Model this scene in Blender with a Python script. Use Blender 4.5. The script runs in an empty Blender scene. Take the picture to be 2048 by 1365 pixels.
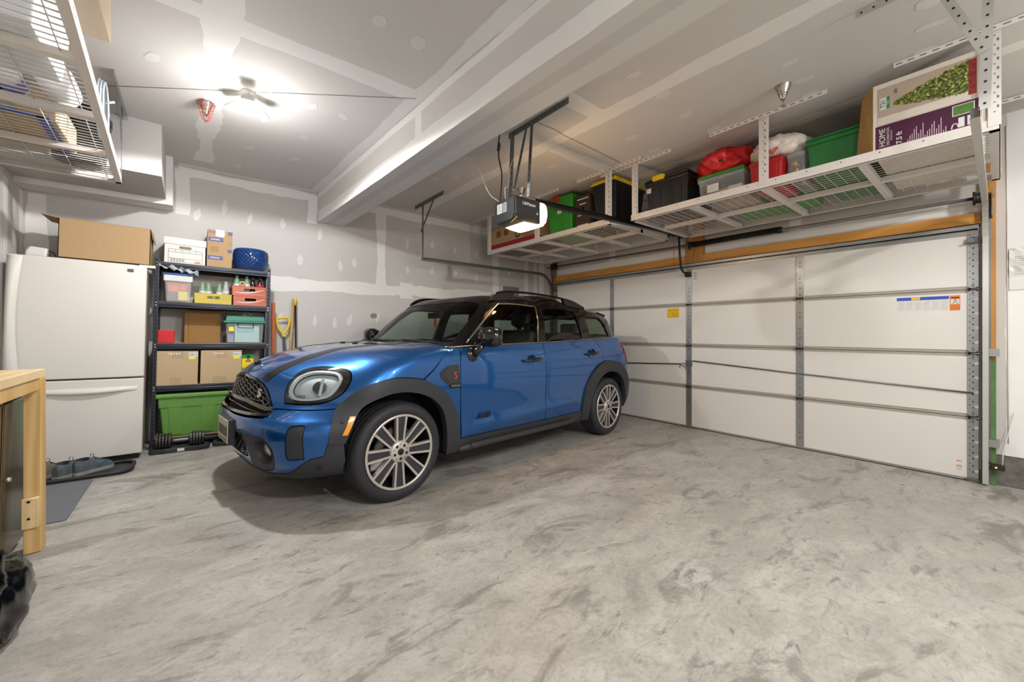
import bpy, bmesh, math, random
import numpy as np
from mathutils import Vector, Matrix, Euler
from mathutils.geometry import delaunay_2d_cdt

# ------------------------------------------------------------------ camera, light, exposure
SC = bpy.context.scene
COL = SC.collection
CAM_H = 1.2447            # eye height above the foot of the garage door
YAW = 0.88899             # viewing direction, angle from +x (along the back wall) towards +y
cam_d = bpy.data.cameras.new('camera')
cam_d.sensor_width = 36.0
cam_d.lens = 36.0 * 792.38 / 2048.0
cam_d.shift_y = -(682.5 - 664.53) / 2048.0
cam_d.clip_start = 0.02
cam = bpy.data.objects.new('camera', cam_d)
cam.location = (0, 0, CAM_H)
cam.rotation_euler = (math.pi / 2, 0, YAW - math.pi / 2)
COL.objects.link(cam)
SC.camera = cam

world = bpy.data.worlds.new('world'); SC.world = world
world.use_nodes = True
world.node_tree.nodes['Background'].inputs[0].default_value = (0.9, 0.95, 1.0, 1)
world.node_tree.nodes['Background'].inputs[1].default_value = 0.05

def spot_light(name, x, y, watts, fill, cone=172):
    """light of an LED lamp: down over the room, screened upwards by its own wings"""
    l = bpy.data.lights.new(name, 'SPOT'); l.energy = watts; l.color = (1.0, 0.998, 0.99); l.shadow_soft_size = 0.045
    l.spot_size = math.radians(cone); l.spot_blend = 0.12
    o = bpy.data.objects.new(name, l); o.location = (x, y, 3.01 - .16); COL.objects.link(o)
    u = bpy.data.lights.new(name + '_fill', 'POINT'); u.energy = watts * fill; u.color = l.color; u.shadow_soft_size = 0.08  # added point light without a fixture, brightens the ceiling
    p = bpy.data.objects.new(name + '_fill', u); p.location = (x, y, 3.01 - .42); COL.objects.link(p)
    return o
LED_POS = (0.332, 3.487)
ADDED_LED2_POS = (0.75, -0.95)
ADDED_LED3_POS = (2.70, -1.60)
spot_light('led_lamp_light', LED_POS[0], LED_POS[1], 172, .085)
spot_light('added_near_light', ADDED_LED2_POS[0], ADDED_LED2_POS[1], 180, .24)  # assumed lamp behind the camera, added to brighten the room
spot_light('added_bay_light', ADDED_LED3_POS[0], ADDED_LED3_POS[1], 130, .42)  # assumed lamp out of view, added to brighten the right side
l = bpy.data.lights.new('opener_light', 'POINT'); l.energy = 12; l.color = (1.0, 0.60, 0.28); l.shadow_soft_size = 0.05
o = bpy.data.objects.new('opener_light', l); o.location = (2.40, 2.60, 2.06); COL.objects.link(o)

SC.view_settings.view_transform = 'Standard'
SC.view_settings.look = 'None'
SC.view_settings.gamma = 1.0
SC.view_settings.use_curve_mapping = False
SC.view_settings.exposure = 0.40
# ------------------------------------------------------------------ helpers
XD = 5.05                 # inner face of the garage door
YB = 5.50                 # back wall
ZC = 3.01                 # ceiling
XL = -1.16                # side wall by the refrigerator
SLOPE = 0.021             # the slab falls towards the garage door
TILT = math.atan(SLOPE)
def floor_z(x): return SLOPE * (XD - x)
R_TILT = Matrix.Rotation(TILT, 4, 'Y')
rnd = random.Random(7)

def lin(h):
    h = h.lstrip('#'); c = [int(h[i:i + 2], 16) / 255 for i in (0, 2, 4)]
    return tuple((v / 12.92 if v <= 0.04045 else ((v + 0.055) / 1.055) ** 2.4) for v in c) + (1.0,)

MATS = {}
def mat(name, hexcol, rough=0.5, metal=0.0, var=0.06, scale=30.0, bump=0.0, coat=0.0, emit=None, spec=0.5):
    """principled material with procedural colour and roughness variation"""
    if name in MATS: return MATS[name]
    m = bpy.data.materials.new(name); m.use_nodes = True
    nt = m.node_tree; b = nt.nodes['Principled BSDF']
    c = lin(hexcol)
    tc = nt.nodes.new('ShaderNodeTexCoord')
    nz = nt.nodes.new('ShaderNodeTexNoise'); nz.inputs['Scale'].default_value = scale; nz.inputs['Detail'].default_value = 4
    nt.links.new(tc.outputs['Object'], nz.inputs['Vector'])
    mx = nt.nodes.new('ShaderNodeMix'); mx.data_type = 'RGBA'
    mx.inputs['A'].default_value = tuple(v * (1 - var) for v in c[:3]) + (1,)
    mx.inputs['B'].default_value = tuple(min(1, v * (1 + var)) for v in c[:3]) + (1,)
    nt.links.new(nz.outputs['Fac'], mx.inputs['Factor'])
    nt.links.new(mx.outputs['Result'], b.inputs['Base Color'])
    b.inputs['Roughness'].default_value = rough; b.inputs['Metallic'].default_value = metal
    b.inputs['Specular IOR Level'].default_value = spec
    if coat: b.inputs['Coat Weight'].default_value = coat; b.inputs['Coat Roughness'].default_value = 0.03
    if bump:
        bp = nt.nodes.new('ShaderNodeBump'); bp.inputs['Strength'].default_value = bump; bp.inputs['Distance'].default_value = 0.01
        nt.links.new(nz.outputs['Fac'], bp.inputs['Height']); nt.links.new(bp.outputs['Normal'], b.inputs['Normal'])
    if emit:
        b.inputs['Emission Color'].default_value = lin(emit[0]); b.inputs['Emission Strength'].default_value = emit[1]
    MATS[name] = m
    return m

def glass_mat(name, tint, gloss=0.08, refl='#ffffff', fac=0.12):
    """thin sheet: tinted transparency under a fresnel gloss layer"""
    if name in MATS: return MATS[name]
    m = bpy.data.materials.new(name); m.use_nodes = True
    nt = m.node_tree; nt.nodes.clear()
    out = nt.nodes.new('ShaderNodeOutputMaterial')
    tr = nt.nodes.new('ShaderNodeBsdfTransparent'); tr.inputs[0].default_value = lin(tint)
    gl = nt.nodes.new('ShaderNodeBsdfGlossy'); gl.inputs['Roughness'].default_value = gloss; gl.inputs[0].default_value = lin(refl)
    lw = nt.nodes.new('ShaderNodeLayerWeight'); lw.inputs[0].default_value = fac
    nz = nt.nodes.new('ShaderNodeTexNoise'); nz.inputs['Scale'].default_value = 6
    ma = nt.nodes.new('ShaderNodeMath'); ma.operation = 'MULTIPLY_ADD'; ma.inputs[1].default_value = 0.02
    nt.links.new(nz.outputs['Fac'], ma.inputs[0]); nt.links.new(lw.outputs['Fresnel'], ma.inputs[2])
    mx = nt.nodes.new('ShaderNodeMixShader')
    nt.links.new(ma.outputs[0], mx.inputs[0]); nt.links.new(tr.outputs[0], mx.inputs[1]); nt.links.new(gl.outputs[0], mx.inputs[2])
    nt.links.new(mx.outputs[0], out.inputs[0])
    MATS[name] = m
    return m

def plastic_clear(name, hexcol, alpha):
    """milky translucent plastic"""
    if name in MATS: return MATS[name]
    m = mat(name, hexcol, 0.3, 0, 0.04, 12)
    m.node_tree.nodes['Principled BSDF'].inputs['Alpha'].default_value = alpha
    return m

def wood_mat(name, c1, c2, axis='Z', scale=9.0, rough=0.5):
    if name in MATS: return MATS[name]
    m = bpy.data.materials.new(name); m.use_nodes = True
    nt = m.node_tree; b = nt.nodes['Principled BSDF']
    tc = nt.nodes.new('ShaderNodeTexCoord'); mp = nt.nodes.new('ShaderNodeMapping')
    sc = {'X': (0.12, 1, 1), 'Y': (1, 0.12, 1), 'Z': (1, 1, 0.12)}[axis]
    mp.inputs['Scale'].default_value = sc
    nt.links.new(tc.outputs['Object'], mp.inputs['Vector'])
    wv = nt.nodes.new('ShaderNodeTexWave'); wv.inputs['Scale'].default_value = scale; wv.inputs['Distortion'].default_value = 6; wv.inputs['Detail'].default_value = 3
    wv.bands_direction = 'X' if axis != 'X' else 'Y'
    nz = nt.nodes.new('ShaderNodeTexNoise'); nz.inputs['Scale'].default_value = 26; nz.inputs['Detail'].default_value = 5
    nt.links.new(mp.outputs[0], wv.inputs['Vector']); nt.links.new(mp.outputs[0], nz.inputs['Vector'])
    ad = nt.nodes.new('ShaderNodeMath'); ad.operation = 'MULTIPLY_ADD'; ad.inputs[1].default_value = 0.55
    nt.links.new(wv.outputs['Fac'], ad.inputs[0]); 
    a2 = nt.nodes.new('ShaderNodeMath'); a2.operation = 'MULTIPLY'; a2.inputs[1].default_value = 0.5
    nt.links.new(nz.outputs['Fac'], a2.inputs[0]); nt.links.new(a2.outputs[0], ad.inputs[2])
    mx = nt.nodes.new('ShaderNodeMix'); mx.data_type = 'RGBA'
    mx.inputs['A'].default_value = lin(c1); mx.inputs['B'].default_value = lin(c2)
    nt.links.new(ad.outputs[0], mx.inputs['Factor']); nt.links.new(mx.outputs['Result'], b.inputs['Base Color'])
    b.inputs['Roughness'].default_value = rough
    MATS[name] = m
    return m

def tag(o, label=None, cat=None, group=None, kind=None):
    if label: o['label'] = label
    if cat: o['category'] = cat
    if group: o['group'] = group
    if kind: o['kind'] = kind
    return o

def empty(name, loc=(0, 0, 0), rz=0.0, floor=False, parent=None):
    o = bpy.data.objects.new(name, None); o.empty_display_size = 0.1; COL.objects.link(o)
    M = Matrix.Rotation(rz, 4, 'Z')
    if floor: M = R_TILT @ M
    o.rotation_euler = M.to_euler(); o.location = loc
    if parent: o.parent = parent
    return o

def thing(name, label, cat, loc=(0, 0, 0), rz=0.0, floor=False, group=None):
    return tag(empty(name, loc, rz, floor), label, cat, group)

class MB:
    def __init__(s): s.v = []; s.f = []; s.sm = []
    def add(s, vs, fs, smooth=False):
        k = len(s.v); s.v += [tuple(p) for p in vs]
        for f in fs: s.f.append(tuple(i + k for i in f)); s.sm.append(smooth)
        return s
    def box(s, x0, x1, y0, y1, z0, z1, M=None):
        vs = [Vector((x, y, z)) for z in (z0, z1) for y in (y0, y1) for x in (x0, x1)]
        if M is not None: vs = [M @ p for p in vs]
        return s.add(vs, [(0, 2, 3, 1), (4, 5, 7, 6), (0, 1, 5, 4), (2, 6, 7, 3), (0, 4, 6, 2), (1, 3, 7, 5)])
    def cbox(s, c, size, M=None):
        a, b, d = [v / 2 for v in size]
        T = Matrix.Translation(c) @ (M if M is not None else Matrix.Identity(4))
        return s.box(-a, a, -b, b, -d, d, T)
    def taper(s, x0, x1, y0, y1, z0, z1, k, M=None):
        """box whose foot is k times its head, about the centre"""
        cx, cy = (x0 + x1) / 2, (y0 + y1) / 2
        vs = []
        for z, q in ((z0, k), (z1, 1.0)):
            for y in (y0, y1):
                for x in (x0, x1): vs.append(Vector((cx + (x - cx) * q, cy + (y - cy) * q, z)))
        if M is not None: vs = [M @ p for p in vs]
        return s.add(vs, [(0, 2, 3, 1), (4, 5, 7, 6), (0, 1, 5, 4), (2, 6, 7, 3), (0, 4, 6, 2), (1, 3, 7, 5)])
    def cyl(s, p0, p1, r0, r1=None, n=16, cap=True):
        r1 = r0 if r1 is None else r1
        p0, p1 = Vector(p0), Vector(p1); d = (p1 - p0).normalized()
        a = d.orthogonal().normalized(); b = d.cross(a)
        vs = []
        for p, r in ((p0, r0), (p1, r1)):
            for i in range(n):
                t = 2 * math.pi * i / n; vs.append(p + a * (r * math.cos(t)) + b * (r * math.sin(t)))
        s.add(vs, [(i, (i + 1) % n, n + (i + 1) % n, n + i) for i in range(n)], True)
        if cap: s.add(vs, [tuple(range(n - 1, -1, -1)), tuple(range(n, 2 * n))])
        return s
    def tube(s, path, r, n=8, closed=False, cap=True):
        P = [Vector(p) for p in path]; m = len(P)
        if isinstance(r, (int, float)): r = [r] * m
        up = None; rings = []
        for i in range(m):
            a = P[i - 1] if (i > 0 or closed) else P[i]; b = P[(i + 1) % m] if (i < m - 1 or closed) else P[i]
            d = (b - a).normalized()
            if up is None: up = d.orthogonal().normalized()
            up = (up - d * up.dot(d));
            if up.length < 1e-6: up = d.orthogonal()
            up.normalize(); w = d.cross(up)
            rings.append([P[i] + (up * math.cos(2 * math.pi * k / n) + w * math.sin(2 * math.pi * k / n)) * r[i] for k in range(n)])
        vs = [p for q in rings for p in q]; fs = []
        for i in range(m if closed else m - 1):
            j = (i + 1) % m
            for k in range(n): fs.append((i * n + k, i * n + (k + 1) % n, j * n + (k + 1) % n, j * n + k))
        s.add(vs, fs, True)
        if cap and not closed: s.add(vs, [tuple(range(n - 1, -1, -1)), tuple(range((m - 1) * n, m * n))])
        return s
    def lathe(s, prof, n=32, M=None, smooth=True):
        """profile of (radius, height) turned about z"""
        vs = []
        for r, z in prof:
            for i in range(n):
                t = 2 * math.pi * i / n; p = Vector((r * math.cos(t), r * math.sin(t), z)); vs.append(M @ p if M is not None else p)
        fs = []
        for j in range(len(prof) - 1):
            for i in range(n): fs.append((j * n + i, j * n + (i + 1) % n, (j + 1) * n + (i + 1) % n, (j + 1) * n + i))
        return s.add(vs, fs, smooth)
    def prism(s, pts, d, M=None, smooth=False):
        """polygon in local xy (counter-clockwise) extruded by d along z"""
        n = len(pts)
        vs = [Vector((x, y, 0)) for x, y in pts] + [Vector((x, y, d)) for x, y in pts]
        if M is not None: vs = [M @ p for p in vs]
        s.add(vs, [tuple(range(n - 1, -1, -1)), tuple(range(n, 2 * n))])
        return s.add(vs, [(i, (i + 1) % n, n + (i + 1) % n, n + i) for i in range(n)], smooth)
    def build(s, name, m, parent=None, bevel=0.0, seg=2, loc=None, rot=None):
        me = bpy.data.meshes.new(name); me.from_pydata(s.v, [], s.f)
        me.polygons.foreach_set('use_smooth', s.sm); me.update()
        bm = bmesh.new(); bm.from_mesh(me); bmesh.ops.remove_doubles(bm, verts=bm.verts, dist=1e-6)
        bmesh.ops.recalc_face_normals(bm, faces=bm.faces); bm.to_mesh(me); bm.free()
        me.materials.append(m)
        o = bpy.data.objects.new(name, me); COL.objects.link(o)
        if bevel:
            b = o.modifiers.new('bevel', 'BEVEL'); b.width = bevel; b.segments = seg; b.limit_method = 'ANGLE'; b.angle_limit = 0.7
        if parent: o.parent = parent
        if loc: o.location = loc
        if rot: o.rotation_euler = rot
        return o

def axes(right, up):
    """matrix that takes local x to right, y to up, z to their cross product"""
    r = Vector(right).normalized(); u = Vector(up).normalized(); w = r.cross(u)
    return Matrix(((r.x, u.x, w.x, 0), (r.y, u.y, w.y, 0), (r.z, u.z, w.z, 0), (0, 0, 0, 1)))

def text(s, size, m, parent, at, right, up, name='lettering', ext=0.0006, align='CENTER', sx=1.0, bold=0.0):
    cu = bpy.data.curves.new(name, 'FONT'); cu.body = s; cu.size = size; cu.extrude = ext; cu.align_x = align; cu.align_y = 'CENTER'
    cu.resolution_u = 3; cu.offset = bold
    t = bpy.data.objects.new(name, cu)
    me = bpy.data.meshes.new_from_object(t)
    bpy.data.objects.remove(t)
    M = Matrix.Translation(at) @ axes(right, up) @ Matrix.Diagonal((sx, 1, 1, 1))
    me.transform(M); me.materials.clear(); me.materials.append(m)
    o = bpy.data.objects.new(name, me); COL.objects.link(o)
    if parent: o.parent = parent
    return o

def copy_tree(o, parent=None):
    c = o.copy(); COL.objects.link(c)
    if parent: c.parent = parent
    for ch in o.children: copy_tree(ch, c)
    return c
# ------------------------------------------------------------------ surfaces
def node_chain(m): return m.node_tree, m.node_tree.nodes['Principled BSDF']

def drywall_mat(name, hexcol):
    m = bpy.data.materials.new(name); m.use_nodes = True
    nt, b = node_chain(m)
    tc = nt.nodes.new('ShaderNodeTexCoord')
    n1 = nt.nodes.new('ShaderNodeTexNoise'); n1.inputs['Scale'].default_value = 1.3; n1.inputs['Detail'].default_value = 3
    n2 = nt.nodes.new('ShaderNodeTexNoise'); n2.inputs['Scale'].default_value = 90; n2.inputs['Detail'].default_value = 3
    for n in (n1, n2): nt.links.new(tc.outputs['Object'], n.inputs['Vector'])
    c = lin(hexcol)
    mx = nt.nodes.new('ShaderNodeMix'); mx.data_type = 'RGBA'
    mx.inputs['A'].default_value = tuple(v * .93 for v in c[:3]) + (1,); mx.inputs['B'].default_value = tuple(v * 1.07 for v in c[:3]) + (1,)
    nt.links.new(n1.outputs['Fac'], mx.inputs['Factor']); nt.links.new(mx.outputs['Result'], b.inputs['Base Color'])
    bp = nt.nodes.new('ShaderNodeBump'); bp.inputs['Strength'].default_value = .05; bp.inputs['Distance'].default_value = .003
    nt.links.new(n2.outputs['Fac'], bp.inputs['Height']); nt.links.new(bp.outputs['Normal'], b.inputs['Normal'])
    b.inputs['Roughness'].default_value = .75
    return m
M_DRY = drywall_mat('drywall_paper', '#c4c2bf'); M_DRYC = drywall_mat('drywall_paper_ceiling', '#cdcac6')
M_DRY2 = drywall_mat('drywall_paper_warm', '#c6c0ba')
M_MUD = drywall_mat('joint_compound', '#e3e1de')
M_MUD2 = drywall_mat('joint_compound_thin', '#d9d6d2')
M_WOOD = wood_mat('pine_board', '#a66a22', '#d59a48', 'Y', 9)
M_WOODZ = wood_mat('pine_post', '#8f5a20', '#c28a42', 'Z', 9)

def concrete_mat():
    m = bpy.data.materials.new('polished_concrete'); m.use_nodes = True
    nt, b = node_chain(m); L = nt.links
    tc = nt.nodes.new('ShaderNodeTexCoord')
    def noise(scale, detail, dist=0.0, vec=None, rough=.55):
        n = nt.nodes.new('ShaderNodeTexNoise'); n.inputs['Scale'].default_value = scale; n.inputs['Detail'].default_value = detail
        n.inputs['Distortion'].default_value = dist; n.inputs['Roughness'].default_value = rough
        L.new(vec or tc.outputs['Object'], n.inputs['Vector']); return n
    def ramp(src, stops):
        r = nt.nodes.new('ShaderNodeValToRGB'); e = r.color_ramp.elements
        e[0].position, e[0].color = stops[0][0], (stops[0][1],) * 3 + (1,)
        e[1].position, e[1].color = stops[1][0], (stops[1][1],) * 3 + (1,)
        for p, v in stops[2:]:
            q = e.new(p); q.color = (v, v, v, 1)
        L.new(src, r.inputs[0]); return r
    def mixc(fac, a, bb, mode='MIX'):
        x = nt.nodes.new('ShaderNodeMix'); x.data_type = 'RGBA'; x.blend_type = mode
        if isinstance(fac, float): x.inputs['Factor'].default_value = fac
        else: L.new(fac, x.inputs['Factor'])
        for k, s in (('A', a), ('B', bb)):
            if isinstance(s, tuple): x.inputs[k].default_value = s
            else: L.new(s, x.inputs[k])
        return x.outputs['Result']
    # trowel swirls: two differently turned, distorted noises
    def mapping(sc, rot):
        mp = nt.nodes.new('ShaderNodeMapping'); mp.inputs['Scale'].default_value = sc; mp.inputs['Rotation'].default_value = (0, 0, rot)
        L.new(tc.outputs['Object'], mp.inputs['Vector']); return mp.outputs[0]
    v1, v2 = mapping((1.0, 1.7, 1), .75), mapping((1.0, 2.4, 1), .35)
    big = noise(.45, 4, .4); mid = noise(2.3, 10, .7, v1, .66); fine = noise(11, 10, .8, v1, .72); grit = noise(60, 5, 0, None, .7)
    base = mixc(ramp(mid.outputs['Fac'], [(.30, 0.0), (.66, 1.0)]).outputs[0], lin('#9c9891'), lin('#c2beb7'))
    base = mixc(ramp(big.outputs['Fac'], [(.40, 0.0), (.66, .45)]).outputs[0], base, lin('#938d85'))
    base = mixc(ramp(fine.outputs['Fac'], [(.34, .55), (.52, 0.0)]).outputs[0], base, lin('#8c867d'))
    # dark burnished smears, torn at the edge, thin in one direction
    sm = noise(1.9, 13, .9, v2, .70)
    base = mixc(ramp(sm.outputs['Fac'], [(.54, 0.0), (.62, .60)]).outputs[0], base, lin('#6d675f'))
    sm2 = noise(5.5, 13, .6, v2, .72)
    base = mixc(ramp(sm2.outputs['Fac'], [(.58, 0.0), (.65, .62)]).outputs[0], base, lin('#66605a'))
    # pale salt blooms
    pl_ = noise(3.1, 12, .5, v1, .75)
    base = mixc(ramp(pl_.outputs['Fac'], [(.60, 0.0), (.72, .5)]).outputs[0], base, lin('#d3cec6'))
    # hairline scratches
    sc2 = noise(22, 12, 2.0, v2, .78)
    base = mixc(ramp(sc2.outputs['Fac'], [(.58, 0.0), (.68, .55)]).outputs[0], base, lin('#6a645d'))
    base = mixc(ramp(grit.outputs['Fac'], [(.30, .35), (.5, 0.0)]).outputs[0], base, lin('#6c665f'))
    L.new(base, b.inputs['Base Color'])
    rr = ramp(mid.outputs['Fac'], [(.3, .34), (.7, .55)])
    L.new(rr.outputs[0], b.inputs['Roughness'])
    bp = nt.nodes.new('ShaderNodeBump'); bp.inputs['Strength'].default_value = .12; bp.inputs['Distance'].default_value = .004
    L.new(fine.outputs['Fac'], bp.inputs['Height']); L.new(bp.outputs['Normal'], b.inputs['Normal'])
    return m

# ------------------------------------------------------------------ room shell
XW0, YW0 = -1.75, -2.6     # walls behind the camera
def struct(mb, name, m, label, parent=None, bevel=0):
    o = mb.build(name, m, parent, bevel)
    if not parent: tag(o, label, None, None, 'structure')
    return o

q = MB()
x0, x1, y0, y1 = XW0 - .1, 5.6, YW0 - .1, YB + .1
q.add([(x0, y0, floor_z(x0) - .1), (x1, y0, floor_z(x1) - .1), (x1, y1, floor_z(x1) - .1), (x0, y1, floor_z(x0) - .1),
       (x0, y0, floor_z(x0)), (x1, y0, floor_z(x1)), (x1, y1, floor_z(x1)), (x0, y1, floor_z(x0))],
      [(3, 2, 1, 0), (4, 5, 6, 7), (0, 1, 5, 4), (1, 2, 6, 5), (2, 3, 7, 6), (3, 0, 4, 7)])
floor = struct(q, 'floor', concrete_mat(), 'smooth grey trowelled concrete slab with dark swirls')
ceiling = struct(MB().box(x0, x1, y0, y1, ZC, ZC + .1), 'ceiling', M_DRYC, 'unpainted drywall ceiling with taped joints')
wall_back = struct(MB().box(x0, 5.3, YB, YB + .1, -.1, ZC), 'wall_back', M_DRY, 'unpainted drywall wall behind the car with mud patches')
q = MB()
q.box(5.09, 5.22, YW0, YB, 2.14, ZC)
q.box(5.09, 5.22, 5.03, YB, -.1, 2.14)
q.box(5.09, 5.22, YW0, .03, .25, 2.14)
wall_door = struct(q, 'wall_door', M_DRY2, 'drywall around the garage door opening')
wall_left = struct(MB().box(XW0 - .1, XW0, YW0, YB, -.1, ZC), 'wall_left', M_DRY, 'drywall wall behind the workbench')
wall_stub = struct(MB().box(XW0, XL, 5.0, YB, -.1, ZC), 'wall_stub', M_DRY, 'short drywall return beside the white refrigerator')
wall_front = struct(MB().box(x0, 5.3, YW0 - .1, YW0, -.1, ZC), 'wall_front', M_DRY, 'drywall wall at the near end of the garage')
# outdoors side of the door opening is closed by the door itself; concrete stem wall below the drywall
M_STEM = mat('stem_wall_concrete', '#6d6862', .9, 0, .55, 24, .5)
struct(MB().box(5.10, 5.3, YW0, .025, -.1, .27), 'trim_1', M_STEM, 'rough dark concrete footing below the drywall right of the garage door')

# boxed beam (very slightly out of square with the walls, as in the photograph)
q = MB()
def bx(y, near): return (1.261 + (5.5 - y) * .0428) if near else (1.574 + (5.5 - y) * .0375)
vs = []
for y in (YB, YW0):
    for z in (2.645, ZC): vs += [(bx(y, True), y, z), (bx(y, False), y, z)]
q.add(vs, [(0, 1, 5, 4), (0, 4, 6, 2), (1, 3, 7, 5), (0, 2, 3, 1), (4, 5, 7, 6)])
beam = struct(q, 'trim_2', M_DRYC, 'boxed drywall beam running across the ceiling')
soff2 = struct(MB().box(XL, -.137, 5.25, YB, 2.52, ZC), 'trim_3', M_MUD, 'shallow drywall soffit on the wall above the refrigerator')
soff1 = struct(MB().box(XW0, -.19, 4.5, 5.25, 2.57, ZC), 'trim_4', M_DRY, 'deep drywall soffit under the ceiling above the refrigerator')

# timber around the opening
struct(MB().box(5.045, 5.09, .10, 4.985, 2.142, 2.232), 'trim_5', M_WOOD, 'bare pine board along the head of the garage door', None, .003)
struct(MB().box(5.045, 5.09, 4.99, 5.075, 0, 2.62), 'trim_6', M_WOODZ, 'bare pine jamb at the left end of the garage door', None, .003)
struct(MB().box(5.045, 5.09, .020, .098, 1.02, 2.62), 'trim_7', M_WOODZ, 'bare pine jamb right of the garage door', None, .003)
q = MB(); q.box(5.035, 5.09, 2.485, 2.60, 2.14, 2.62); q.box(5.04, 5.09, 2.37, 2.48, 2.14, 2.62)
struct(q, 'trim_8', M_WOODZ, 'pair of pine blocks above the middle of the garage door', None, .003)
M_GREEN = mat('green_paint', '#57794a', .7, 0, .5, 8, .2)
struct(MB().box(5.043, 5.09, .02, .098, 0, 1.02), 'trim_9', M_GREEN, 'green painted lower jamb right of the garage door', None, .003)

# ------------------------------------------------------------------ joint compound on the drywall
MUD_N = [0]
class Mud:
    def __init__(s): s.q = MB(); MUD_N[0] += 1; s.th = .0003 + .0001 * (MUD_N[0] % 14)
    def strip(s, to3, a, b, w, jag=.25, step=.07):
        th = s.th
        a, b = Vector(a), Vector(b); d = (b - a); n = max(3, int(d.length / step)); d.normalize(); pn = Vector((-d.y, d.x))
        Lp, Rp = [], []
        ph = rnd.random() * 9
        for i in range(n + 1):
            p = a + d * ((b - a).length * i / n)
            j1 = w / 2 * (1 + jag * (math.sin(i * .5 + ph) * .35 + rnd.uniform(-.22, .22))); j2 = w / 2 * (1 + jag * (math.sin(i * .4 + 2 * ph) * .35 + rnd.uniform(-.22, .22)))
            Lp.append(p + pn * j1); Rp.append(p - pn * j2)
        vs = [to3(p.x, p.y, th) for p in Lp] + [to3(p.x, p.y, th) for p in Rp] + [to3(p.x, p.y, 0) for p in Lp] + [to3(p.x, p.y, 0) for p in Rp]
        m = n + 1; fs = []
        for i in range(n):
            fs.append((i, i + 1, m + i + 1, m + i)); fs.append((2 * m + i, 2 * m + i + 1, i + 1, i)); fs.append((m + i, m + i + 1, 3 * m + i + 1, 3 * m + i))
        s.q.add(vs, fs); return s
    def spot(s, to3, c, rx, ry, rot=0, drip=False):
        th = s.th
        n = 16; vs = [to3(c[0], c[1], th)]; co, si = math.cos(rot), math.sin(rot)
        for i in range(n):
            t = 2 * math.pi * i / n; k = rnd.uniform(.82, 1.12)
            x, y = rx * k * math.cos(t), ry * k * math.sin(t)
            if drip and y > 0: x *= max(.15, 1 - y / ry * .85)
            vs.append(to3(c[0] + x * co - y * si, c[1] + x * si + y * co, th))
        low = len(vs)
        s.q.add(vs, [(0, 1 + i, 1 + (i + 1) % n) for i in range(n)])
        return s
    def done(s, name, m, parent): return s.q.build(name, m, parent)
to_ceil = lambda a, b, t: (a, b, ZC - t)
to_back = lambda a, b, t: (a, YB - t, b)
to_door = lambda a, b, t: (5.09 - t, a, b)
def bands(name, parent, to3, items, m):
    for (a, b, w, j) in items: Mud().strip(to3, a, b, w, j).done(name, m, parent)
bands('tape_joint', ceiling, to_ceil, [((.14, 1.2), (.14, 3.5), .16, .5), ((.13, 3.5), (.11, 5.2), .13, .8), ((.2, 2.77), (1.30, 2.765), .16, .2), ((-1.7, 2.77), (.1, 2.77), .12, .3),
     ((2.63, -2.5), (2.62, 5.45), .15, .3), ((1.75, 2.06), (2.63, 2.06), .15, .2), ((2.7, 2.70), (5.0, 2.70), .15, .3), ((3.95, -2.5), (3.98, 2.6), .12, .3), ((3.95, 2.6), (3.95, 5.4), .12, .3),
     ((1.7, 5.44), (5.0, 5.44), .10, .4), ((-.1, 5.44), (1.24, 5.44), .09, .5)], M_MUD)
Mud().strip(to_ceil, (1.22, 5.45), (1.45, -.5), .10, .5).strip(to_ceil, (1.45, -.5), (1.54, -2.5), .10, .5).done('tape_joint', M_MUD, ceiling)
cs = Mud()
for (a, b) in [(.83, 2.22), (1.08, 2.24), (.73, 3.39), (.97, 3.39), (.8, 3.98), (.44, 4.52), (.83, 4.53), (.39, 5.1), (-.19, 3.43), (2.36, 1.58), (2.73, 1.58), (3.11, 2.1), (3.12, 1.61), (3.52, 1.57), (3.05, .87), (3.33, .87), (3.56, .89), (3.3, .25), (3.58, .29), (3.49, 2.11), (3.07, .24), (2.2, 3.4), (2.9, 3.4), (2.2, 4.1), (2.9, 4.2), (2.35, 3.9), (-.35, 2.2), (-.45, 3.9), (3.0, 3.0)]:
    cs.spot(to_ceil, (a, b), rnd.uniform(.028, .045), rnd.uniform(.05, .075), rnd.uniform(-.6, .6))
cs.done('screw_spots', M_MUD2, ceiling)['kind'] = 'stuff'
bands('tape_joint', wall_back, to_back, [((.70, 1.83), (4.3, 1.865), .15, .5), ((-.2, 1.80), (.7, 1.83), .12, .4), ((2.09, 1.85), (2.09, 3.0), .13, .45), ((4.10, 0), (4.10, 3.0), .14, .15), ((4.80, 0), (4.80, 3.0), .09, .15),
     ((5.03, 0), (5.03, 3.0), .09, .15), ((1.75, 2.96), (5.0, 2.96), .12, .4), ((-.1, 2.955), (1.24, 2.955), .10, .7), ((1.20, 2.62), (1.20, 2.98), .11, .4), ((-.07, 2.5), (-.07, 2.98), .12, .5), ((-1.08, 1.9), (-1.08, 2.5), .13, .4)], M_MUD)
Mud().strip(to_back, (2.37, 1.84), (2.56, 1.84), .24, .35).done('mud_patch', M_MUD, wall_back)
tag(MB().box(4.26, 4.62, YB - .006, YB, 1.78, 2.05).build('dark_patch', mat('grey_cover_plate', '#77716b', .7), wall_back), 'grey square cover patch')
cs = Mud()
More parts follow.
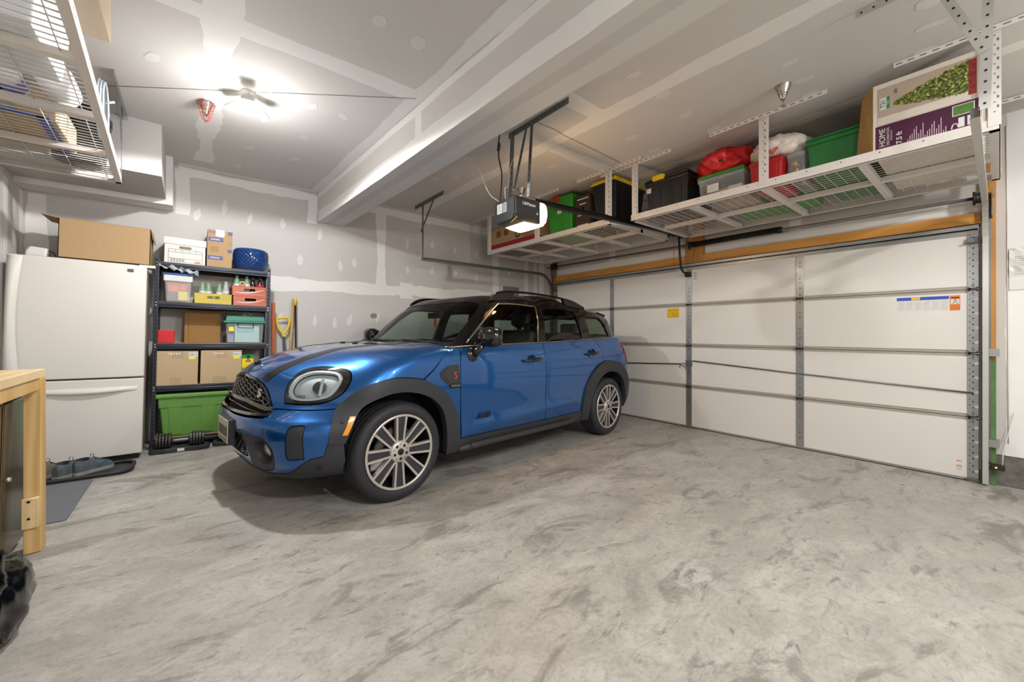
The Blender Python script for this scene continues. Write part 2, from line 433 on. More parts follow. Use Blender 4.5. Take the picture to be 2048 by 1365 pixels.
for (a, b) in [(.06, 2.53), (.54, 2.57), (.87, 2.57), (1.29, 2.50), (2.48, 2.55), (2.89, 2.59), (3.29, 2.56), (3.7, 2.56), (2.48, 2.16), (2.89, 2.2), (3.3, 2.2), (3.7, 2.15), (.98, 1.33), (1.23, 1.4), (1.47, 1.37), (1.66, 1.41), (1.72, 2.19), (1.06, 2.15), (1.54, 2.13), (2.04, 1.45), (.3, 2.66), (4.4, 2.3), (.84, 1.4), (1.9, 1.1), (1.2, 1.0), (.5, 2.1)]:
    cs.spot(to_back, (a, b), rnd.uniform(.025, .04), rnd.uniform(.06, .10), rnd.uniform(-.35, .1), drip=True)
cs.done('screw_spots', M_MUD2, wall_back)['kind'] = 'stuff'
Mud().spot(to_back, (1.98, 1.47), .05, .04).done('smudge', mat('grey_smudge', '#857f78', .8, 0, .2, 20), wall_back)
# beam faces: wide corner bead along the lower arris, tape at the ceiling
def to_beam(a, b, t): return (bx(a, True) - t, a, b)
def to_beamb(a, b, t): return (bx(a, True) + b, a, 2.645 - t)
bands('tape_joint', beam, to_beam, [((-2.5, 2.71), (5.48, 2.71), .125, .2), ((-2.5, 2.975), (5.48, 2.975), .06, .4), ((2.85, 2.66), (2.85, 3.0), .10, .2)], M_MUD)
bands('tape_joint', beam, to_beamb, [((-2.5, .235), (5.48, .235), .13, .12), ((-2.5, .045), (5.48, .045), .085, .1)], M_MUD2)
bands('tape_joint', wall_door, to_door, [((5.40, 0), (5.40, 3.0), .14, .1), ((-.13, .25), (-.13, 3.0), .20, .15), ((-.6, .72), (-.1, .72), .12, .2), ((3.8, 2.3), (3.8, 3.0), .11, .1), ((1.4, 2.3), (1.4, 3.0), .11, .1), ((.1, 2.30), (5, 2.30), .09, .2)], M_MUD)
bands('tape_joint', wall_stub, lambda a, b, t: (XL + t, a, b), [((5.44, 0), (5.44, 2.5), .1, .3), ((5.06, 0), (5.06, 2.5), .09, .3)], M_MUD)
Mud().spot(lambda a, b, t: (XL + t, a, b), (5.24, 2.3), .05, .09).spot(lambda a, b, t: (XL + t, a, b), (5.24, 2.05), .05, .08).done('mud_patch', M_MUD, wall_stub)
# faint cable stapled along the ceiling
def wire(name, pts, r, m, parent): return MB().tube(pts, r, 6).build(name, m, parent)
M_BLKRUB = mat('black_rubber', '#151515', .6)
M_WHITEWIRE = mat('white_wire', '#d8d4cc', .5)
wire('wire', [(-.5, 4.05, ZC - .003), (-.14, 3.8, ZC - .003), (.69, 3.22, ZC - .003), (1.32, 2.78, ZC - .003)], .002, mat('grey_thread', '#8d8780', .7), ceiling)
wire('wire', [(2.21, 2.45, ZC - .004), (2.45, 2.44, ZC - .004), (2.6, 2.46, ZC - .004), (3.0, 2.47, ZC - .004), (3.47, 2.49, ZC - .004)], .0035, mat('grey_thread', '#8d8780', .7), ceiling)
# ------------------------------------------------------------------ sectional garage door
M_DOORW = mat('white_door_skin', '#dcd8d2', .45, 0, .02, 3)
M_SEAM = mat('door_seam_rail', '#a39c92', .5)
M_GALV = mat('galvanised_steel', '#a9aaa9', .36, .85, .14, 14, .03)
M_GALVD = mat('galvanised_steel_dull', '#7e7e7d', .42, .8, .14, 14)
M_DARKM = mat('dark_steel', '#2a2826', .45, .6)
M_HOLE = mat('black_hole', '#1a1a1a', .9)
M_WPAPER = mat('white_paper', '#d6d4cf', .7)
S4 = .5334; DY0, DY1 = .112, 5.0; YM = 2.5565
door = tag(empty('door_1', (XD, YM, 0)), 'white sectional garage door with galvanised stiles', None, None, 'structure')
def dl(x, y, z): return (x - XD, y - YM, z)
for i in range(4):
    z0, z1 = i * S4 + (.022 if i == 0 else .026), (i + 1) * S4 - .026
    MB().box(.004, .040, DY0 - YM, DY1 - YM, z0, z1).build('panel', M_DOORW, door, .004)
for i in range(1, 4):
    q = MB(); q.box(.012, .038, DY0 - YM, DY1 - YM, i * S4 - .026, i * S4 - .003); q.box(.012, .038, DY0 - YM, DY1 - YM, i * S4 + .003, i * S4 + .026)
    q.box(.026, .038, DY0 - YM, DY1 - YM, i * S4 - .003, i * S4 + .003)
    q.build('seam_rail', M_SEAM, door)
MB().box(-.002, .042, DY0 - YM, DY1 - YM, .006, .022).build('bottom_rail', mat('bottom_rail_alu', '#a8a198', .4, .5), door)
MB().box(-.006, .046, DY0 - YM, DY1 - YM, -.004, .007).build('bottom_seal', M_BLKRUB, door)
stiles = [(3.77 - YM, .072), (YM - YM, .072), (1.345 - YM, .070), (.142 - YM, .062), (4.97 - YM, .062)]
for k, (yc, w) in enumerate(stiles):
    for i in range(4):
        z0, z1 = i * S4 + .012, (i + 1) * S4 - .012
        st = MB().box(-.004, .006, yc - w / 2, yc + w / 2, z0, z1).build('stile', M_GALV, door, .0015)
        h = MB(); hb = MB()
        rows = [.10, .16, .20, .33, .37, .45] if k < 3 else [.07, .12, .18, .23, .28, .33, .37, .42, .46]
        for zz in rows:
            h.cyl((-.0035, yc, z0 + zz), (-.006, yc, z0 + zz), .0055, n=8)
            if k >= 3: h.cyl((-.0035, yc + .018, z0 + zz + .02), (-.006, yc + .018, z0 + zz + .02), .004, n=8)
        h.build('hole', M_HOLE, st)['kind'] = 'stuff'
        if k >= 3:
            for zz in (.08, .2, .32, .44): hb.cyl((-.0035, yc - .02, z0 + zz), (-.0055, yc - .02, z0 + zz), .012, n=12)
            hb.build('knockout', M_DOORW, st)['kind'] = 'stuff'
    for i in range(1, 4):
        z = i * S4; w2 = w * .36
        hg = empty('hinge', (0, 0, 0), parent=door)
        q = MB()
        for s in (-1, 1):
            q.add([(-.005, yc - w2, z + s * .012), (-.005, yc + w2, z + s * .012), (-.005, yc, z + s * .085), (-.009, yc - w2, z + s * .012), (-.009, yc + w2, z + s * .012), (-.009, yc, z + s * .085)],
                  [(0, 1, 2), (3, 4, 5), (0, 1, 4, 3), (1, 2, 5, 4), (2, 0, 3, 5)])
        q.build('hinge_leaf', M_GALV, hg)
        q = MB()
        for s in (-1, 1):
            q.add([(-.0092, yc - w2 * .5, z + s * .02), (-.0092, yc + w2 * .5, z + s * .02), (-.0092, yc, z + s * .06)], [(0, 1, 2)])
        q.build('hinge_cutout', M_GALVD, hg)
        q = MB(); q.cyl((-.014, yc - w2 * 1.15, z), (-.014, yc + w2 * 1.15, z), .008, n=10); q.box(-.016, -.004, yc - w2 * 1.1, yc - w2 * .9, z - .02, z + .02); q.box(-.016, -.004, yc + w2 * .9, yc + w2 * 1.1, z - .02, z + .02)
        q.build('hinge_pin', M_DARKM, hg)
        if k == 3:
            MB().cyl((-.02, yc + .01, z), (-.02, yc - .06, z), .006, n=8).build('roller_stem', M_GALV, hg)
# top roller brackets
for yc in (.142 - YM, 4.97 - YM):
    q = MB(); q.box(-.03, .0, yc - .03, yc + .03, 1.98, 2.03); q.cyl((-.03, yc - .05, 1.985), (-.03, yc + .05, 1.985), .007, n=8); q.build('top_bracket', M_GALVD, door, .003)
    q = MB(); q.box(-.012, .0, yc - .03, yc + .03, .0, .035); q.cyl((-.014, yc - .06, .018), (-.014, yc + .05, .018), .006, n=8); q.build('bottom_bracket', M_GALVD, door, .003)
# strut across the head of the door
q = MB(); q.box(-.035, -.004, DY0 - YM, DY1 - YM, 2.088, 2.097); q.box(-.009, -.004, DY0 - YM, DY1 - YM, 2.055, 2.132); q.box(-.035, -.030, DY0 - YM, DY1 - YM, 2.088, 2.112)
q.build('strut', M_GALV, door)
# slide lock and bars
q = MB(); q.tube([(-.012, 4.9 - YM, .74), (-.012, 3.5 - YM, .787), (-.014, 2.66 - YM, .823)], .007, 8); q.build('lock_bar', M_DARKM, door)
q = MB(); q.tube([(-.014, 2.50 - YM, .872), (-.012, 1.35 - YM, .80), (-.012, .14 - YM, .738)], .007, 8); q.build('lock_bar', M_GALVD, door)
q = MB(); q.box(-.014, -.004, -.045, .04, .80, .875); q.box(-.014, -.004, -.02, .02, .70, .80); q.tube([(-.02, 0, .83), (-.03, .09, .835), (-.03, .12, .77)], .006, 6); q.tube([(-.02, .01, .74), (-.025, .06, .80), (-.025, .10, .815)], .006, 6)
q.build('slide_lock', M_GALVD, door, .002)
# labels on the panels
MB().box(.0026, .004, 2.694 - YM, 2.865 - YM, 1.437, 1.562).build('yellow_label', mat('yellow_label', '#e2b400', .5), door)
q = MB(); q.box(.0020, .0026, 2.71 - YM, 2.85 - YM, 1.535, 1.540)
for k in range(4): q.box(.0020, .0026, 2.72 - YM, 2.80 - YM, 1.50 - k * .015, 1.503 - k * .015)
q.build('label_print', mat('olive_print', '#7a6410', .6), door)
MB().box(.0026, .004, .276 - YM, .600 - YM, 1.43, 1.556).build('safety_label', M_WPAPER, door)
MB().box(.0020, .0026, .276 - YM, .600 - YM, 1.528, 1.556).build('label_band', mat('blue_print', '#2a4fae', .5), door)
MB().box(.0014, .0020, .45 - YM, .505 - YM, 1.530, 1.554).build('label_band', mat('gold_print', '#d9bb55', .5), door)
q = MB()
for c in range(6):
    for r in range(7): q.box(.0022, .0026, .285 + c * .053 - YM, .285 + c * .053 + .038 - YM, 1.445 + r * .011, 1.448 + r * .011)
q.build('label_print', mat('grey_print', '#b3afa9', .6), door)
MB().box(.0026, .004, .212 - YM, .272 - YM, 1.430, 1.556).build('warning_label', mat('orange_print', '#d8701c', .5), door)
MB().box(.0020, .0026, .216 - YM, .268 - YM, 1.482, 1.526).build('label_panel', M_WPAPER, door)
q = MB(); q.tube([(.0016, .255 - YM, 1.487), (.0016, .244 - YM, 1.503), (.0016, .250 - YM, 1.512), (.0016, .238 - YM, 1.517), (.0016, .230 - YM, 1.508)], .0018, 5); q.tube([(.0016, .244 - YM, 1.503), (.0016, .232 - YM, 1.496), (.0016, .226 - YM, 1.486)], .0018, 5); q.cyl((.0012, .241 - YM, 1.522), (.002, .241 - YM, 1.522), .004, n=10)
q.build('pictogram', mat('black_print', '#161616', .6), door)
MB().box(.0020, .0026, .218 - YM, .266 - YM, 1.532, 1.541).build('label_print', mat('black_print', '#161616', .6), door)
for z in (.15, .11):
    MB().box(.0026, .004, .205 - YM, .235 - YM, z, z + .008).build('small_label', mat('orange_print', '#d8701c', .5), door)
q = MB()
for k in range(4): q.box(.0026, .004, .205 - YM, .235 - YM, .103 - k * .008, .106 - k * .008)
q.build('label_print', mat('grey_print', '#b3afa9', .6), door)
q = MB()
for k, z in enumerate((2.0, 1.965, 1.93)): q.box(.0026, .004, 2.46 - YM, 2.50 - YM, z, z + .007)
q.build('label_print', mat('black_print', '#161616', .6), door)

# ------------------------------------------------------------------ tracks, torsion shaft
def track(name, label, y, side, zt, xend, m):
    t = thing(name, label, 'track', (0, 0, 0))
    r = .30; path = []
    pts = [(4.985, 0.02), (4.985, zt - r)]
    for i in range(1, 9):
        a = math.pi / 2 * i / 8; pts.append((4.985 - r + r * math.cos(a), zt - r + r * math.sin(a)))
    pts.append((xend, zt))
    # C-shaped channel swept along the path
    prof = [(-.012, -.022), (.014, -.022), (.014, .022), (-.012, .022)]
    q = MB(); n = len(pts); th = .003
    rings = []
    for i, (x, z) in enumerate(pts):
        a = Vector(pts[max(0, i - 1)]); b = Vector(pts[min(n - 1, i + 1)]); d = (b - a).normalized(); nn = Vector((-d.y, d.x))
        ring = []
        for (u, v) in [(-.018, .022), (.014, .022), (.014, -.022), (-.018, -.022), (-.018, -.019), (.011, -.019), (.011, .019), (-.018, .019)]:
            ring.append((x + nn.x * v, y + side * u, z + nn.y * v))
        rings.append(ring)
    vs = [p for r_ in rings for p in r_]; fs = []
    for i in range(n - 1):
        for k in range(8): fs.append((i * 8 + k, i * 8 + (k + 1) % 8, (i + 1) * 8 + (k + 1) % 8, (i + 1) * 8 + k))
    q.add(vs, fs); q.build('channel', m, t)
    q = MB(); q.box(5.0, 5.045, y + side * .012, y + side * .016, .02, 2.3); q.box(5.041, 5.045, y + side * .012, y + side * .026, .02, 2.3); q.build('flag_angle', M_GALVD, t)
    for z in (.32, 1.05): MB().box(4.985, 5.044, min(y + side * .016, y + side * .07), max(y + side * .016, y + side * .07), z, z + .06).build('jamb_bracket', M_GALV, t)
    return t
tl = track('garage_door_track', 'galvanised curved door track left, running over the car', 5.03, 1, 2.255, 2.48, M_GALVD)
tr = track('garage_door_track', 'galvanised curved door track at the right end of the door', .072, -1, 2.26, 2.82, mat('galvanised_bright', '#c9c8c3', .35, .6))
def perf_strap(q, hq, a, b, w, t, nrm, holes=True, hr=.0055, step=.05):
    """flat perforated steel strap from a to b, faces along nrm"""
    a, b, nrm = Vector(a), Vector(b), Vector(nrm).normalized(); d = (b - a); L = d.length; d.normalize(); s_ = d.cross(nrm).normalized()
    M = Matrix.Translation(a) @ Matrix(((d.x, s_.x, nrm.x, 0), (d.y, s_.y, nrm.y, 0), (d.z, s_.z, nrm.z, 0), (0, 0, 0, 1)))
    q.box(0, L, -w / 2, w / 2, -t / 2, t / 2, M)
    if holes and hq is not None:
        k = step / 2
        while k < L - .01:
            p = M @ Vector((k, 0, 0)); hq.cyl(p + nrm * (t / 2 + .0004), p - nrm * (t / 2 + .0004), hr, n=8); k += step
def hanger(parent, name, straps, m, hm=M_HOLE):
    for (a, b, w, nrm) in straps:
        q, h = MB(), MB(); perf_strap(q, h, a, b, w, .003, nrm)
        o = q.build(name, m, parent); h.build('hole', hm, o)['kind'] = 'stuff'
hanger(tl, 'hanger_strap', [((2.44, 5.16, ZC - .03), (2.44, 4.36, ZC - .03), .05, (1, 0, 0)), ((2.48, 5.0, 2.25), (2.48, 5.0, 3.0), .045, (1, 0, 0)), ((2.46, 5.02, 2.62), (2.45, 4.62, 2.98), .035, (1, 0, 0))], M_GALVD)
hanger(tr, 'hanger_strap', [((2.83, .045, 2.27), (2.83, .03, 3.0), .037, (1, 0, 0)), ((2.822, .045, 2.53), (2.822, .215, 2.99), .036, (1, 0, 0)), ((2.83, .50, ZC - .03), (2.83, -.3, ZC - .03), .04, (1, 0, 0))], mat('galvanised_bright', '#c9c8c3', .35, .6))

ts = thing('torsion_shaft', 'torsion spring and steel shaft above the garage door', 'spring', (4.95, YM, 2.36))
q = MB(); q.cyl((0, .03 - YM, -.03), (0, 5.12 - YM, .03), .0127, n=12); q.build('shaft', M_GALVD, ts)
q = MB(); n = 46; y0s, y1s = 1.524 - YM, 2.475 - YM
q.cyl((0, y0s, -.011), (0, y1s, .0), .024, n=14)
path = [(.029 * math.cos(2 * math.pi * i / 10), y0s + (y1s - y0s) * i / (n * 10), -.006 + .029 * math.sin(2 * math.pi * i / 10)) for i in range(n * 10 + 1)]
q.tube(path, .0065, 5); q.build('spring', mat('black_spring', '#171412', .5, .3), ts)
q = MB(); q.cyl((0, y0s - .04, -.011), (0, y0s, -.011), .036, n=16); q.cyl((0, y1s, 0), (0, y1s + .03, 0), .036, n=16); q.build('winding_cone', M_DARKM, ts)
for yy, zz in ((4.93, .03), (.10, -.03)):
    q = MB(); q.lathe([(.02, -.04), (.055, -.04), (.055, -.028), (.042, -.024), (.042, .024), (.055, .028), (.055, .036), (.02, .036)], 20, Matrix.Translation((0, yy - YM, zz)) @ Matrix.Rotation(math.pi / 2, 4, 'X')); q.build('cable_drum', M_DARKM, ts)
    MB().box(-.03, .095, yy - YM + (.055 if yy > 1 else -.062), yy - YM + (.06 if yy > 1 else -.057), zz - .16, zz + .05).build('bearing_plate', M_GALVD, ts)
q = MB(); q.box(.0, .085, 2.52 - YM, 2.545 - YM, -.05, .05); q.build('center_bracket', M_GALVD, ts)

# safety beam sensor and wiring by the right jamb
se = thing('door_sensor', 'black safety beam sensor with amber light at the foot of the right track', 'sensor', (4.98, .02, .17))
MB().box(-.03, .03, -.045, .03, -.02, .02).build('housing', M_BLKRUB, se, .006)
q = MB(); q.box(-.01, .03, .03, .075, .02, .027); q.box(-.01, .03, .03, .075, -.027, -.02); q.build('bracket', M_DARKM, se)
MB().cyl((-.031, .0, 0), (-.034, .0, 0), .006, n=10).build('indicator', mat('amber_led', '#ff9a2a', .4, emit=('#ff9a2a', 3)), se)
wire('cable', [(0, -.03, 0), (.02, -.035, .1), (.06, -.05, .2), (.09, -.09, .42), (.1, -.09, .43)], .003, M_WHITEWIRE, se)
wr = MB().tube([(5.085, -.042, .35), (5.084, -.04, 1.2), (5.085, -.036, 2.2), (5.084, -.03, 2.9)], .0035, 6).build('sensor_wire', M_WHITEWIRE)
tag(wr, 'thin white wire running up the drywall right of the garage door', 'wire')
pp = thing('instruction_sheet', 'crumpled plastic sleeve with instruction paper hanging on the wall right of the door', 'paper', (5.086, -.13, 1.75))
q = MB(); nx, nz = 8, 10
for i in range(nx):
    for j in range(nz):
        pass
vs = []
for j in range(nz + 1):
    for i in range(nx + 1):
        vs.append((-.006 - .012 * abs(math.sin(i * 1.7 + j * .9)) * (j < 7), .085 - i * .03, .16 - j * .033))
q.add(vs, [(j * (nx + 1) + i, j * (nx + 1) + i + 1, (j + 1) * (nx + 1) + i + 1, (j + 1) * (nx + 1) + i) for j in range(nz) for i in range(nx)])
o = q.build('sheet', M_WPAPER, pp); so = o.modifiers.new('t', 'SOLIDIFY'); so.thickness = .001
q = MB()
for k in range(9): q.box(-.021, -.0195, -.15, .06, .09 - k * .017, .093 - k * .017)
q.build('print', mat('grey_print', '#b3afa9', .6), pp)
text('SUPPLEMENT', .016, mat('black_print', '#161616', .6), pp, (-.0215, -.04, .125), (0, -1, 0), (0, 0, 1))
# ------------------------------------------------------------------ car body surface (car axes: x rearwards from the front axle, y to the right, z up)
def spl(t, tab):
    xs=np.array([a for a,b in tab],float); ys=np.array([b for a,b in tab],float)
    d=np.diff(ys)/np.diff(xs)
    m=np.zeros(len(xs)); m[0]=d[0]; m[-1]=d[-1]
    for i in range(1,len(xs)-1):
        m[i]=0 if d[i-1]*d[i]<=0 else 2*d[i-1]*d[i]/(d[i-1]+d[i])
    t=np.clip(np.asarray(t,float),xs[0],xs[-1])
    i=np.clip(np.searchsorted(xs,t)-1,0,len(xs)-2)
    h=xs[i+1]-xs[i]; s=(t-xs[i])/h
    return ((1+2*s)*(1-s)**2*ys[i]+s*(1-s)**2*h*m[i]+s*s*(3-2*s)*ys[i+1]+s*s*(s-1)*h*m[i+1])
def sst(a,b,x):
    t=np.clip((x-a)/(b-a),0,1); return t*t*(3-2*t)
def polar_table(pts,qx,qz,sgn):
    out=[(np.degrees(np.arctan2(z-qz,sgn*(x-qx))),np.hypot(x-qx,z-qz)) for x,z in pts]
    return sorted(out)
NOSE=[(.45,.05),(-.10,.14),(-.55,.18),(-.70,.225),(-.77,.32),(-.805,.44),(-.82,.53),(-.821,.585),(-.808,.612),(-.782,.645),(-.774,.72),(-.757,.79),(-.717,.86),(-.64,.922),(-.5,.978),(-.3,1.022),(0.,1.055),(.25,1.07),(.45,1.078)]
TAIL=[(2.6,.15),(3.2,.2),(3.4,.3),(3.48,.42),(3.5,.55),(3.485,.7),(3.44,.9),(3.37,1.1),(3.3,1.25),(2.6,1.6)]
GHP=[(.40,1.0),(.47,1.05),(.70,1.275),(.92,1.46),(1.02,1.518),(1.3,1.560),(1.7,1.578),(2.2,1.567),(2.7,1.53),(3.1,1.475),(3.22,1.44),(3.31,1.28),(3.38,1.12),(3.42,1.0)]
TN=polar_table(NOSE,.45,.55,-1); TT=polar_table(TAIL,2.6,.6,1)
TG=sorted((np.degrees(np.arctan2(z-.9,-(x-1.9))),np.hypot(x-1.9,z-.9)) for x,z in GHP)
WT=[(.1,.80),(.2,.86),(.3,.895),(.4,.905),(.6,.908),(.75,.912),(.9,.905),(1.0,.888),(1.06,.872),(1.15,.852),(1.3,.82),(1.6,.75)]
def Wl(x,z):
    w=spl(z,WT)
    w=w+.012*np.exp(-((z-(.37+.05*x))/.05)**2)*sst(.45,.75,x)*(1-sst(1.9,2.2,x))
    return w
def LB(p):
    x,y,z=p[...,0],p[...,1],p[...,2]
    u=np.abs(y)/Wl(x,z)
    phi=np.degrees(np.arctan2(z-.55,-(x-.45)))
    vf=np.hypot(x-.45,z-.55)/spl(phi,TN)
    zt=1.078+np.maximum(x-.45,0)*.9
    vm=np.maximum(z-.55,0)/(zt-.55)
    ph2=np.degrees(np.arctan2(z-.6,(x-2.6)))
    vr=np.hypot(x-2.6,z-.6)/spl(ph2,TT)
    v=np.where(x<.45,vf,np.where(x>2.6,vr,vm))
    fr=sst(-.55,.45,x); rr=sst(2.6,3.3,x)
    zz=sst(.50,.72,z); q0=5.5-2.3*zz; p0=3.2-1.2*zz
    q=np.where(x<1.5,q0+(30-q0)*fr**2,30-23*rr); pp=np.where(x<1.5,p0+(6-p0)*fr,6-2.0*rr)
    return np.clip(u,0,3)**pp+np.clip(v,0,3)**q-1
def Wg(z): return spl(z,[(.9,.90),(1.05,.876),(1.1,.866),(1.25,.835),(1.44,.785),(1.53,.755),(1.7,.70)])
def GH(p):
    x,y,z=p[...,0],p[...,1],p[...,2]
    rear=1-.10*sst(1.8,3.4,x)
    u=np.abs(y)/(Wg(z)*rear)
    phi=np.degrees(np.arctan2(z-.9,-(x-1.9)))
    v=np.hypot(x-1.9,z-.9)/spl(phi,TG)
    return np.clip(u,0,3)**6+np.clip(v,0,3)**9-1
def march(F,o,d,t0,t1,n=200):
    """first outside->inside crossing along rays o+d*t (o,d: N,3)"""
    o=np.asarray(o,float);d=np.asarray(d,float)
    ts=np.linspace(t0,t1,n); N=len(o); lo=np.full(N,np.nan);hi=np.full(N,np.nan)
    prev=F(o+d*ts[0])
    for k in range(1,n):
        cur=F(o+d*ts[k]); m=(prev>0)&(cur<=0)&np.isnan(lo)
        lo[m]=ts[k-1];hi[m]=ts[k];prev=cur
    ok=~np.isnan(lo)
    for _ in range(40):
        mid=(lo+hi)/2; f=F(o+d*np.nan_to_num(mid)[:,None]); g=f>0
        lo=np.where(g,mid,lo);hi=np.where(g,hi,mid)
    return o+d*hi[:,None],ok
def grad(F, p, h=1e-4):
    g = np.zeros_like(p)
    for i in range(3):
        d = np.zeros(3); d[i] = h; g[:, i] = F(p + d) - F(p - d)
    return g / np.maximum(np.linalg.norm(g, axis=1)[:, None], 1e-12)

class Azi:
    """azimuthal map of directions about an axis, seen from a point inside the body"""
    def __init__(s, c, A, e1, e2): s.c = np.array(c, float); s.A, s.e1, s.e2 = [np.array(v, float) for v in (A, e1, e2)]; s.rad = .8
    def to2(s, p):
        d = np.asarray(p, float) - s.c; d /= np.linalg.norm(d, axis=1)[:, None]
        r = np.arccos(np.clip(d @ s.A, -1, 1)); k = np.arctan2(d @ s.e2, d @ s.e1); return np.stack([r * np.cos(k), r * np.sin(k)], 1)
    def ray(s, uv):
        r = np.linalg.norm(uv, axis=1); k = np.arctan2(uv[:, 1], uv[:, 0])
        d = np.cos(r)[:, None] * s.A + np.sin(r)[:, None] * (np.cos(k)[:, None] * s.e1 + np.sin(k)[:, None] * s.e2)
        return np.tile(s.c, (len(uv), 1)), d
class Side:
    rad = 1.0
    def to2(s, p): p = np.asarray(p, float); return np.stack([p[:, 0], p[:, -1]], 1)
    def ray(s, uv):
        z = np.zeros(len(uv)); return np.stack([uv[:, 0], z, uv[:, 1]], 1), np.tile(np.array([0, -1., 0]), (len(uv), 1))
D_FRONT = Azi((.45, 0, .55), (-1, 0, 0), (0, -1, 0), (0, 0, 1))
D_REAR = Azi((2.5, 0, .75), (1, 0, 0), (0, -1, 0), (0, 0, 1))
D_GH = Azi((1.9, 0, .95), (0, 0, 1), (-1, 0, 0), (0, -1, 0)); D_GH.rad = .7
D_SIDE = Side()

def lift(F, dom, uv):
    o, d = dom.ray(uv); lo = np.full(len(uv), .02); hi = np.full(len(uv), 2.6)
    for _ in range(44):
        mid = (lo + hi) / 2; g = F(o + d * mid[:, None]) > 0
        hi = np.where(g, mid, hi); lo = np.where(g, lo, mid)
    return o + d * hi[:, None]

def catmull(P, closed=True, n=6):
    P = np.asarray(P, float); m = len(P); out = []
    rng = range(m) if closed else range(m - 1)
    for i in rng:
        p1, p2 = P[i], P[(i + 1) % m]
        p0 = P[i - 1] if (closed or i > 0) else 2 * p1 - p2
        p3 = P[(i + 2) % m] if (closed or i < m - 2) else 2 * p2 - p1
        for k in range(n):
            t = k / n
            out.append(.5 * ((2 * p1) + (-p0 + p2) * t + (2 * p0 - 5 * p1 + 4 * p2 - p3) * t * t + (-p0 + 3 * p1 - 3 * p2 + p3) * t ** 3))
    if not closed: out.append(P[-1])
    return np.array(out)
def densify(P, step):
    out = []
    for i in range(len(P)):
        a, b = P[i], P[(i + 1) % len(P)]; k = max(1, int(np.linalg.norm(b - a) / step))
        for j in range(k): out.append(a + (b - a) * j / k)
    return np.array(out)
def inset(P, g):
    A = np.roll(P, 1, 0); B = np.roll(P, -1, 0); t = B - A; t /= np.maximum(np.linalg.norm(t, axis=1)[:, None], 1e-9)
    nrm = np.stack([-t[:, 1], t[:, 0]], 1); area = .5 * np.sum(P[:, 0] * np.roll(P[:, 1], -1) - np.roll(P[:, 0], -1) * P[:, 1])
    return P + nrm * g * (1 if area > 0 else -1)
def inside(P, q):
    x, y = q[:, 0], q[:, 1]; r = np.zeros(len(q), bool); j = len(P) - 1
    for i in range(len(P)):
        c = ((P[i, 1] > y) != (P[j, 1] > y)) & (x < (P[j, 0] - P[i, 0]) * (y - P[i, 1]) / (P[j, 1] - P[i, 1] + 1e-15) + P[i, 0]); r ^= c; j = i
    return r
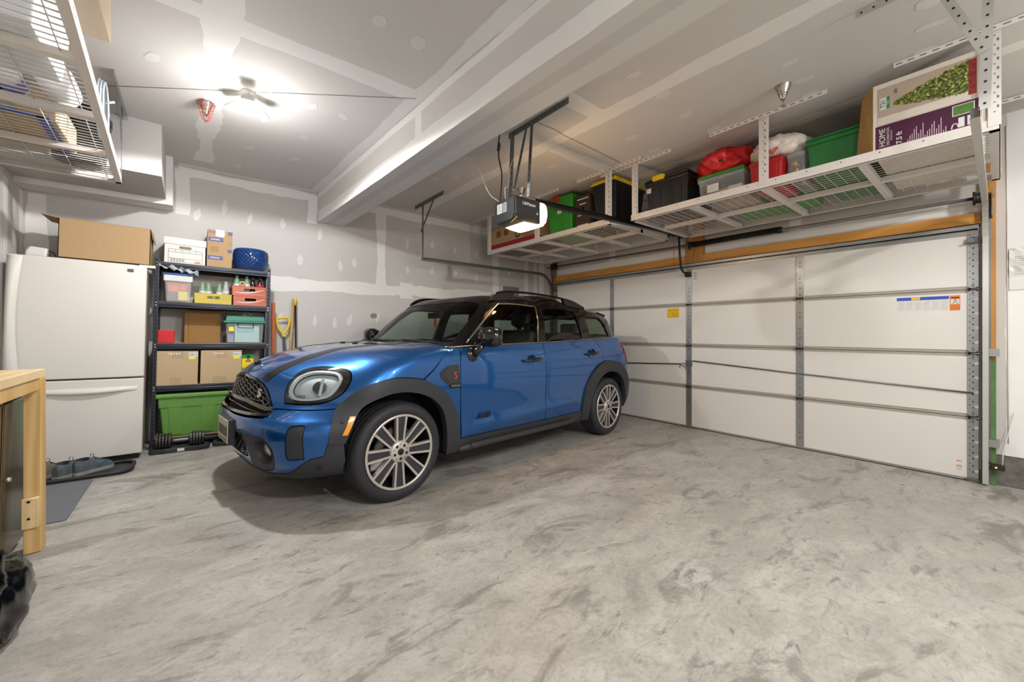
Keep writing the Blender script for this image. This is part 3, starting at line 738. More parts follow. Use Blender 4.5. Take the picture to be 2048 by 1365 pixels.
def patch(name, F, dom, outer, m, parent, holes=(), off=0.0, thick=.012, step=.03, gap=0.0, smooth=False, mirror=False, both=False, flat2d=False):
    """panel: outline laid on the body surface, triangulated, with a turned-in edge"""
    key = lambda P: (np.asarray(P, float) if flat2d else dom.to2(P))
    st = step / dom.rad
    o2 = key(outer)
    if smooth: o2 = catmull(o2)
    o2 = densify(o2, st)
    if gap: o2 = inset(o2, gap / dom.rad)
    hs = []
    for h in holes:
        hp, hsm = h if isinstance(h, tuple) else (h, True)
        h2 = key(hp); h2 = catmull(h2) if hsm else h2; h2 = densify(h2, st * .8); hs.append(inset(h2, -gap / dom.rad) if gap else h2)
    lo, hi = o2.min(0), o2.max(0)
    gx, gy = np.meshgrid(np.arange(lo[0], hi[0], st), np.arange(lo[1], hi[1], st)); gx[1::2] += st / 2
    G = np.stack([gx.ravel(), gy.ravel()], 1)
    keep = inside(inset(o2, st * .45), G) & inside(o2, G)
    for h in hs: keep &= ~inside(inset(h, -st * .45), G)
    G = G[keep]
    V = [o2] + hs; E = []; k = 0
    for P in V: E += [(k + i, k + (i + 1) % len(P)) for i in range(len(P))]; k += len(P)
    allv = np.concatenate(V + [G]) if len(G) else np.concatenate(V)
    r = delaunay_2d_cdt([Vector((float(a), float(b))) for a, b in allv], E, [], 0, 1e-7)
    uv = np.array([(v.x, v.y) for v in r[0]]); tris = [tuple(t) for t in r[2]]
    cen = np.array([uv[list(t)].mean(0) for t in tris]); ok = inside(o2, cen)
    for h in hs: ok &= ~inside(h, cen)
    tris = [t for t, q_ in zip(tris, ok) if q_]
    p = lift(F, dom, uv); nr = grad(F, p); p = p + nr * off
    t0 = tris[0]; fixed = []
    for t in tris:
        fn = np.cross(p[t[1]] - p[t[0]], p[t[2]] - p[t[0]]); fixed.append(t if fn @ nr[t[0]] > 0 else (t[0], t[2], t[1]))
    # boundary edges -> turned-in edge
    cnt = {}
    for t in fixed:
        for a, b in ((t[0], t[1]), (t[1], t[2]), (t[2], t[0])): cnt[(a, b)] = cnt.get((a, b), 0) + 1
    bd = [(a, b) for (a, b) in cnt if (b, a) not in cnt]
    bv = sorted({a for e_ in bd for a in e_}); i1 = {v: len(p) + i for i, v in enumerate(bv)}; i2 = {v: len(p) + len(bv) + i for i, v in enumerate(bv)}
    vs = np.concatenate([p, p[bv], p[bv] - nr[bv] * thick]) if len(bv) else p
    fs = fixed + [(i1[b], i1[a], i2[a], i2[b]) for a, b in bd]
    outs = []
    for sgn in ([1, -1] if both else [-1 if mirror else 1]):
        v2 = vs * np.array([1, sgn, 1]); f2 = fs if sgn == 1 else [tuple(reversed(f)) for f in fs]
        me = bpy.data.meshes.new(name); me.from_pydata(v2.tolist(), [], f2); me.materials.append(m)
        me.polygons.foreach_set('use_smooth', [True] * len(f2))
        n2 = nr * np.array([1, sgn, 1])
        cn = np.zeros((len(v2), 3)); cn[:len(p)] = n2
        me.update()
        if len(bv):
            vn = np.zeros(len(v2) * 3); me.vertices.foreach_get('normal', vn); vn = vn.reshape(-1, 3); cn[len(p):] = vn[len(p):]
        me.normals_split_custom_set_from_vertices([tuple(map(float, c_)) for c_ in cn])
        o = bpy.data.objects.new(name, me); COL.objects.link(o); o.parent = parent[0 if sgn == 1 else 1] if isinstance(parent, (tuple, list)) else parent
        outs.append(o)
    return outs if both else outs[0]
def on(F, dom, pts, off=0.0):
    p = lift(F, dom, dom.to2(np.asarray(pts, float))); return p + grad(F, p) * off
def mir(P): return [(x, -y, z) for x, y, z in P]

# ------------------------------------------------------------------ paint
def paint_mat():
    m = bpy.data.materials.new('metallic_blue_paint'); m.use_nodes = True
    nt, b = node_chain(m)
    tc = nt.nodes.new('ShaderNodeTexCoord'); vo = nt.nodes.new('ShaderNodeTexVoronoi'); vo.inputs['Scale'].default_value = 900
    nt.links.new(tc.outputs['Object'], vo.inputs['Vector'])
    mx = nt.nodes.new('ShaderNodeMix'); mx.data_type = 'RGBA'; mx.inputs['A'].default_value = lin('#034384'); mx.inputs['B'].default_value = lin('#0665b0')
    sp = nt.nodes.new('ShaderNodeSeparateColor'); nt.links.new(vo.outputs['Color'], sp.inputs[0])
    nt.links.new(sp.outputs[0], mx.inputs['Factor']); nt.links.new(mx.outputs['Result'], b.inputs['Base Color'])
    b.inputs['Metallic'].default_value = .7; b.inputs['Roughness'].default_value = .30
    b.inputs['Coat Weight'].default_value = 1; b.inputs['Coat Roughness'].default_value = .02
    return m
M_BLUE = paint_mat()
M_GLOSSB = mat('gloss_black', '#0c0c0d', .06, 0, .02, 5, coat=.6)
M_ROOFB = mat('gloss_black_roof', '#0d0b0b', .12, 0, .02, 5, spec=.35)
M_CLAD = mat('charcoal_cladding', '#2c2d32', .55, 0, .08, 220, .05)
M_TYRE = mat('tyre_rubber', '#25252a', .62, 0, .12, 40)
M_ALLOY = mat('machined_alloy', '#cdc7bf', .28, .6, .04, 20)
M_ALLOYD = mat('dark_alloy', '#32333b', .45, .2, .05, 20)
M_CHROME = mat('chrome', '#d9d6d0', .08, 1.0, .02, 8)
M_SATIN = mat('satin_chrome', '#a39688', .22, .9, .02, 8)
M_GLASS = glass_mat('car_glass', '#cfdcd3', .02, '#ffffff', .13)
M_GLASSR = glass_mat('dark_car_glass', '#b3c0b7', .02, '#ffffff', .13)
M_LENS = glass_mat('lamp_lens', '#e9eef0', .02, '#ffffff', .12)
M_CABIN = mat('cabin_black', '#141416', .7)
M_SEAT = mat('black_leather', '#1b1b1e', .45)
M_REDLENS = mat('red_lens', '#9c0f14', .15, 0, .1, 60, coat=.5)
M_AMBER = mat('amber_lens', '#f59a12', .2, 0, .1, 60, coat=.4)
M_STRIPE = mat('matt_black_stripe', '#191716', .3, 0, .05, 20)

CAR_SC = 1.0
car_o = Vector((1.003, 3.500, floor_z(1.003)))
car = thing('car', 'blue compact crossover car with black roof and charcoal wheel arches, parked nose out', 'car', car_o, math.radians(6.93), True)

BELT = [(.412, 1.050), (.558, 1.056), (1.0, 1.071), (1.585, 1.090), (2.0, 1.109), (2.412, 1.129), (2.92, 1.150), (3.2, 1.150)]
def belt(x): return float(np.interp(x, [a for a, b in BELT], [b for a, b in BELT]))
ARCH_F = [(-.463, .50), (-.45, .56), (-.415, .635), (-.374, .690), (-.278, .775), (-.173, .822), (-.06, .843), (.062, .839), (.184, .816), (.285, .765), (.385, .695), (.46, .587), (.497, .476), (.514, .334)]
ARCH_R = [(2.20, .345), (2.229, .511), (2.311, .664), (2.44, .789), (2.613, .865), (2.76, .883), (2.92, .862), (3.042, .814), (3.15, .735), (3.235, .64), (3.28, .55)]
def arc(P): return [tuple(map(float, p_)) for p_ in catmull(P, False, 4)]
ARCH_F, ARCH_R = arc(ARCH_F), arc(ARCH_R)
S3 = lambda pts: [(x, -.9, z) for x, z in pts]
seamF = [(.181, .822), (.265, .886), (.346, .969), (.40, 1.02), (.428, 1.05)]
grille_half = [(0, .853), (-.10, .852), (-.255, .838), (-.36, .812), (-.415, .785), (-.45, .75), (-.50, .69), (-.535, .66), (-.555, .632), (-.545, .618), (-.476, .612), (-.33, .606), (-.18, .603), (0, .602)]
def nose(y, z, x=-.74): return (x, y, z)
GR = [nose(y, z) for y, z in grille_half]
grille3 = GR + [nose(-y, z) for y, z in reversed(grille_half[1:-1])]
shut = [(-.346, -.835, .673), (-.419, -.791, .663), (-.514, -.723, .657), (-.60, -.634, .658), (-.663, -.55, .660)]
bezel = [(-.622, -.55, .698), (-.609, -.527, .77), (-.575, -.515, .835), (-.508, -.502, .891), (-.437, -.534, .915), (-.375, -.599, .920), (-.321, -.682, .912), (-.293, -.74, .897), (-.293, -.775, .869), (-.307, -.797, .833), (-.343, -.802, .776), (-.384, -.781, .736), (-.441, -.74, .703), (-.504, -.692, .691), (-.563, -.635, .688), (-.607, -.578, .692)]
lens = [(-.601, -.539, .771), (-.575, -.526, .827), (-.523, -.522, .871), (-.459, -.55, .896), (-.397, -.613, .900), (-.348, -.686, .892), (-.337, -.732, .868), (-.348, -.76, .833), (-.379, -.766, .784), (-.42, -.747, .739), (-.476, -.701, .718), (-.535, -.644, .711), (-.58, -.591, .716), (-.599, -.56, .735)]

# hood (clamshell, down to the wheel arch and the bumper line), with holes for the headlights
half = [(.425, -.30, 1.076), (.425, -.60, 1.070), (.425, -.76, 1.060)] + S3(list(reversed(seamF))) + S3([p for p in reversed(ARCH_F) if -.38 < p[0] < .15]) + shut + [nose(y, z) for y, z in [(-.545, .664)] + list(reversed(grille_half[:7]))]
hood_out = half + [(x, -y, z) for x, y, z in reversed(half[:-1])]
hood = patch('hood', LB, D_FRONT, hood_out, M_BLUE, car, holes=[bezel, mir(bezel)], gap=.003, step=.028)
class Plan:
    rad = 1.0
    def to2(s_, p): p = np.asarray(p, float); return p[:, :2]
    def ray(s_, uv): return np.stack([uv[:, 0], uv[:, 1], np.full(len(uv), .6)], 1), np.tile(np.array([0, 0, 1.]), (len(uv), 1))
D_PLAN = Plan()
def lane(outer_y, inner_y, front_o, front_i):
    """stripe along the hood between two lines given as (x, y), closed at the front lip"""
    a = [tuple(p_) for p_ in on(LB, D_PLAN, [(x, y, 0) for x, y in outer_y])]; b = [tuple(p_) for p_ in on(LB, D_PLAN, [(x, y, 0) for x, y in inner_y])]
    return [front_o] + a + list(reversed(b)) + [front_i]
for s in (1, -1):
    P = lane([(-.55, -.395), (-.40, -.39), (-.2, -.40), (0, -.42), (.25, -.45), (.41, -.465)], [(-.55, -.318), (-.40, -.303), (-.2, -.30), (0, -.31), (.25, -.325), (.41, -.335)], (-.700, -.375, .822), (-.712, -.300, .836))
    patch('hood_stripe', LB, D_FRONT, P, M_STRIPE, hood, off=.0022, thick=.004, step=.02, mirror=(s == -1))
emb = on(LB, D_FRONT, [(-.60, 0, .905)], .003)[0]
q = MB(); q.cyl((emb[0], 0, emb[2]), (emb[0] - .004, 0, emb[2] + .007), .026, n=20); q.box(emb[0] - .006, emb[0] + .0, -.085, .085, emb[2] - .004, emb[2] + .008, None); q.build('hood_emblem', M_GLOSSB, hood)
for y in (-.30, .05, .30):
    p_ = on(LB, D_PLAN, [(.10, y, 0)], .004)[0]; MB().cbox(p_, (.04, .03, .012)).build('washer_nozzle', M_GLOSSB, hood, .004)

# headlights
for s in (1, -1):
    hl = empty('headlight', parent=car)
    mr_ = s == -1
    patch('bezel', LB, D_FRONT, bezel, M_GLOSSB, hl, holes=[lens], off=.004, thick=.02, gap=.002, smooth=True, step=.02, mirror=mr_)
    cen = np.array(lens).mean(0); inner = [tuple(cen + (np.array(p_) - cen) * .87) for p_ in lens]
    patch('daytime_ring', LB, D_FRONT, lens, mat('white_light_guide', '#d8dadb', .25, 0, .05, 50), hl, holes=[inner], off=-.006, thick=.02, smooth=True, step=.02, mirror=mr_)
    patch('reflector', LB, D_FRONT, inner, mat('headlight_inner', '#c2c6c8', .4, .25, .3, 18), hl, off=-.035, thick=.01, smooth=True, step=.03, mirror=mr_)
    patch('lens', LB, D_FRONT, lens, M_LENS, hl, off=.007, thick=.006, smooth=True, step=.02, mirror=mr_)
    pc = on(LB, D_FRONT, [(-.455, -.665, .80)], -.045)[0]; pn = grad(LB, np.array([pc]))[0]
    def Y(v): return Vector((v[0], v[1] * s, v[2]))
    q = MB(); q.cyl(Y(pc), Y(pc + pn * .03), .044, .040, 24); q.build('projector', mat('projector_grey', '#77797c', .3, .5), hl)
    q = MB(); q.cyl(Y(pc + pn * .03), Y(pc + pn * .034), .034, .026, 24); q.build('projector_lens', M_LENS, hl)
    up = Vector((0, 0, 1)); nn = Y(pn); rt = up.cross(nn).normalized(); uu = nn.cross(rt)
    Mx = Matrix.Translation(Y(pc + pn * .036)) @ axes(rt, uu)
    q = MB(); q.box(.012, .030, -.06, .055, -.006, .004, Mx); q.build('light_bar', mat('bright_reflector', '#e6e6e2', .15, .3), hl, .003)
    a3 = on(LB, D_FRONT, [(-.575, -.575, .735)], -.028)[0]; an = grad(LB, np.array([a3]))[0]; an = Y(an); r3 = up.cross(an).normalized()
    text('MINI', .034, mat('grey_lamp_text', '#8c9094', .4, .3), hl, Y(a3) + r3 * .03 * s, r3, an.cross(r3), 'lamp_lettering', .002)

# grille
gr = empty('grille', parent=car)
def scale_out(P, k): c = np.array(P).mean(0); return [tuple(c + (np.array(p_) - c) * k) for p_ in P]
inner_g = [nose(y * .955, .726 + (z - .726) * .89) for y, z in grille_half] ; inner_g = inner_g + [(x, -y, z) for x, y, z in reversed(inner_g[1:-1])]
patch('grille_surround', LB, D_FRONT, grille3, M_GLOSSB, gr, holes=[(inner_g, False)], off=.008, thick=.03, step=.02)
patch('grille_backing', LB, D_FRONT, inner_g, M_HOLE, gr, off=-.035, thick=.01, step=.05)
bar = [nose(y, z) for y, z in [(-.545, .672), (-.50, .667), (-.42, .675), (-.25, .698), (0, .708)]]
bar_lo = [nose(y, z) for y, z in [(0, .686), (-.25, .676), (-.42, .652), (-.50, .642), (-.548, .648)]]
barf = bar + [(x, -y, z) for x, y, z in reversed(bar[:-1])] + [(x, -y, z) for x, y, z in reversed(bar_lo)][0:] + [(x, y, z) for x, y, z in bar_lo[0:]]
bo = bar + [(x, -y, z) for x, y, z in reversed(bar[:-1])] + [(x, -y, z) for x, y, z in reversed(bar_lo[1:])] + bar_lo
patch('grille_bar', LB, D_FRONT, bo, mat('dark_chrome', '#8a8279', .15, .9), gr, off=.016, thick=.03, step=.02)
# woven mesh of the grille: wavy bars
mesh_pts = []
for r in range(9):
    z = .842 - r * .019; ww = .41 + (.853 - z) * .75
    row = []
    for k in range(0, int(ww * 2 / .022) + 1):
        y = -ww + k * .022; zz = z + .0085 * (1 if (k // 2 + r) % 2 else -1)
        if abs(y) < np.interp(zz, [.60, .66, .69, .75, .785, .812, .838, .853], [.53, .525, .49, .44, .40, .345, .24, .06]) and zz > .700 - .14 * y * y: row.append(nose(y, zz))
    if len(row) > 3:
        P = on(LB, D_FRONT, row, -.004); q = MB(); q.tube(P, .0042, 5); q.build('grille_wire', M_CHROME if False else mat('grille_wire', '#6f6b66', .25, .8), gr)
for zz in (.632,):
    row = [nose(y, zz + .03 * (1 - abs(y) / .5) * .4) for y in np.linspace(-.5, .5, 21)]; MB().tube(on(LB, D_FRONT, row, -.01), .006, 6).build('grille_slat', M_GLOSSB, gr)
sb = on(LB, D_FRONT, [nose(-.36, .745)], .006)[0]; sn = Vector(grad(LB, np.array([sb]))[0]); sr = Vector((0, 0, 1)).cross(sn).normalized()
text('S', .075, mat('pale_badge', '#d9c4bc', .25, .6), gr, Vector(sb), sr, sn.cross(sr), 'badge', .004, bold=.001)

# bumper
vent = [(-.655, -.726, .542), (-.64, -.724, .567), (-.616, -.738, .579), (-.581, -.768, .579), (-.58, -.785, .556), (-.578, -.783, .389), (-.586, -.775, .381), (-.62, -.742, .373), (-.645, -.717, .376), (-.656, -.714, .405), (-.66, -.725, .48)]
fog = [(-.80, -.30, .500), (-.795, -.371, .497), (-.767, -.52, .500), (-.746, -.582, .498), (-.729, -.616, .475), (-.711, -.639, .436), (-.697, -.639, .376), (-.685, -.608, .308), (-.69, -.557, .282), (-.70, -.50, .268), (-.72, -.43, .262), (-.735, -.355, .275), (-.765, -.385, .36), (-.78, -.37, .42), (-.79, -.34, .455)]
clad_edge = [(-.463, -.853, .465), (-.48, -.839, .389), (-.543, -.804, .378), (-.572, -.777, .354), (-.608, -.71, .298), (-.623, -.663, .274), (-.66, -.58, .262)]
lower_in = [(-.78, -.335, .478), (-.79, -.20, .485), (-.79, 0, .485), (-.79, .20, .485), (-.78, .335, .478), (-.77, .36, .40), (-.755, .34, .345), (-.76, .2, .335), (-.76, 0, .332), (-.76, -.2, .335), (-.755, -.34, .345), (-.77, -.36, .40)]
bh = [nose(0, .600, -.79)] + [nose(y, z - .003, -.79) for y, z in [(-.18, .60), (-.33, .603), (-.476, .609), (-.548, .615), (-.560, .632), (-.548, .656)]] + list(reversed(shut)) + S3([(-.374, .685), (-.415, .632), (-.45, .556)]) + clad_edge + [(-.70, -.45, .250), (-.72, -.25, .248), (-.73, 0, .248)]
bump_out = bh + [(x, -y, z) for x, y, z in reversed(bh[1:-1])]
bumper = patch('front_bumper', LB, D_FRONT, bump_out, M_BLUE, car, holes=[vent, mir(vent), (fog, False), (mir(fog), False), (lower_in, True)], gap=.002, step=.026)
patch('lower_intake', LB, D_FRONT, lower_in, M_HOLE, bumper, off=-.03, thick=.01, step=.05, smooth=True)
q = MB()
for k in range(7):
    row = [(-.77, y, .345 + k * .022 + .006 * (1 if (j // 2 + k) % 2 else -1)) for j, y in enumerate(np.linspace(-.33, .33, 31))]
    q.tube(on(LB, D_FRONT, row, -.012), .004, 5)
q.build('intake_mesh', mat('dark_mesh', '#2b2b2c', .4, .4), bumper)
for s in (1, -1):
    mr_ = s == -1
    patch('side_vent', LB, D_FRONT, vent, M_CLAD, bumper, off=-.004, thick=.015, smooth=True, step=.025, gap=.001, mirror=mr_)
    fc = np.array((-.735, -.555, .405))
    ring = [];
    pcen = on(LB, D_FRONT, [tuple(fc)])[0]; n0 = grad(LB, np.array([pcen]))[0]
    rt0 = np.cross([0, 0, 1], n0); rt0 /= np.linalg.norm(rt0); up0 = np.cross(n0, rt0)
    ring = [tuple(pcen + rt0 * .078 * math.cos(t) + up0 * .078 * math.sin(t)) for t in np.linspace(0, 2 * math.pi, 18, endpoint=False)]
    fs_ = patch('fog_surround', LB, D_FRONT, fog, M_CLAD, bumper, holes=[ring], off=-.002, thick=.02, step=.022, gap=.001, mirror=mr_)
    def Y2(v): return Vector((v[0], v[1] * s, v[2]))
    q = MB(); Mx = Matrix.Translation(Y2(pcen)) @ axes(Y2(rt0) * s, Y2(up0))
    q.lathe([(.080, -.002), (.068, -.02), (.054, -.055), (.050, -.06)], 28, Mx); q.build('fog_bowl', M_CLAD, bumper)
    q = MB(); q.lathe([(.0, -.030), (.03, -.032), (.047, -.040), (.053, -.055)], 28, Mx); q.build('fog_lamp', mat('fog_glass', '#c9c6bf', .1, .6, .2, 60), bumper)
    cl = list(clad_edge) + [(-.70, -.45, .250), (-.72, -.25, .248), (-.73, 0, .248), (-.70, 0, .215), (-.69, -.3, .215), (-.65, -.5, .215), (-.58, -.68, .215), (-.50, -.78, .22), (-.40, -.86, .225), (-.372, -.88, .35), (-.385, -.885, .465)]
    patch('lower_cladding', LB, D_FRONT, cl, M_CLAD, bumper, off=.006, thick=.02, step=.026, mirror=mr_)
    for p0 in ((-.50, -.815, .325), (-.40, -.885, .585)):
        b0 = on(LB, D_FRONT, [p0], .006)[0]; n1 = grad(LB, np.array([b0]))[0]; k_ = .020 if p0[2] > .5 else .004
        MB().cyl(Y2(b0 + n1 * k_ * .8), Y2(b0 + n1 * (k_ + .008)), .011, n=14).build('parking_sensor', M_GLOSSB, bumper)
# number plate on its bracket
pl = empty('number_plate', parent=car)
MB().box(-.842, -.80, -.165, .165, .385, .555).build('plate_bracket', M_CLAD, pl, .006)
MB().box(-.846, -.8425, -.153, .153, .395, .547).build('plate', mat('plate_white', '#cfc9b8', .4, 0, .25, 18), pl, .001)
q = MB()
for k in range(7): q.box(-.8475, -.8462, -.125 + k * .037, -.125 + k * .037 + .022, .435, .50)
q.build('plate_marks', mat('plate_print', '#4e4a42', .6, 0, .4, 60), pl)
q = MB(); q.box(-.8475, -.8462, -.12, .12, .405, .418); q.build('plate_marks', mat('plate_band', '#8a7c4e', .6, 0, .5, 40), pl)

# fenders with the side scuttles
scut = [(.319, .853), (.339, .883), (.404, .916), (.496, .921), (.504, .742), (.421, .741), (.401, .761), (.337, .816)]
fen = [(.428, 1.050), (.53, 1.054), (.519, .943), (.513, .752), (.527, .40), (.530, .336)] + list(reversed([p for p in ARCH_F if p[0] > .2])) + seamF[:-1]
f2 = patch('fender', LB, D_SIDE, S3(fen), M_BLUE, car, gap=.0025, both=True, step=.028)
for o_, s in zip(f2, (1, -1)):
    mr_ = s == -1
    sc = patch('side_scuttle', LB, D_SIDE, S3(scut), M_GLOSSB, o_, off=.006, thick=.012, step=.02, mirror=mr_)
    sc2 = [(.42 + (x - .42) * .72, .833 + (z - .833) * .70 + .012) for x, z in scut]
    patch('scuttle_insert', LB, D_SIDE, S3(sc2), M_CLAD, o_, off=.008, thick=.004, step=.02, mirror=mr_)
    MB().box(.415, .50, -.925 * s - .004, -.925 * s + .004, .752, .768).build('scuttle_badge', M_CHROME, o_, .002)
    if s == 1: text('S', .072, mat('red_badge', '#d8574a', .3, .2), o_, (.455, -.922, .838), (1, 0, .15), (-.15, 0, 1), 'badge', .003)

# doors
fd = [(.543, 1.051), (.519, .943), (.513, .752), (.536, .340), (1.57, .344), (1.57, .909), (1.573, 1.088), (1.3, 1.079), (1.0, 1.069), (.75, 1.061)]
rd = [(1.573, 1.088), (1.57, .909), (1.57, .344), (2.195, .348)] + [p_ for p_ in ARCH_R if 2.22 < p_[0] < 2.62] + [(2.64, .90), (2.62, 1.0), (2.52, 1.132), (2.2, 1.117), (1.9, 1.103)]
fdo = patch('front_door', LB, D_SIDE, S3(fd), M_BLUE, car, gap=.003, both=True, step=.03)
rdo = patch('rear_door', LB, D_SIDE, S3(rd), M_BLUE, car, gap=.003, both=True, step=.03)
for doors, x0_, x1_, zz in ((fdo, 1.239, 1.514, .925), (rdo, 2.276, 2.544, .970)):
    for o_, s in zip(doors, (1, -1)):
        yy = -.903 * s
        P = [(x0_ + (x1_ - x0_) * t, yy - s * (.006 + .034 * math.sin(math.pi * min(1, max(0, t)))), zz + .012 * t) for t in np.linspace(0, 1, 9)]
        MB().tube(P, [.010, .014, .017, .018, .018, .018, .017, .015, .012], 10).build('door_handle', M_GLOSSB, o_)
        q = MB(); cx = (x0_ + x1_) / 2 - .01
        q.lathe([(.0, -.002), (.05, -.001), (.058, .0035)], 24, Matrix.Translation((cx, yy - s * .001, zz - .005)) @ Matrix.Rotation(math.pi / 2 * s, 4, 'X')); q.build('handle_recess', M_BLUE, o_)
text('ALL4', .062, M_GLOSSB, fdo[0], (.768, -.921, .492), (1, 0, .03), (.25, 0, 1), 'badge', .003, sx=1.0, bold=.002)

# rear: quarter panels, tailgate, bumper, lamps
qp = [(2.52, -.86, 1.132), (2.62, -.89, 1.0), (2.64, -.9, .90)] + S3([p_ for p_ in ARCH_R if 2.60 < p_[0] < 3.24]) + [(3.42, -.72, .63), (3.40, -.70, .80), (3.36, -.70, .95), (3.30, -.70, 1.12), (3.15, -.80, 1.15), (2.92, -.85, 1.15)]
qps = patch('quarter_panel', LB, D_REAR, qp, M_BLUE, car, gap=.002, both=True, step=.03)
tlp = [(3.13, -.86, 1.085), (3.19, -.89, .96), (3.235, -.88, .845), (3.34, -.78, .83), (3.34, -.74, .96), (3.27, -.76, 1.09)]
patch('tail_lamp', LB, D_REAR, tlp, M_REDLENS, [car, car], off=.010, thick=.02, both=True, smooth=True, step=.025)
tg = [(3.42, -.70, .63), (3.40, -.69, .80), (3.36, -.69, .95), (3.30, -.69, 1.14)]; tg = tg + [(x, -y, z) for x, y, z in reversed(tg)]
patch('tailgate', LB, D_REAR, tg, M_BLUE, car, gap=.002, step=.04)
rb = [(3.24, -.88, .625), (3.29, -.86, .53), (3.27, -.86, .40), (3.20, -.86, .26), (3.30, -.7, .22), (3.35, -.4, .22), (3.36, 0, .22)]; rb2 = [(3.46, 0, .62), (3.45, -.4, .62), (3.42, -.70, .62)]
rbo = rb + [(x, -y, z) for x, y, z in reversed(rb[:-1])] + [(x, -y, z) for x, y, z in reversed(rb2[1:])] + rb2
rbm = patch('rear_bumper', LB, D_REAR, rbo, M_CLAD, car, off=.012, step=.04)
MB().box(3.36, 3.42, -.80, -.70, .50, .53).build('tow_cover', M_CLAD, rbm, .008)
patch('side_reflector', LB, D_REAR, [(3.17, -.9, .70), (3.20, -.9, .70), (3.24, -.89, .60), (3.21, -.9, .60)], M_REDLENS, car, off=.014, thick=.02, step=.02)

# wheel arch cladding, sills
def arch_inner(cx, cz, r, a0, a1, n=16): return [(cx + r * math.cos(math.radians(a0 + (a1 - a0) * i / n)), cz + r * math.sin(math.radians(a0 + (a1 - a0) * i / n))) for i in range(n + 1)]
AF_in = [(-.375, .46), (-.345, .53), (-.309, .603), (-.258, .672), (-.174, .719), (-.06, .747), (.062, .743), (.194, .708), (.289, .648), (.350, .562), (.378, .45), (.390, .335), (.395, .25)]
AR_in = [(2.34, .25), (2.345, .36), (2.387, .496), (2.489, .636), (2.624, .727), (2.775, .755), (2.93, .730), (3.047, .654), (3.11, .555), (3.135, .42), (3.14, .30)]
AF_in, AR_in = arc(AF_in), arc(AR_in)
fo = [(-.463, .465)] + ARCH_F[1:] + [(.514, .25)] + list(reversed(AF_in))
ro = [(2.20, .25)] + ARCH_R + [(3.29, .45), (3.24, .30)] + list(reversed(AR_in))
for P, nm, dom in ((fo, 'front_arch', D_SIDE), (ro, 'rear_arch', D_SIDE)):
    aa = patch('arch_cladding', LB, dom, S3(P), M_CLAD, car, off=.020, thick=.055, both=True, step=.024)
    if nm == 'front_arch':
        am = [(-.338, .616), (-.306, .617), (-.363, .512), (-.392, .513)]
        for o_, s in zip(aa, (1, -1)): patch('side_marker', LB, D_SIDE, S3(am), M_AMBER, o_, off=.024, thick=.008, step=.02, mirror=(s == -1))
sl = [(.505, .338), (1.0, .340), (1.57, .342), (2.21, .348), (2.24, .25), (1.9, .245), (1.2, .24), (.5, .238), (.40, .235)]
so_ = patch('sill', LB, D_SIDE, S3(sl), M_CLAD, car, off=.012, thick=.05, both=True, step=.03)
for o_, s in zip(so_, (1, -1)):
    P = [(.52, -.885 * s, .25), (.62, -.915 * s, .262), (.75, -.925 * s, .268), (1.8, -.925 * s, .272), (1.95, -.915 * s, .275), (2.08, -.885 * s, .28)]
    MB().tube(catmull(P, False, 5), .026, 8).build('side_step', M_CLAD, o_)

# greenhouse: black roof with pillars, windows
w1 = [(.66, -.80, 1.078), (.85, -.77, 1.25), (1.05, -.735, 1.415), (1.10, -.735, 1.435), (1.30, -.755, 1.447), (1.545, -.765, 1.440), (1.535, -.80, 1.30), (1.475, -.865, 1.096), (1.1, -.87, 1.082)]
w2 = [(1.668, -.775, 1.425), (1.80, -.775, 1.440), (1.95, -.77, 1.445), (2.12, -.76, 1.443), (2.225, -.75, 1.425), (2.265, -.80, 1.31), (2.285, -.84, 1.138), (1.61, -.866, 1.106)]
w3 = [(2.43, -.76, 1.385), (2.62, -.74, 1.398), (2.80, -.715, 1.392), (2.86, -.73, 1.36), (2.985, -.775, 1.172), (2.96, -.78, 1.160), (2.49, -.825, 1.146), (2.475, -.82, 1.16)]
ws = [(.475, 0, 1.055), (.477, -.404, 1.052), (.50, -.60, 1.055), (.545, -.72, 1.062), (.75, -.69, 1.255), (.952, -.64, 1.430), (.945, -.50, 1.455), (.93, -.30, 1.463), (.922, 0, 1.466)]
ws_full = ws + [(x, -y, z) for x, y, z in reversed(ws[1:-1])]
rw = [(3.235, -.55, 1.40), (3.33, -.62, 1.17), (3.37, 0, 1.16), (3.33, .62, 1.17), (3.235, .55, 1.40), (3.245, 0, 1.41)]
bot = [(.462, 0, 1.04), (.465, -.40, 1.038), (.49, -.64, 1.042), (.535, -.78, 1.048), (.62, -.83, 1.058)] + [(x, -.86, belt(x) - .005) for x in (.8, 1.0, 1.3, 1.585, 2.0, 2.4, 2.9)] + [(3.15, -.80, 1.145), (3.30, -.70, 1.135), (3.39, -.4, 1.13), (3.40, 0, 1.13)]
bot_full = bot + [(x, -y, z) for x, y, z in reversed(bot[1:-1])]
roof = patch('roof', GH, D_GH, bot_full, M_ROOFB, car, holes=[(P, False) for P in (ws_full, w1, mir(w1), w2, mir(w2), w3, mir(w3), rw)], thick=.03, step=.035)
patch('windshield', GH, D_GH, ws_full, M_GLASS, car, off=-.003, thick=.003, step=.05)
patch('rear_window', GH, D_GH, rw, M_GLASSR, car, off=-.003, thick=.003, step=.06)
for P, doors, g in ((w1, fdo, M_GLASS), (w2, rdo, M_GLASSR), (w3, qps, M_GLASSR)):
    patch('window', GH, D_GH, P, g, doors, off=-.008, thick=.003, step=.05, both=True)
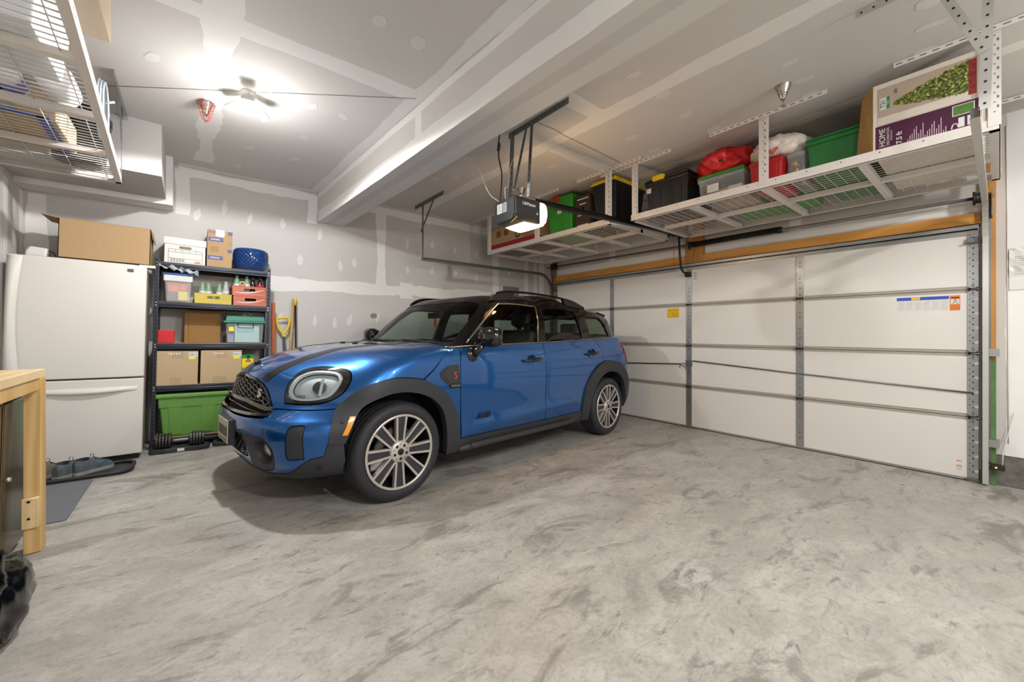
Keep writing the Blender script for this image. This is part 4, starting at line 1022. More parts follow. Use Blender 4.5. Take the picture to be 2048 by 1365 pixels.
# spoiler
spo = [(2.98, -.62, 1.46), (3.20, -.60, 1.45), (3.26, -.55, 1.445), (3.30, 0, 1.445), (3.26, .55, 1.445), (3.20, .60, 1.45), (2.98, .62, 1.46)]
q = MB()
tp = [(2.95, -.63, 1.475), (3.14, -.62, 1.452), (3.215, -.55, 1.437), (3.255, 0, 1.445), (3.215, .55, 1.437), (3.14, .62, 1.452), (2.95, .63, 1.475), (2.95, 0, 1.50)]
n_ = len(tp); q.add([*tp, *[(x, y * .98, z - .03) for x, y, z in tp]], [tuple(range(n_)), tuple(range(2 * n_ - 1, n_ - 1, -1))] + [(i, (i + 1) % n_, n_ + (i + 1) % n_, n_ + i) for i in range(n_)]); q.build('spoiler', M_ROOFB, roof, .006)
# bright trim: belt line, window frame, A-pillar
for s in (1, -1):
    P = [(x, -.878 * s + (0 if x < 2.6 else s * (x - 2.6) * .08), belt(x) + .004) for x in np.linspace(.56, 2.95, 30)]
    P = [(.415, -.825 * s, 1.052), (.47, -.855 * s, 1.054)] + P + [(3.05, -.83 * s, 1.152)]
    MB().tube(P, .0065, 6).build('belt_trim', M_SATIN, car)
    tr_ = [(.655, -.80, 1.08), (.85, -.77, 1.255), (1.05, -.735, 1.422), (1.10, -.735, 1.444), (1.30, -.755, 1.455), (1.55, -.765, 1.448)]
    P = on(GH, D_GH, tr_, .004); P[:, 1] *= s; MB().tube(catmull(P, False, 4), .008, 6).build('window_trim', M_SATIN, (fdo if s == 1 else fdo)[0 if s == 1 else 1])
    P = on(GH, D_GH, [(1.558, -.765, 1.445), (1.548, -.80, 1.30), (1.485, -.865, 1.095)], .004); P[:, 1] *= s; MB().tube(P, .007, 6).build('window_trim', M_SATIN, fdo[0 if s == 1 else 1])
    # roof rails
    rl = catmull([(1.03, -.665 * s, 1.50), (1.118, -.67 * s, 1.550), (1.261, -.672 * s, 1.576), (1.602, -.672 * s, 1.590), (2.011, -.665 * s, 1.586), (2.347, -.65 * s, 1.562), (2.573, -.64 * s, 1.512)], False, 6)
    q = MB(); vs = []; n_ = len(rl)
    for i, p_ in enumerate(rl):
        w_ = .015; h_ = .010
        for (a, b) in ((-w_, -h_), (w_, -h_), (w_ * .8, h_), (-w_ * .8, h_)): vs.append((p_[0], p_[1] + a, p_[2] + b))
    q.add(vs, [(i * 4 + k, i * 4 + (k + 1) % 4, (i + 1) * 4 + (k + 1) % 4, (i + 1) * 4 + k) for i in range(n_ - 1) for k in range(4)] + [(3, 2, 1, 0), tuple((n_ - 1) * 4 + k for k in range(4))]); q.build('roof_rail', M_ROOFB, car, .004)
    for P, yy in (([(1.02, 1.47), (1.30, 1.50), (1.345, 1.57), (1.25, 1.572), (1.118, 1.55), (1.03, 1.50)], .672), ([(2.19, 1.50), (2.58, 1.47), (2.57, 1.515), (2.347, 1.560), (2.14, 1.575)], .655)):
        MB().prism([(x, z) for x, z in P], .03, Matrix.Translation((0, -yy * s + .015, 0)) @ axes((1, 0, 0), (0, 0, 1))).build('rail_foot', M_ROOFB, car, .004)
    # mirrors
    mi = empty('mirror', parent=car)
    q = MB(); nu, nv = 18, 10; vs = []
    for j in range(nv + 1):
        for i in range(nu):
            t = 2 * math.pi * i / nu; f_ = math.pi * j / nv
            cx_, cy_, cz_ = -math.cos(f_), math.sin(f_) * math.cos(t), math.sin(f_) * math.sin(t)
            sg = lambda v, e_: math.copysign(abs(v) ** e_, v)
            vs.append((.735 + .075 * sg(cx_, .55) * (1 if cx_ < 0 else .55), s * (-1.015) + .115 * sg(cy_, .75), 1.135 + .085 * sg(cz_, .75)))
    q.add(vs, [(j * nu + i, j * nu + (i + 1) % nu, (j + 1) * nu + (i + 1) % nu, (j + 1) * nu + i) for j in range(nv) for i in range(nu)], True); q.build('mirror_cap', M_GLOSSB, mi)
    MB().tube([(.66, -.885 * s, 1.0), (.69, -.915 * s, 1.03), (.70, -.96 * s, 1.07)], [.042, .03, .026], 10).build('mirror_arm', M_GLOSSB, mi)
    MB().lathe([(.0, .03), (.045, .025), (.065, .0)], 20, Matrix.Translation((.645, -.882 * s, .985)) @ Matrix.Rotation(math.pi / 2 * s, 4, 'X')).build('mirror_foot', M_GLOSSB, mi)
    MB().box(.775, .779, s * -1.015 - .085, s * -1.015 + .085, 1.075, 1.195).build('mirror_glass', M_CHROME, mi)

# wipers, cowl
MB().box(.44, .53, -.66, .66, 1.035, 1.055).build('cowl', M_CLAD, car, .006)
for y0w, y1w in ((-.62, -.05), (.05, .62)):
    q = MB(); P = on(GH, D_GH, [(.50, y0w + (y1w - y0w) * t, 1.075 + .02 * t) for t in np.linspace(0, 1, 9)], .012); q.tube(P, .008, 6); q.tube([(.485, y0w + .05, 1.065), tuple(P[4])], .009, 6); q.build('wiper', M_BLKRUB, car)
MB().cbox((.45, .60, 1.075), (.06, .04, .035)).build('wiper_pivot', M_GLOSSB, car, .01)

# wheels
def wheel(x, s):
    w = empty('wheel', (x, 0, 0), parent=car)
    Mx = Matrix.Translation((0, -.92 * s, .340)) @ Matrix.Rotation(-math.pi / 2 * s, 4, 'X') @ Matrix.Diagonal((.972, .972, 1, 1))     # local z points inboard
    # inboard axis: turn so that local z runs from the outer face towards the centre line
    tp = [(.262, .012), (.268, .004), (.285, -.002), (.305, -.003), (.325, .004), (.338, .016), (.345, .03), (.348, .045), (.348, .062), (.341, .063), (.341, .069), (.348, .070), (.348, .105), (.341, .106), (.341, .112), (.348, .113), (.348, .15), (.341, .151), (.341, .157), (.348, .158), (.348, .19), (.340, .212), (.32, .228), (.285, .232), (.262, .222)]
    q = MB(); q.lathe(tp, 72, Mx); q.build('tire', M_TYRE, w)
    q = MB()
    for k in range(72):
        t = 2 * math.pi * k / 72; ct, st_ = math.cos(t), math.sin(t); Mr = Mx @ Matrix.Rotation(t, 4, 'Z')
        q.box(.335, .3474, -.0014, .0014, .034, .056, Mr)
    q.build('tread_grooves', M_HOLE, w)['kind'] = 'stuff'
    q = MB(); q.lathe([(.262, .0), (.2605, .002), (.2505, .004), (.2495, .014), (.244, .05), (.235, .09), (.232, .20), (.262, .222)], 72, Mx); q.build('rim_barrel', mat('rim_barrel_dark', '#232429', .45, .4), w)
    q = MB(); q.lathe([(.264, .004), (.262, -.001), (.2465, -.001), (.2455, .012)], 72, Mx); q.build('rim_lip', M_ALLOY, w)
    for k in range(8):
        t = 2 * math.pi * (k + .02) / 8; Mr = Mx @ Matrix.Rotation(t + math.pi / 2, 4, 'Z')
        sp = empty('spoke', parent=w) if False else None
        q = MB()
        for a in (-1, 1):
            w0, w1_ = .0245, .0375; e0, e1 = .013, .016
            vs = []
            for z in (0, .03):
                for (r, yc, hw) in ((.07, a * w0, e0 / 2), (.255, a * w1_, e1 / 2)):
                    vs += [(r, yc - hw, .012 + z - .010 * (r - .07) / .185 * (1)), (r, yc + hw, .012 + z - .010 * (r - .07) / .185)]
            q.add([Mr @ Vector(v) for v in vs], [(0, 1, 3, 2), (4, 6, 7, 5), (0, 4, 5, 1), (2, 3, 7, 6), (0, 2, 6, 4), (1, 5, 7, 3)])
        so2 = q.build('spoke', M_ALLOY, w)
        q = MB(); vs = []
        for z in (.010, .04):
            for (r, hw) in ((.06, .021), (.256, .031)): vs += [(r, -hw, .012 + z - .010 * (r - .07) / .185), (r, hw, .012 + z - .010 * (r - .07) / .185)]
        q.add([Mr @ Vector(v) for v in vs], [(0, 1, 3, 2), (4, 6, 7, 5), (0, 4, 5, 1), (2, 3, 7, 6), (0, 2, 6, 4), (1, 5, 7, 3)])
        q.build('spoke_insert', M_ALLOYD, w)
    q = MB(); q.lathe([(.0, .004), (.064, .004), (.072, .008), (.078, .016), (.078, .05)], 40, Mx); q.build('hub', M_ALLOY, w)
    q = MB(); q.lathe([(.0, .0005), (.022, .0005), (.024, .003), (.024, .01)], 24, Mx); q.build('hub_cap', M_DARKM, w)
    q = MB(); q.lathe([(.066, .0035), (.068, .0035)], 40, Mx)
    for k in range(5):
        t = 2 * math.pi * k / 5 + .3; p_ = Mx @ Vector((.048 * math.cos(t), .048 * math.sin(t), .0035)); p2 = Mx @ Vector((.048 * math.cos(t), .048 * math.sin(t), .012))
        MB().cyl(p2, p_, .0105, n=14).build('lug_hole', M_HOLE, w)
        t += math.pi / 5; p_ = Mx @ Vector((.054 * math.cos(t), .054 * math.sin(t), .0032)); p2 = Mx @ Vector((.054 * math.cos(t), .054 * math.sin(t), .01)); MB().cyl(p2, p_, .004, n=8).build('lug_hole', M_HOLE, w)
    q = MB(); q.lathe([(.09, .075), (.165, .075), (.165, .10), (.09, .10)], 48, Mx); q.build('brake_disc', mat('brake_disc', '#6d6a66', .4, .7), w)
    MB().box(-.07, .07, -.05, .05, .05, .09, Mx @ Matrix.Translation((-.13, .06, 0))).build('brake_caliper', mat('caliper', '#8d8d8d', .4, .5), w, .01)
    return w
for x_ in (0.0, 2.745):
    for s in (1, -1): wheel(x_, s)

# dark liner behind the panels, wheel wells, floor pan
xs = np.arange(-.60, 3.30, .04); zs = np.arange(.22, 1.03, .04)
gx, gz = np.meshgrid(xs, zs); gz = np.minimum(gz, np.interp(gx, [-.8, -.72, -.64, -.5, -.3, 0, .45], [.5, .6, .68, .76, .82, .88, .96])); uv = np.stack([gx.ravel(), gz.ravel()], 1); pts = lift(LB, D_SIDE, uv); pts[:, 1] = np.minimum(pts[:, 1] + np.where(pts[:, 0] < -.2, .12, .035), -.2)
for cx in (0.0, 2.745):
    inn = (np.hypot(pts[:, 0] - cx, pts[:, 2] - .348) < .43); pts[inn, 1] = -.64
nx_, nz_ = len(xs), len(zs)
q = MB(); fs_ = [(j * nx_ + i, j * nx_ + i + 1, (j + 1) * nx_ + i + 1, (j + 1) * nx_ + i) for j in range(nz_ - 1) for i in range(nx_ - 1)]
q.add(pts.tolist(), fs_); q.add((pts * np.array([1, -1, 1])).tolist(), fs_); q.box(-.55, 3.2, -.62, .62, .19, .22); q.box(-.60, -.57, -.38, .38, .22, .70); q.box(.40, .46, -.85, .85, .25, 1.0)
q.build('underbody', M_CABIN, car)
# cabin
cab = empty('cabin', parent=car)
MB().tube([(.72, y, .99) for y in np.linspace(-.72, .72, 5)], .10, 14).build('dashboard', M_CABIN, cab)
MB().box(.5, .8, -.74, .74, .85, 1.03).build('dashboard_top', M_CABIN, cab, .04)
q = MB(); ring = [(1.02 + .06 * math.sin(t), -.38 + .185 * math.cos(t), 1.02 + .175 * math.sin(t)) for t in np.linspace(0, 2 * math.pi, 28, endpoint=False)]; q.tube(ring, .016, 8, True); q.box(.99, 1.03, -.45, -.31, .97, 1.04); q.build('steering_wheel', M_SEAT, cab)
def seat(x, y):
    st = empty('seat', (x, y, 0), parent=cab)
    q = MB(); q.box(-.28, .25, -.25, .25, .52, .68); q.build('seat_cushion', M_SEAT, st, .05)
    M_ = Matrix.Translation((.22, 0, .62)) @ Matrix.Rotation(.28, 4, 'Y'); q = MB(); q.box(-.07, .09, -.24, .24, 0, .62, M_); q.build('seat_back', M_SEAT, st, .06)
    M_ = Matrix.Translation((.40, 0, 1.26)) @ Matrix.Rotation(.2, 4, 'Y'); q = MB(); q.box(-.04, .05, -.12, .12, 0, .17, M_); q.build('headrest', M_SEAT, st, .035)
    q = MB(); q.cyl((.39, -.05, 1.2), (.41, -.05, 1.28), .007, n=8); q.cyl((.39, .05, 1.2), (.41, .05, 1.28), .007, n=8); q.build('headrest_post', M_CHROME, st)
for y in (-.38, .38): seat(1.35, y)
q = MB(); q.box(2.0, 2.5, -.64, .64, .52, .70); q.build('rear_bench', M_SEAT, cab, .05)
M_ = Matrix.Translation((2.48, 0, .66)) @ Matrix.Rotation(.25, 4, 'Y'); q = MB(); q.box(-.06, .08, -.64, .64, 0, .56, M_); q.build('rear_backrest', M_SEAT, cab, .05)
for y in (-.4, .4): MB().box(2.60, 2.68, y - .12, y + .12, 1.19, 1.32).build('rear_headrest', M_SEAT, cab, .03)
MB().box(.5, 3.2, -.70, .70, .40, .44).build('cabin_floor', M_CABIN, cab)
q = MB(); q.box(.885, .905, -.11, .11, 1.315, 1.375); q.tube([(.90, 0, 1.36), (.88, 0, 1.42)], .008, 6); q.build('rearview_mirror', M_GLOSSB, cab, .008)
MB().box(.862, .866, -.075, -.035, 1.225, 1.315).build('hanging_tag', mat('red_tag', '#a3222a', .5, 0, .2, 60), cab)
MB().box(.70, .78, -.40, -.34, 1.03, 1.05).build('dash_camera', M_GLOSSB, cab, .006)
# ------------------------------------------------------------------ overhead storage racks
M_WHITE = mat('white_powder_coat', '#dcd6d0', .4, 0, .03, 10)
M_RACKW = mat('rack_wire_white', '#d5cfc9', .45)
M_CARD = mat('cardboard', '#ab8d68', .85, 0, .10, 60, .05)
M_CARDL = mat('cardboard_light', '#bda482', .85, 0, .08, 60, .05)
M_CARDD = mat('cardboard_brown', '#94703f', .85, 0, .12, 40, .05)
M_BLACKP = mat('black_plastic', '#141414', .38, 0, .05, 60)
M_YELLOWP = mat('yellow_plastic', '#e3c412', .4, 0, .04, 40)
M_GREENP = mat('green_plastic', '#2f8a25', .4, 0, .05, 40)
M_GREEND = mat('dark_green_plastic', '#1f6a2c', .42, 0, .05, 40)
M_LIME = mat('lime_plastic', '#6a9c48', .42, 0, .05, 40)
M_REDP = mat('red_plastic', '#b01c1c', .4, 0, .08, 30)
M_CLEAR = plastic_clear('clear_plastic', '#d6dade', .24)
M_BLACKT = mat('black_print', '#161616', .6)

DECK = 2.455
def overhead_rack(label, x0, x1, y0, y1, posts, group='overhead racks along the garage door wall'):
    t = thing('overhead_rack', label, 'storage rack', (x0, y0, DECK), 0, False, group)
    W, D = x1 - x0, y1 - y0
    def rail(a, b, face):   # L-shaped steel
        q = MB(); th = .003
        if face == 'x-': q.box(0, th, 0, D, -.045, .02); q.box(0, .04, 0, D, -.045, -.042)
        if face == 'x+': q.box(W - th, W, 0, D, -.045, .02); q.box(W - .04, W, 0, D, -.045, -.042)
        if face == 'y-': q.box(0, W, 0, th, -.045, .02); q.box(0, W, 0, .04, -.045, -.042)
        if face == 'y+': q.box(0, W, D - th, D, -.045, .02); q.box(0, W, D - .04, D, -.045, -.042)
        o = q.build('rail', M_WHITE, t)
        h = MB()
        if face == 'x-':
            for k in range(12): h.cyl((-.001, D * (k + .5) / 12, .0), (.0, D * (k + .5) / 12, .0), .005, n=8)
            h.build('bolt', M_GALVD, o)
    for f in ('x-', 'x+', 'y-', 'y+'): rail(0, 0, f)
    q = MB(); q.box(W / 2 - .022, W / 2 + .022, 0, D, -.042, -.004); q.build('middle_rail', M_WHITE, t)
    for k in (1, 2, 3):
        q = MB(); q.box(.003, W - .003, D * k / 4 - .024, D * k / 4 + .024, -.040, -.002); q.build('cross_beam', M_WHITE, t)
    for k in range(4):
        for h in range(2):
            q = MB(); ya, yb = D * k / 4 + .024, D * (k + 1) / 4 - .024; xa, xb = (.004, W / 2 - .022) if h == 0 else (W / 2 + .022, W - .004)
            n = 10
            for i in range(n + 1): x = xa + (xb - xa) * i / n; q.box(x - .0019, x + .0019, ya, yb, -.0065, -.0035)
            n = 8
            for i in range(n + 1): y = ya + (yb - ya) * i / n; q.box(xa, xb, y - .0018, y + .0018, -.010, -.0065)
            q.build('wire_deck', M_RACKW, t)['kind'] = 'stuff'
    for (yy, w) in posts:
        for xx in (0, W):
            q = MB(); s = 1 if xx == 0 else -1
            ya = yy - w / 2
            q.box(min(xx, xx - s * .003), max(xx, xx - s * .003), ya, ya + w, -.02, ZC - DECK - .004); q.box(min(xx, xx + s * .035), max(xx, xx + s * .035), ya, ya + .003, -.02, ZC - DECK - .004)
            o = q.build('post', M_WHITE, t)
            if xx == 0:
                h = MB()
                for k in range(9): h.cyl((-.004, yy, .06 + k * .055), (-.003, yy, .06 + k * .055), .004, n=6)
                for k in range(8): h.box(-.0038, -.003, yy - w * .32, yy - w * .18, .08 + k * .055, .096 + k * .055)
                h.build('post_hole', mat('grey_hole', '#6e6a66', .8), o)['kind'] = 'stuff'
            c0, c1 = yy - .42, yy + .42
            c0, c1 = max(c0, -.3 - 0 if False else c0), c1
            q = MB(); q.box(xx - .02, xx + .02, c0, c1, ZC - DECK - .006, ZC - DECK - .003); q.box(xx - .022, xx - .019, c0, c1, ZC - DECK - .035, ZC - DECK - .003)
            br = q.build('ceiling_bracket', M_WHITE, t)
            h = MB(); k = c0 + .03
            while k < c1 - .04: h.box(xx - .0226, xx - .022, k, k + .03, ZC - DECK - .022, ZC - DECK - .015); k += .055
            h.build('slot', mat('grey_hole', '#6e6a66', .8), br)['kind'] = 'stuff'
    return t
overhead_rack('white steel overhead rack behind the garage door opener', 3.51, 4.72, 2.65, 4.92, [(.03, .06), (1.17, .06), (2.24, .05)])
overhead_rack('white steel overhead rack on the right carrying the tree box', 3.60, 4.80, .0, 2.45, [(.02, .05), (1.21, .06), (2.41, .05)])

def tote(name, label, x0, x1, y0, y1, z0, z1, m, lid=None, lidh=.05, k=.86, ribs=True, group=None, lip=True, rz=0, face='x-', floor=False, cat='bin'):
    """moulded storage bin: tapered body with recessed panels, rim, lid"""
    cx, cy = (x0 + x1) / 2, (y0 + y1) / 2; a, b, h = (x1 - x0) / 2, (y1 - y0) / 2, z1 - z0
    t = thing(name, label, cat, (cx, cy, z0), rz, floor, group)
    hb = h - (lidh if lid else 0)
    q = MB(); q.taper(-a * .96, a * .96, -b * .96, b * .96, 0, hb, k); q.build('body', m, t, .012)
    if ribs:
        q = MB()
        for sgn in (-1, 1):
            if face == 'x-':
                for (u0, u1) in ((-.72, -.30), (.30, .72)):
                    vs = []
                    for zz, kk in ((.10, k + (1 - k) * .10), (.74, k + (1 - k) * .74)):
                        for u in (u0, u1):
                            for e_ in (0, .006): vs.append((sgn * (a * .96 * kk + e_), b * .96 * u * kk, hb * zz))
                    q.add(vs, [(0, 2, 6, 4), (1, 5, 7, 3), (0, 4, 5, 1), (2, 3, 7, 6), (0, 1, 3, 2), (4, 6, 7, 5)])
            else:
                for (u0, u1) in ((-.72, -.20), (.25, .72)):
                    vs = []
                    for zz, kk in ((.06, k + (1 - k) * .06), (.70, k + (1 - k) * .70)):
                        for u in (u0, u1):
                            for e_ in (0, .006): vs.append((a * .96 * u * kk, sgn * (b * .96 * kk + e_), hb * zz))
                    q.add(vs, [(0, 2, 6, 4), (1, 5, 7, 3), (0, 4, 5, 1), (2, 3, 7, 6), (0, 1, 3, 2), (4, 6, 7, 5)])
        q.build('panel_ribs', m, t, .003)['kind'] = 'stuff'
    if lip:
        q = MB(); q.box(-a * .985, a * .985, -b * .985, b * .985, hb - .035, hb); q.build('rim', m, t, .008)
    if lid:
        q = MB(); q.box(-a, a, -b, b, hb, hb + lidh * .45); q.taper(-a * .93, a * .93, -b * .93, b * .93, hb + lidh * .45, h, 1.02); q.build('lid', lid, t, .008)
    return t
def paper_label(t, at, w, h, right, up, m=M_WPAPER, name='label', marks=0, mm=None):
    Mx = Matrix.Translation(at) @ axes(right, up); q = MB(); q.box(-w / 2, w / 2, -h / 2, h / 2, 0, .001, Mx); o = q.build(name, m, t)
    if marks:
        q = MB()
        for k in range(marks): yy = h * .36 - h * .8 * k / marks; q.box(-w * .42, -w * .42 + w * (.84 if k % 3 else .55), yy - h * .03, yy, .001, .0014, Mx)
        q.build('print', mm or M_BLACKT, t)
    return o
def card_box(name, label, x0, x1, y0, y1, z0, z1, m=M_CARD, rz=0, floor=False, group=None, tape=None):
    t = thing(name, label, 'box', ((x0 + x1) / 2, (y0 + y1) / 2, z0), rz, floor, group)
    a, b, h = (x1 - x0) / 2, (y1 - y0) / 2, z1 - z0
    MB().box(-a, a, -b, b, 0, h).build('body', m, t, .004)
    q = MB(); q.box(-a * .995, a * .995, -b, -.002, h, h + .003); q.box(-a * .995, a * .995, .002, b, h, h + .003); q.build('flaps', m, t)
    return t
RX = (0, -1, 0); UP = (0, 0, 1)
# --- rack behind the opener
cb = card_box('moving_box', 'orange-lit cardboard moving box with red base band on the rack behind the opener', 3.56, 4.1, 3.92, 4.88, DECK, 2.78, M_CARD)
q = MB(); q.box(-.272, .272, -.482, .482, 0, .10); q.build('printed_band', mat('red_band', '#8e1f22', .7), cb)
for yy, s_ in ((.30, .10), (.12, .07)):
    paper_label(cb, (-.2725, yy, .24), .10, .09, RX, UP, mat('brown_print', '#7d4a24', .8), 'printed_block')
q = MB(); q.lathe([(.035, 0), (.055, 0), (.055, .002), (.035, .002)], 28, Matrix.Translation((-.272, -.14, .17)) @ Matrix.Rotation(-math.pi / 2, 4, 'Y')); q.build('recycling_mark', M_BLACKT, cb)
q = MB()
for k in range(7): q.box(-.2735, -.272, -.44, -.24 + .02 * (k % 3), .28 - k * .028, .292 - k * .028)
q.build('print', mat('brown_print', '#7d4a24', .8), cb)
gt = tote('storage_tote', 'bright green storage tote with red latch on the left overhead rack', 3.57, 4.15, 3.26, 3.72, DECK, 2.93, M_GREENP, None, k=.82)
MB().box(-.31, -.25, -.03, .09, .435, .485).build('latch', M_REDP, gt, .006)
paper_label(gt, (-.279, -.02, .30), .07, .06, RX, UP, M_WPAPER, 'label', 3)
db = card_box('product_box', 'narrow dark brown product box between the green tote and the black tote', 3.60, 4.1, 3.0, 3.22, DECK, 2.86, mat('dark_brown_card', '#3a2622', .6), 0)
q = MB()
for k, (w, z) in enumerate(((.17, .36), (.10, .30), (.15, .20), (.15, .17), (.16, .05), (.12, .02))): q.box(-.2515, -.25, -w / 2, w / 2, z, z + .012)
q.build('print', M_WPAPER, db)
q = MB(); q.lathe([(.0, 0), (.022, 0), (.022, .002)], 20, Matrix.Translation((-.25, 0, .25)) @ Matrix.Rotation(-math.pi / 2, 4, 'Y')); q.build('round_mark', M_WPAPER, db)
bt = tote('storage_tote', 'tall black storage tote with yellow lid on the left overhead rack', 3.58, 4.18, 2.64, 2.975, DECK, 2.965, M_BLACKP, M_YELLOWP, .05, k=.80)
# --- right-hand rack
b2 = tote('storage_tote', 'black storage tote with yellow clasps at the left end of the right rack', 3.70, 4.3, 1.88, 2.36, DECK, 2.83, M_BLACKP, M_BLACKP, .03, k=.88)
for yy in (.03, .20): 
    if yy < .1: MB().box(-.325, -.275, yy - .02, yy + .10, .335, .385).build('clasp', M_YELLOWP, b2, .006)
paper_label(b2, (-.282, .19, .26), .05, .05, RX, UP, M_WPAPER, 'label', 2)
ct = tote('storage_tote', 'clear storage tote with green lid under the red bag on the right rack', 3.68, 4.25, 1.38, 1.79, DECK, 2.695, M_CLEAR, M_GREENP, .035, k=.94, ribs=False)
MB().box(-.24, .2, -.17, .10, .01, .085).build('contents', M_CARD, ct)
q = MB(); q.box(-.20, .05, .05, .17, .10, .16); q.build('contents', M_REDP, ct, .02)
MB().box(-.245, -.235, -.17, -.06, .01, .09).build('contents', mat('pale_cloth', '#c9c2ba', .9), ct)
paper_label(ct, (-.279, .06, .10), .10, .07, RX, UP, M_WPAPER, 'label', 3, mat('blue_print', '#2a4fae', .5))
def blob(name, label, cat, c, size, m, seed, amp=.12, freq=5, flat=.35, parent=None, nu=64, nv=40, ridge=0):
    r_ = random.Random(seed); ph = [r_.uniform(0, 6.28) for _ in range(12)]
    q = MB(); vs = []
    for j in range(nv + 1):
        f = math.pi * j / nv
        for i in range(nu):
            t = 2 * math.pi * i / nu
            d = Vector((math.sin(f) * math.cos(t), math.sin(f) * math.sin(t), math.cos(f)))
            k = 1 + amp * (math.sin(freq * t + ph[0] + 3 * f) * .5 + math.sin((freq + 3) * f + ph[1] + 2 * t) * .35 + math.sin(9 * t + ph[2] - 5 * f) * .25) * math.sin(f)
            k += ridge * abs(math.sin(9 * t + ph[3] + 2.5 * math.sin(3 * f) + 1.3 * math.sin(7 * f + ph[4]))) * math.sin(f)
            p = Vector((d.x * size[0], d.y * size[1], d.z * size[2])) * k
            p.z = max(p.z, -size[2] * flat)
            vs.append(p)
    q.add(vs, [(j * nu + i, j * nu + (i + 1) % nu, (j + 1) * nu + (i + 1) % nu, (j + 1) * nu + i) for j in range(nv) for i in range(nu)], True)
    if parent is None:
        t = thing(name, label, cat, (c[0], c[1], c[2] + size[2] * flat)); q.build('body', m, t); return t
    return q.build(name, m, parent, loc=c)
M_REDFAB = mat('red_nylon', '#c4141b', .38, 0, .18, 9, .6)
rbag = thing('duffel_bag', 'red nylon duffel bag with black piping on top of the clear tote', 'bag', (3.93, 1.615, 2.698))
blob('bag_body', '', '', (0, 0, .095), (.26, .235, .155), M_REDFAB, 3, .12, 5, .62, rbag, ridge=.12)
q = MB(); q.tube([(.235 * math.sin(t) - .01, .232 * math.cos(t), .075 + .012 * math.sin(3 * t)) for t in np.linspace(0, 2 * math.pi, 40, endpoint=False)], .007, 6, True); q.build('piping', M_BLKRUB, rbag)
q = MB(); q.tube([(-.14 + .03 * math.sin(6 * t), .21 * math.cos(t), .10 + .115 * math.sin(t)) for t in np.linspace(.25, 2.9, 20)], .007, 6); q.build('piping', M_BLKRUB, rbag)
rb_ = tote('storage_tote', 'red open tote under the knotted white bag on the right rack', 3.68, 4.2, 1.10, 1.35, DECK, 2.67, M_REDP, None, k=.92)
c2 = tote('storage_tote', 'clear open tub with gold ornaments beside the red tote on the right rack', 3.74, 4.2, .965, 1.09, DECK, 2.68, M_CLEAR, None, k=.95, ribs=False)
for k in range(14):
    q = MB(); q.lathe([(.0, -.028), (.02, -.02), (.028, 0), (.02, .02), (.0, .028)], 12); q.build('ornament', mat('gold_ornament', '#a98a3a', .25, .8) if k % 3 else mat('silver_ornament', '#b6b4b0', .2, .9), c2, loc=(-.19 + (k % 5) * .05, rnd.uniform(-.022, .022), .035 + (k // 5) * .055))
wb = thing('trash_bag', 'knotted translucent white plastic bag resting on the red tote', 'bag', (3.90, 1.165, 2.685))
blob('bag_body', '', '', (0, 0, .075), (.24, .205, .125), mat('white_plastic_bag', '#ddd0c4', .35, 0, .10, 14, .8), 8, .06, 7, .6, wb, ridge=.10)
q = MB(); q.tube([(-.2, .02, .05), (-.25, .03, .03), (-.26, -.01, .0), (-.25, -.04, .04)], .012, 7); q.build('drawstring', mat('red_drawstring', '#d8503c', .5), wb)
tote('storage_tote', 'green tote at the back of the right rack behind the clear tote', 4.30, 4.76, 1.02, 1.78, DECK, 2.78, M_GREENP, None, k=.9, ribs=False)
g2 = tote('storage_tote', 'large dark green tote next to the tree box on the right rack', 3.70, 4.74, .60, .955, DECK, 2.745, M_GREEND, M_GREEND, .03, k=.92, ribs=False)
# Christmas tree carton
tb = thing('tree_box', 'artificial tree carton with purple band and tree picture on the right rack', 'box', (3.625, .31, DECK + .002))
TBW, TBH = .48, .465
MB().box(0, 1.05, -TBW / 2, TBW / 2, 0, TBH).build('carton', mat('white_card', '#ddd3c6', .6, 0, .04, 20), tb, .004)
pm = bpy.data.materials.new('tree_picture'); pm.use_nodes = True
def tree_pic():
    nt, b = node_chain(pm); tc = nt.nodes.new('ShaderNodeTexCoord'); n = nt.nodes.new('ShaderNodeTexNoise'); n.inputs['Scale'].default_value = 75; n.inputs['Detail'].default_value = 3
    nt.links.new(tc.outputs['Object'], n.inputs['Vector']); r = nt.nodes.new('ShaderNodeValToRGB'); e = r.color_ramp.elements
    e[0].position = .36; e[0].color = lin('#2d3618'); e[1].position = .52; e[1].color = lin('#5d6a2c'); x = e.new(.60); x.color = lin('#8d9440'); x = e.new(.70); x.color = lin('#e6df92')
    nt.links.new(n.outputs['Fac'], r.inputs[0]); nt.links.new(r.outputs[0], b.inputs['Base Color']); b.inputs['Roughness'].default_value = .45
tree_pic()
def panel(y0, y1, z0, z1, m, d=.001, name='printed_panel'): return MB().box(-d, 0, y0, y1, z0, z1).build(name, m, tb)
panel(-.23, .225, .0, .180, mat('purple_print', '#4c1d3a', .4, 0, .05, 9), .001)
panel(-.225, .215, .184, .432, mat('beige_print', '#b5a594', .45, 0, .12, 6), .001)
panel(-.20, .215, .186, .236, mat('window_print', '#d9d0c4', .45, 0, .06, 12), .0014)
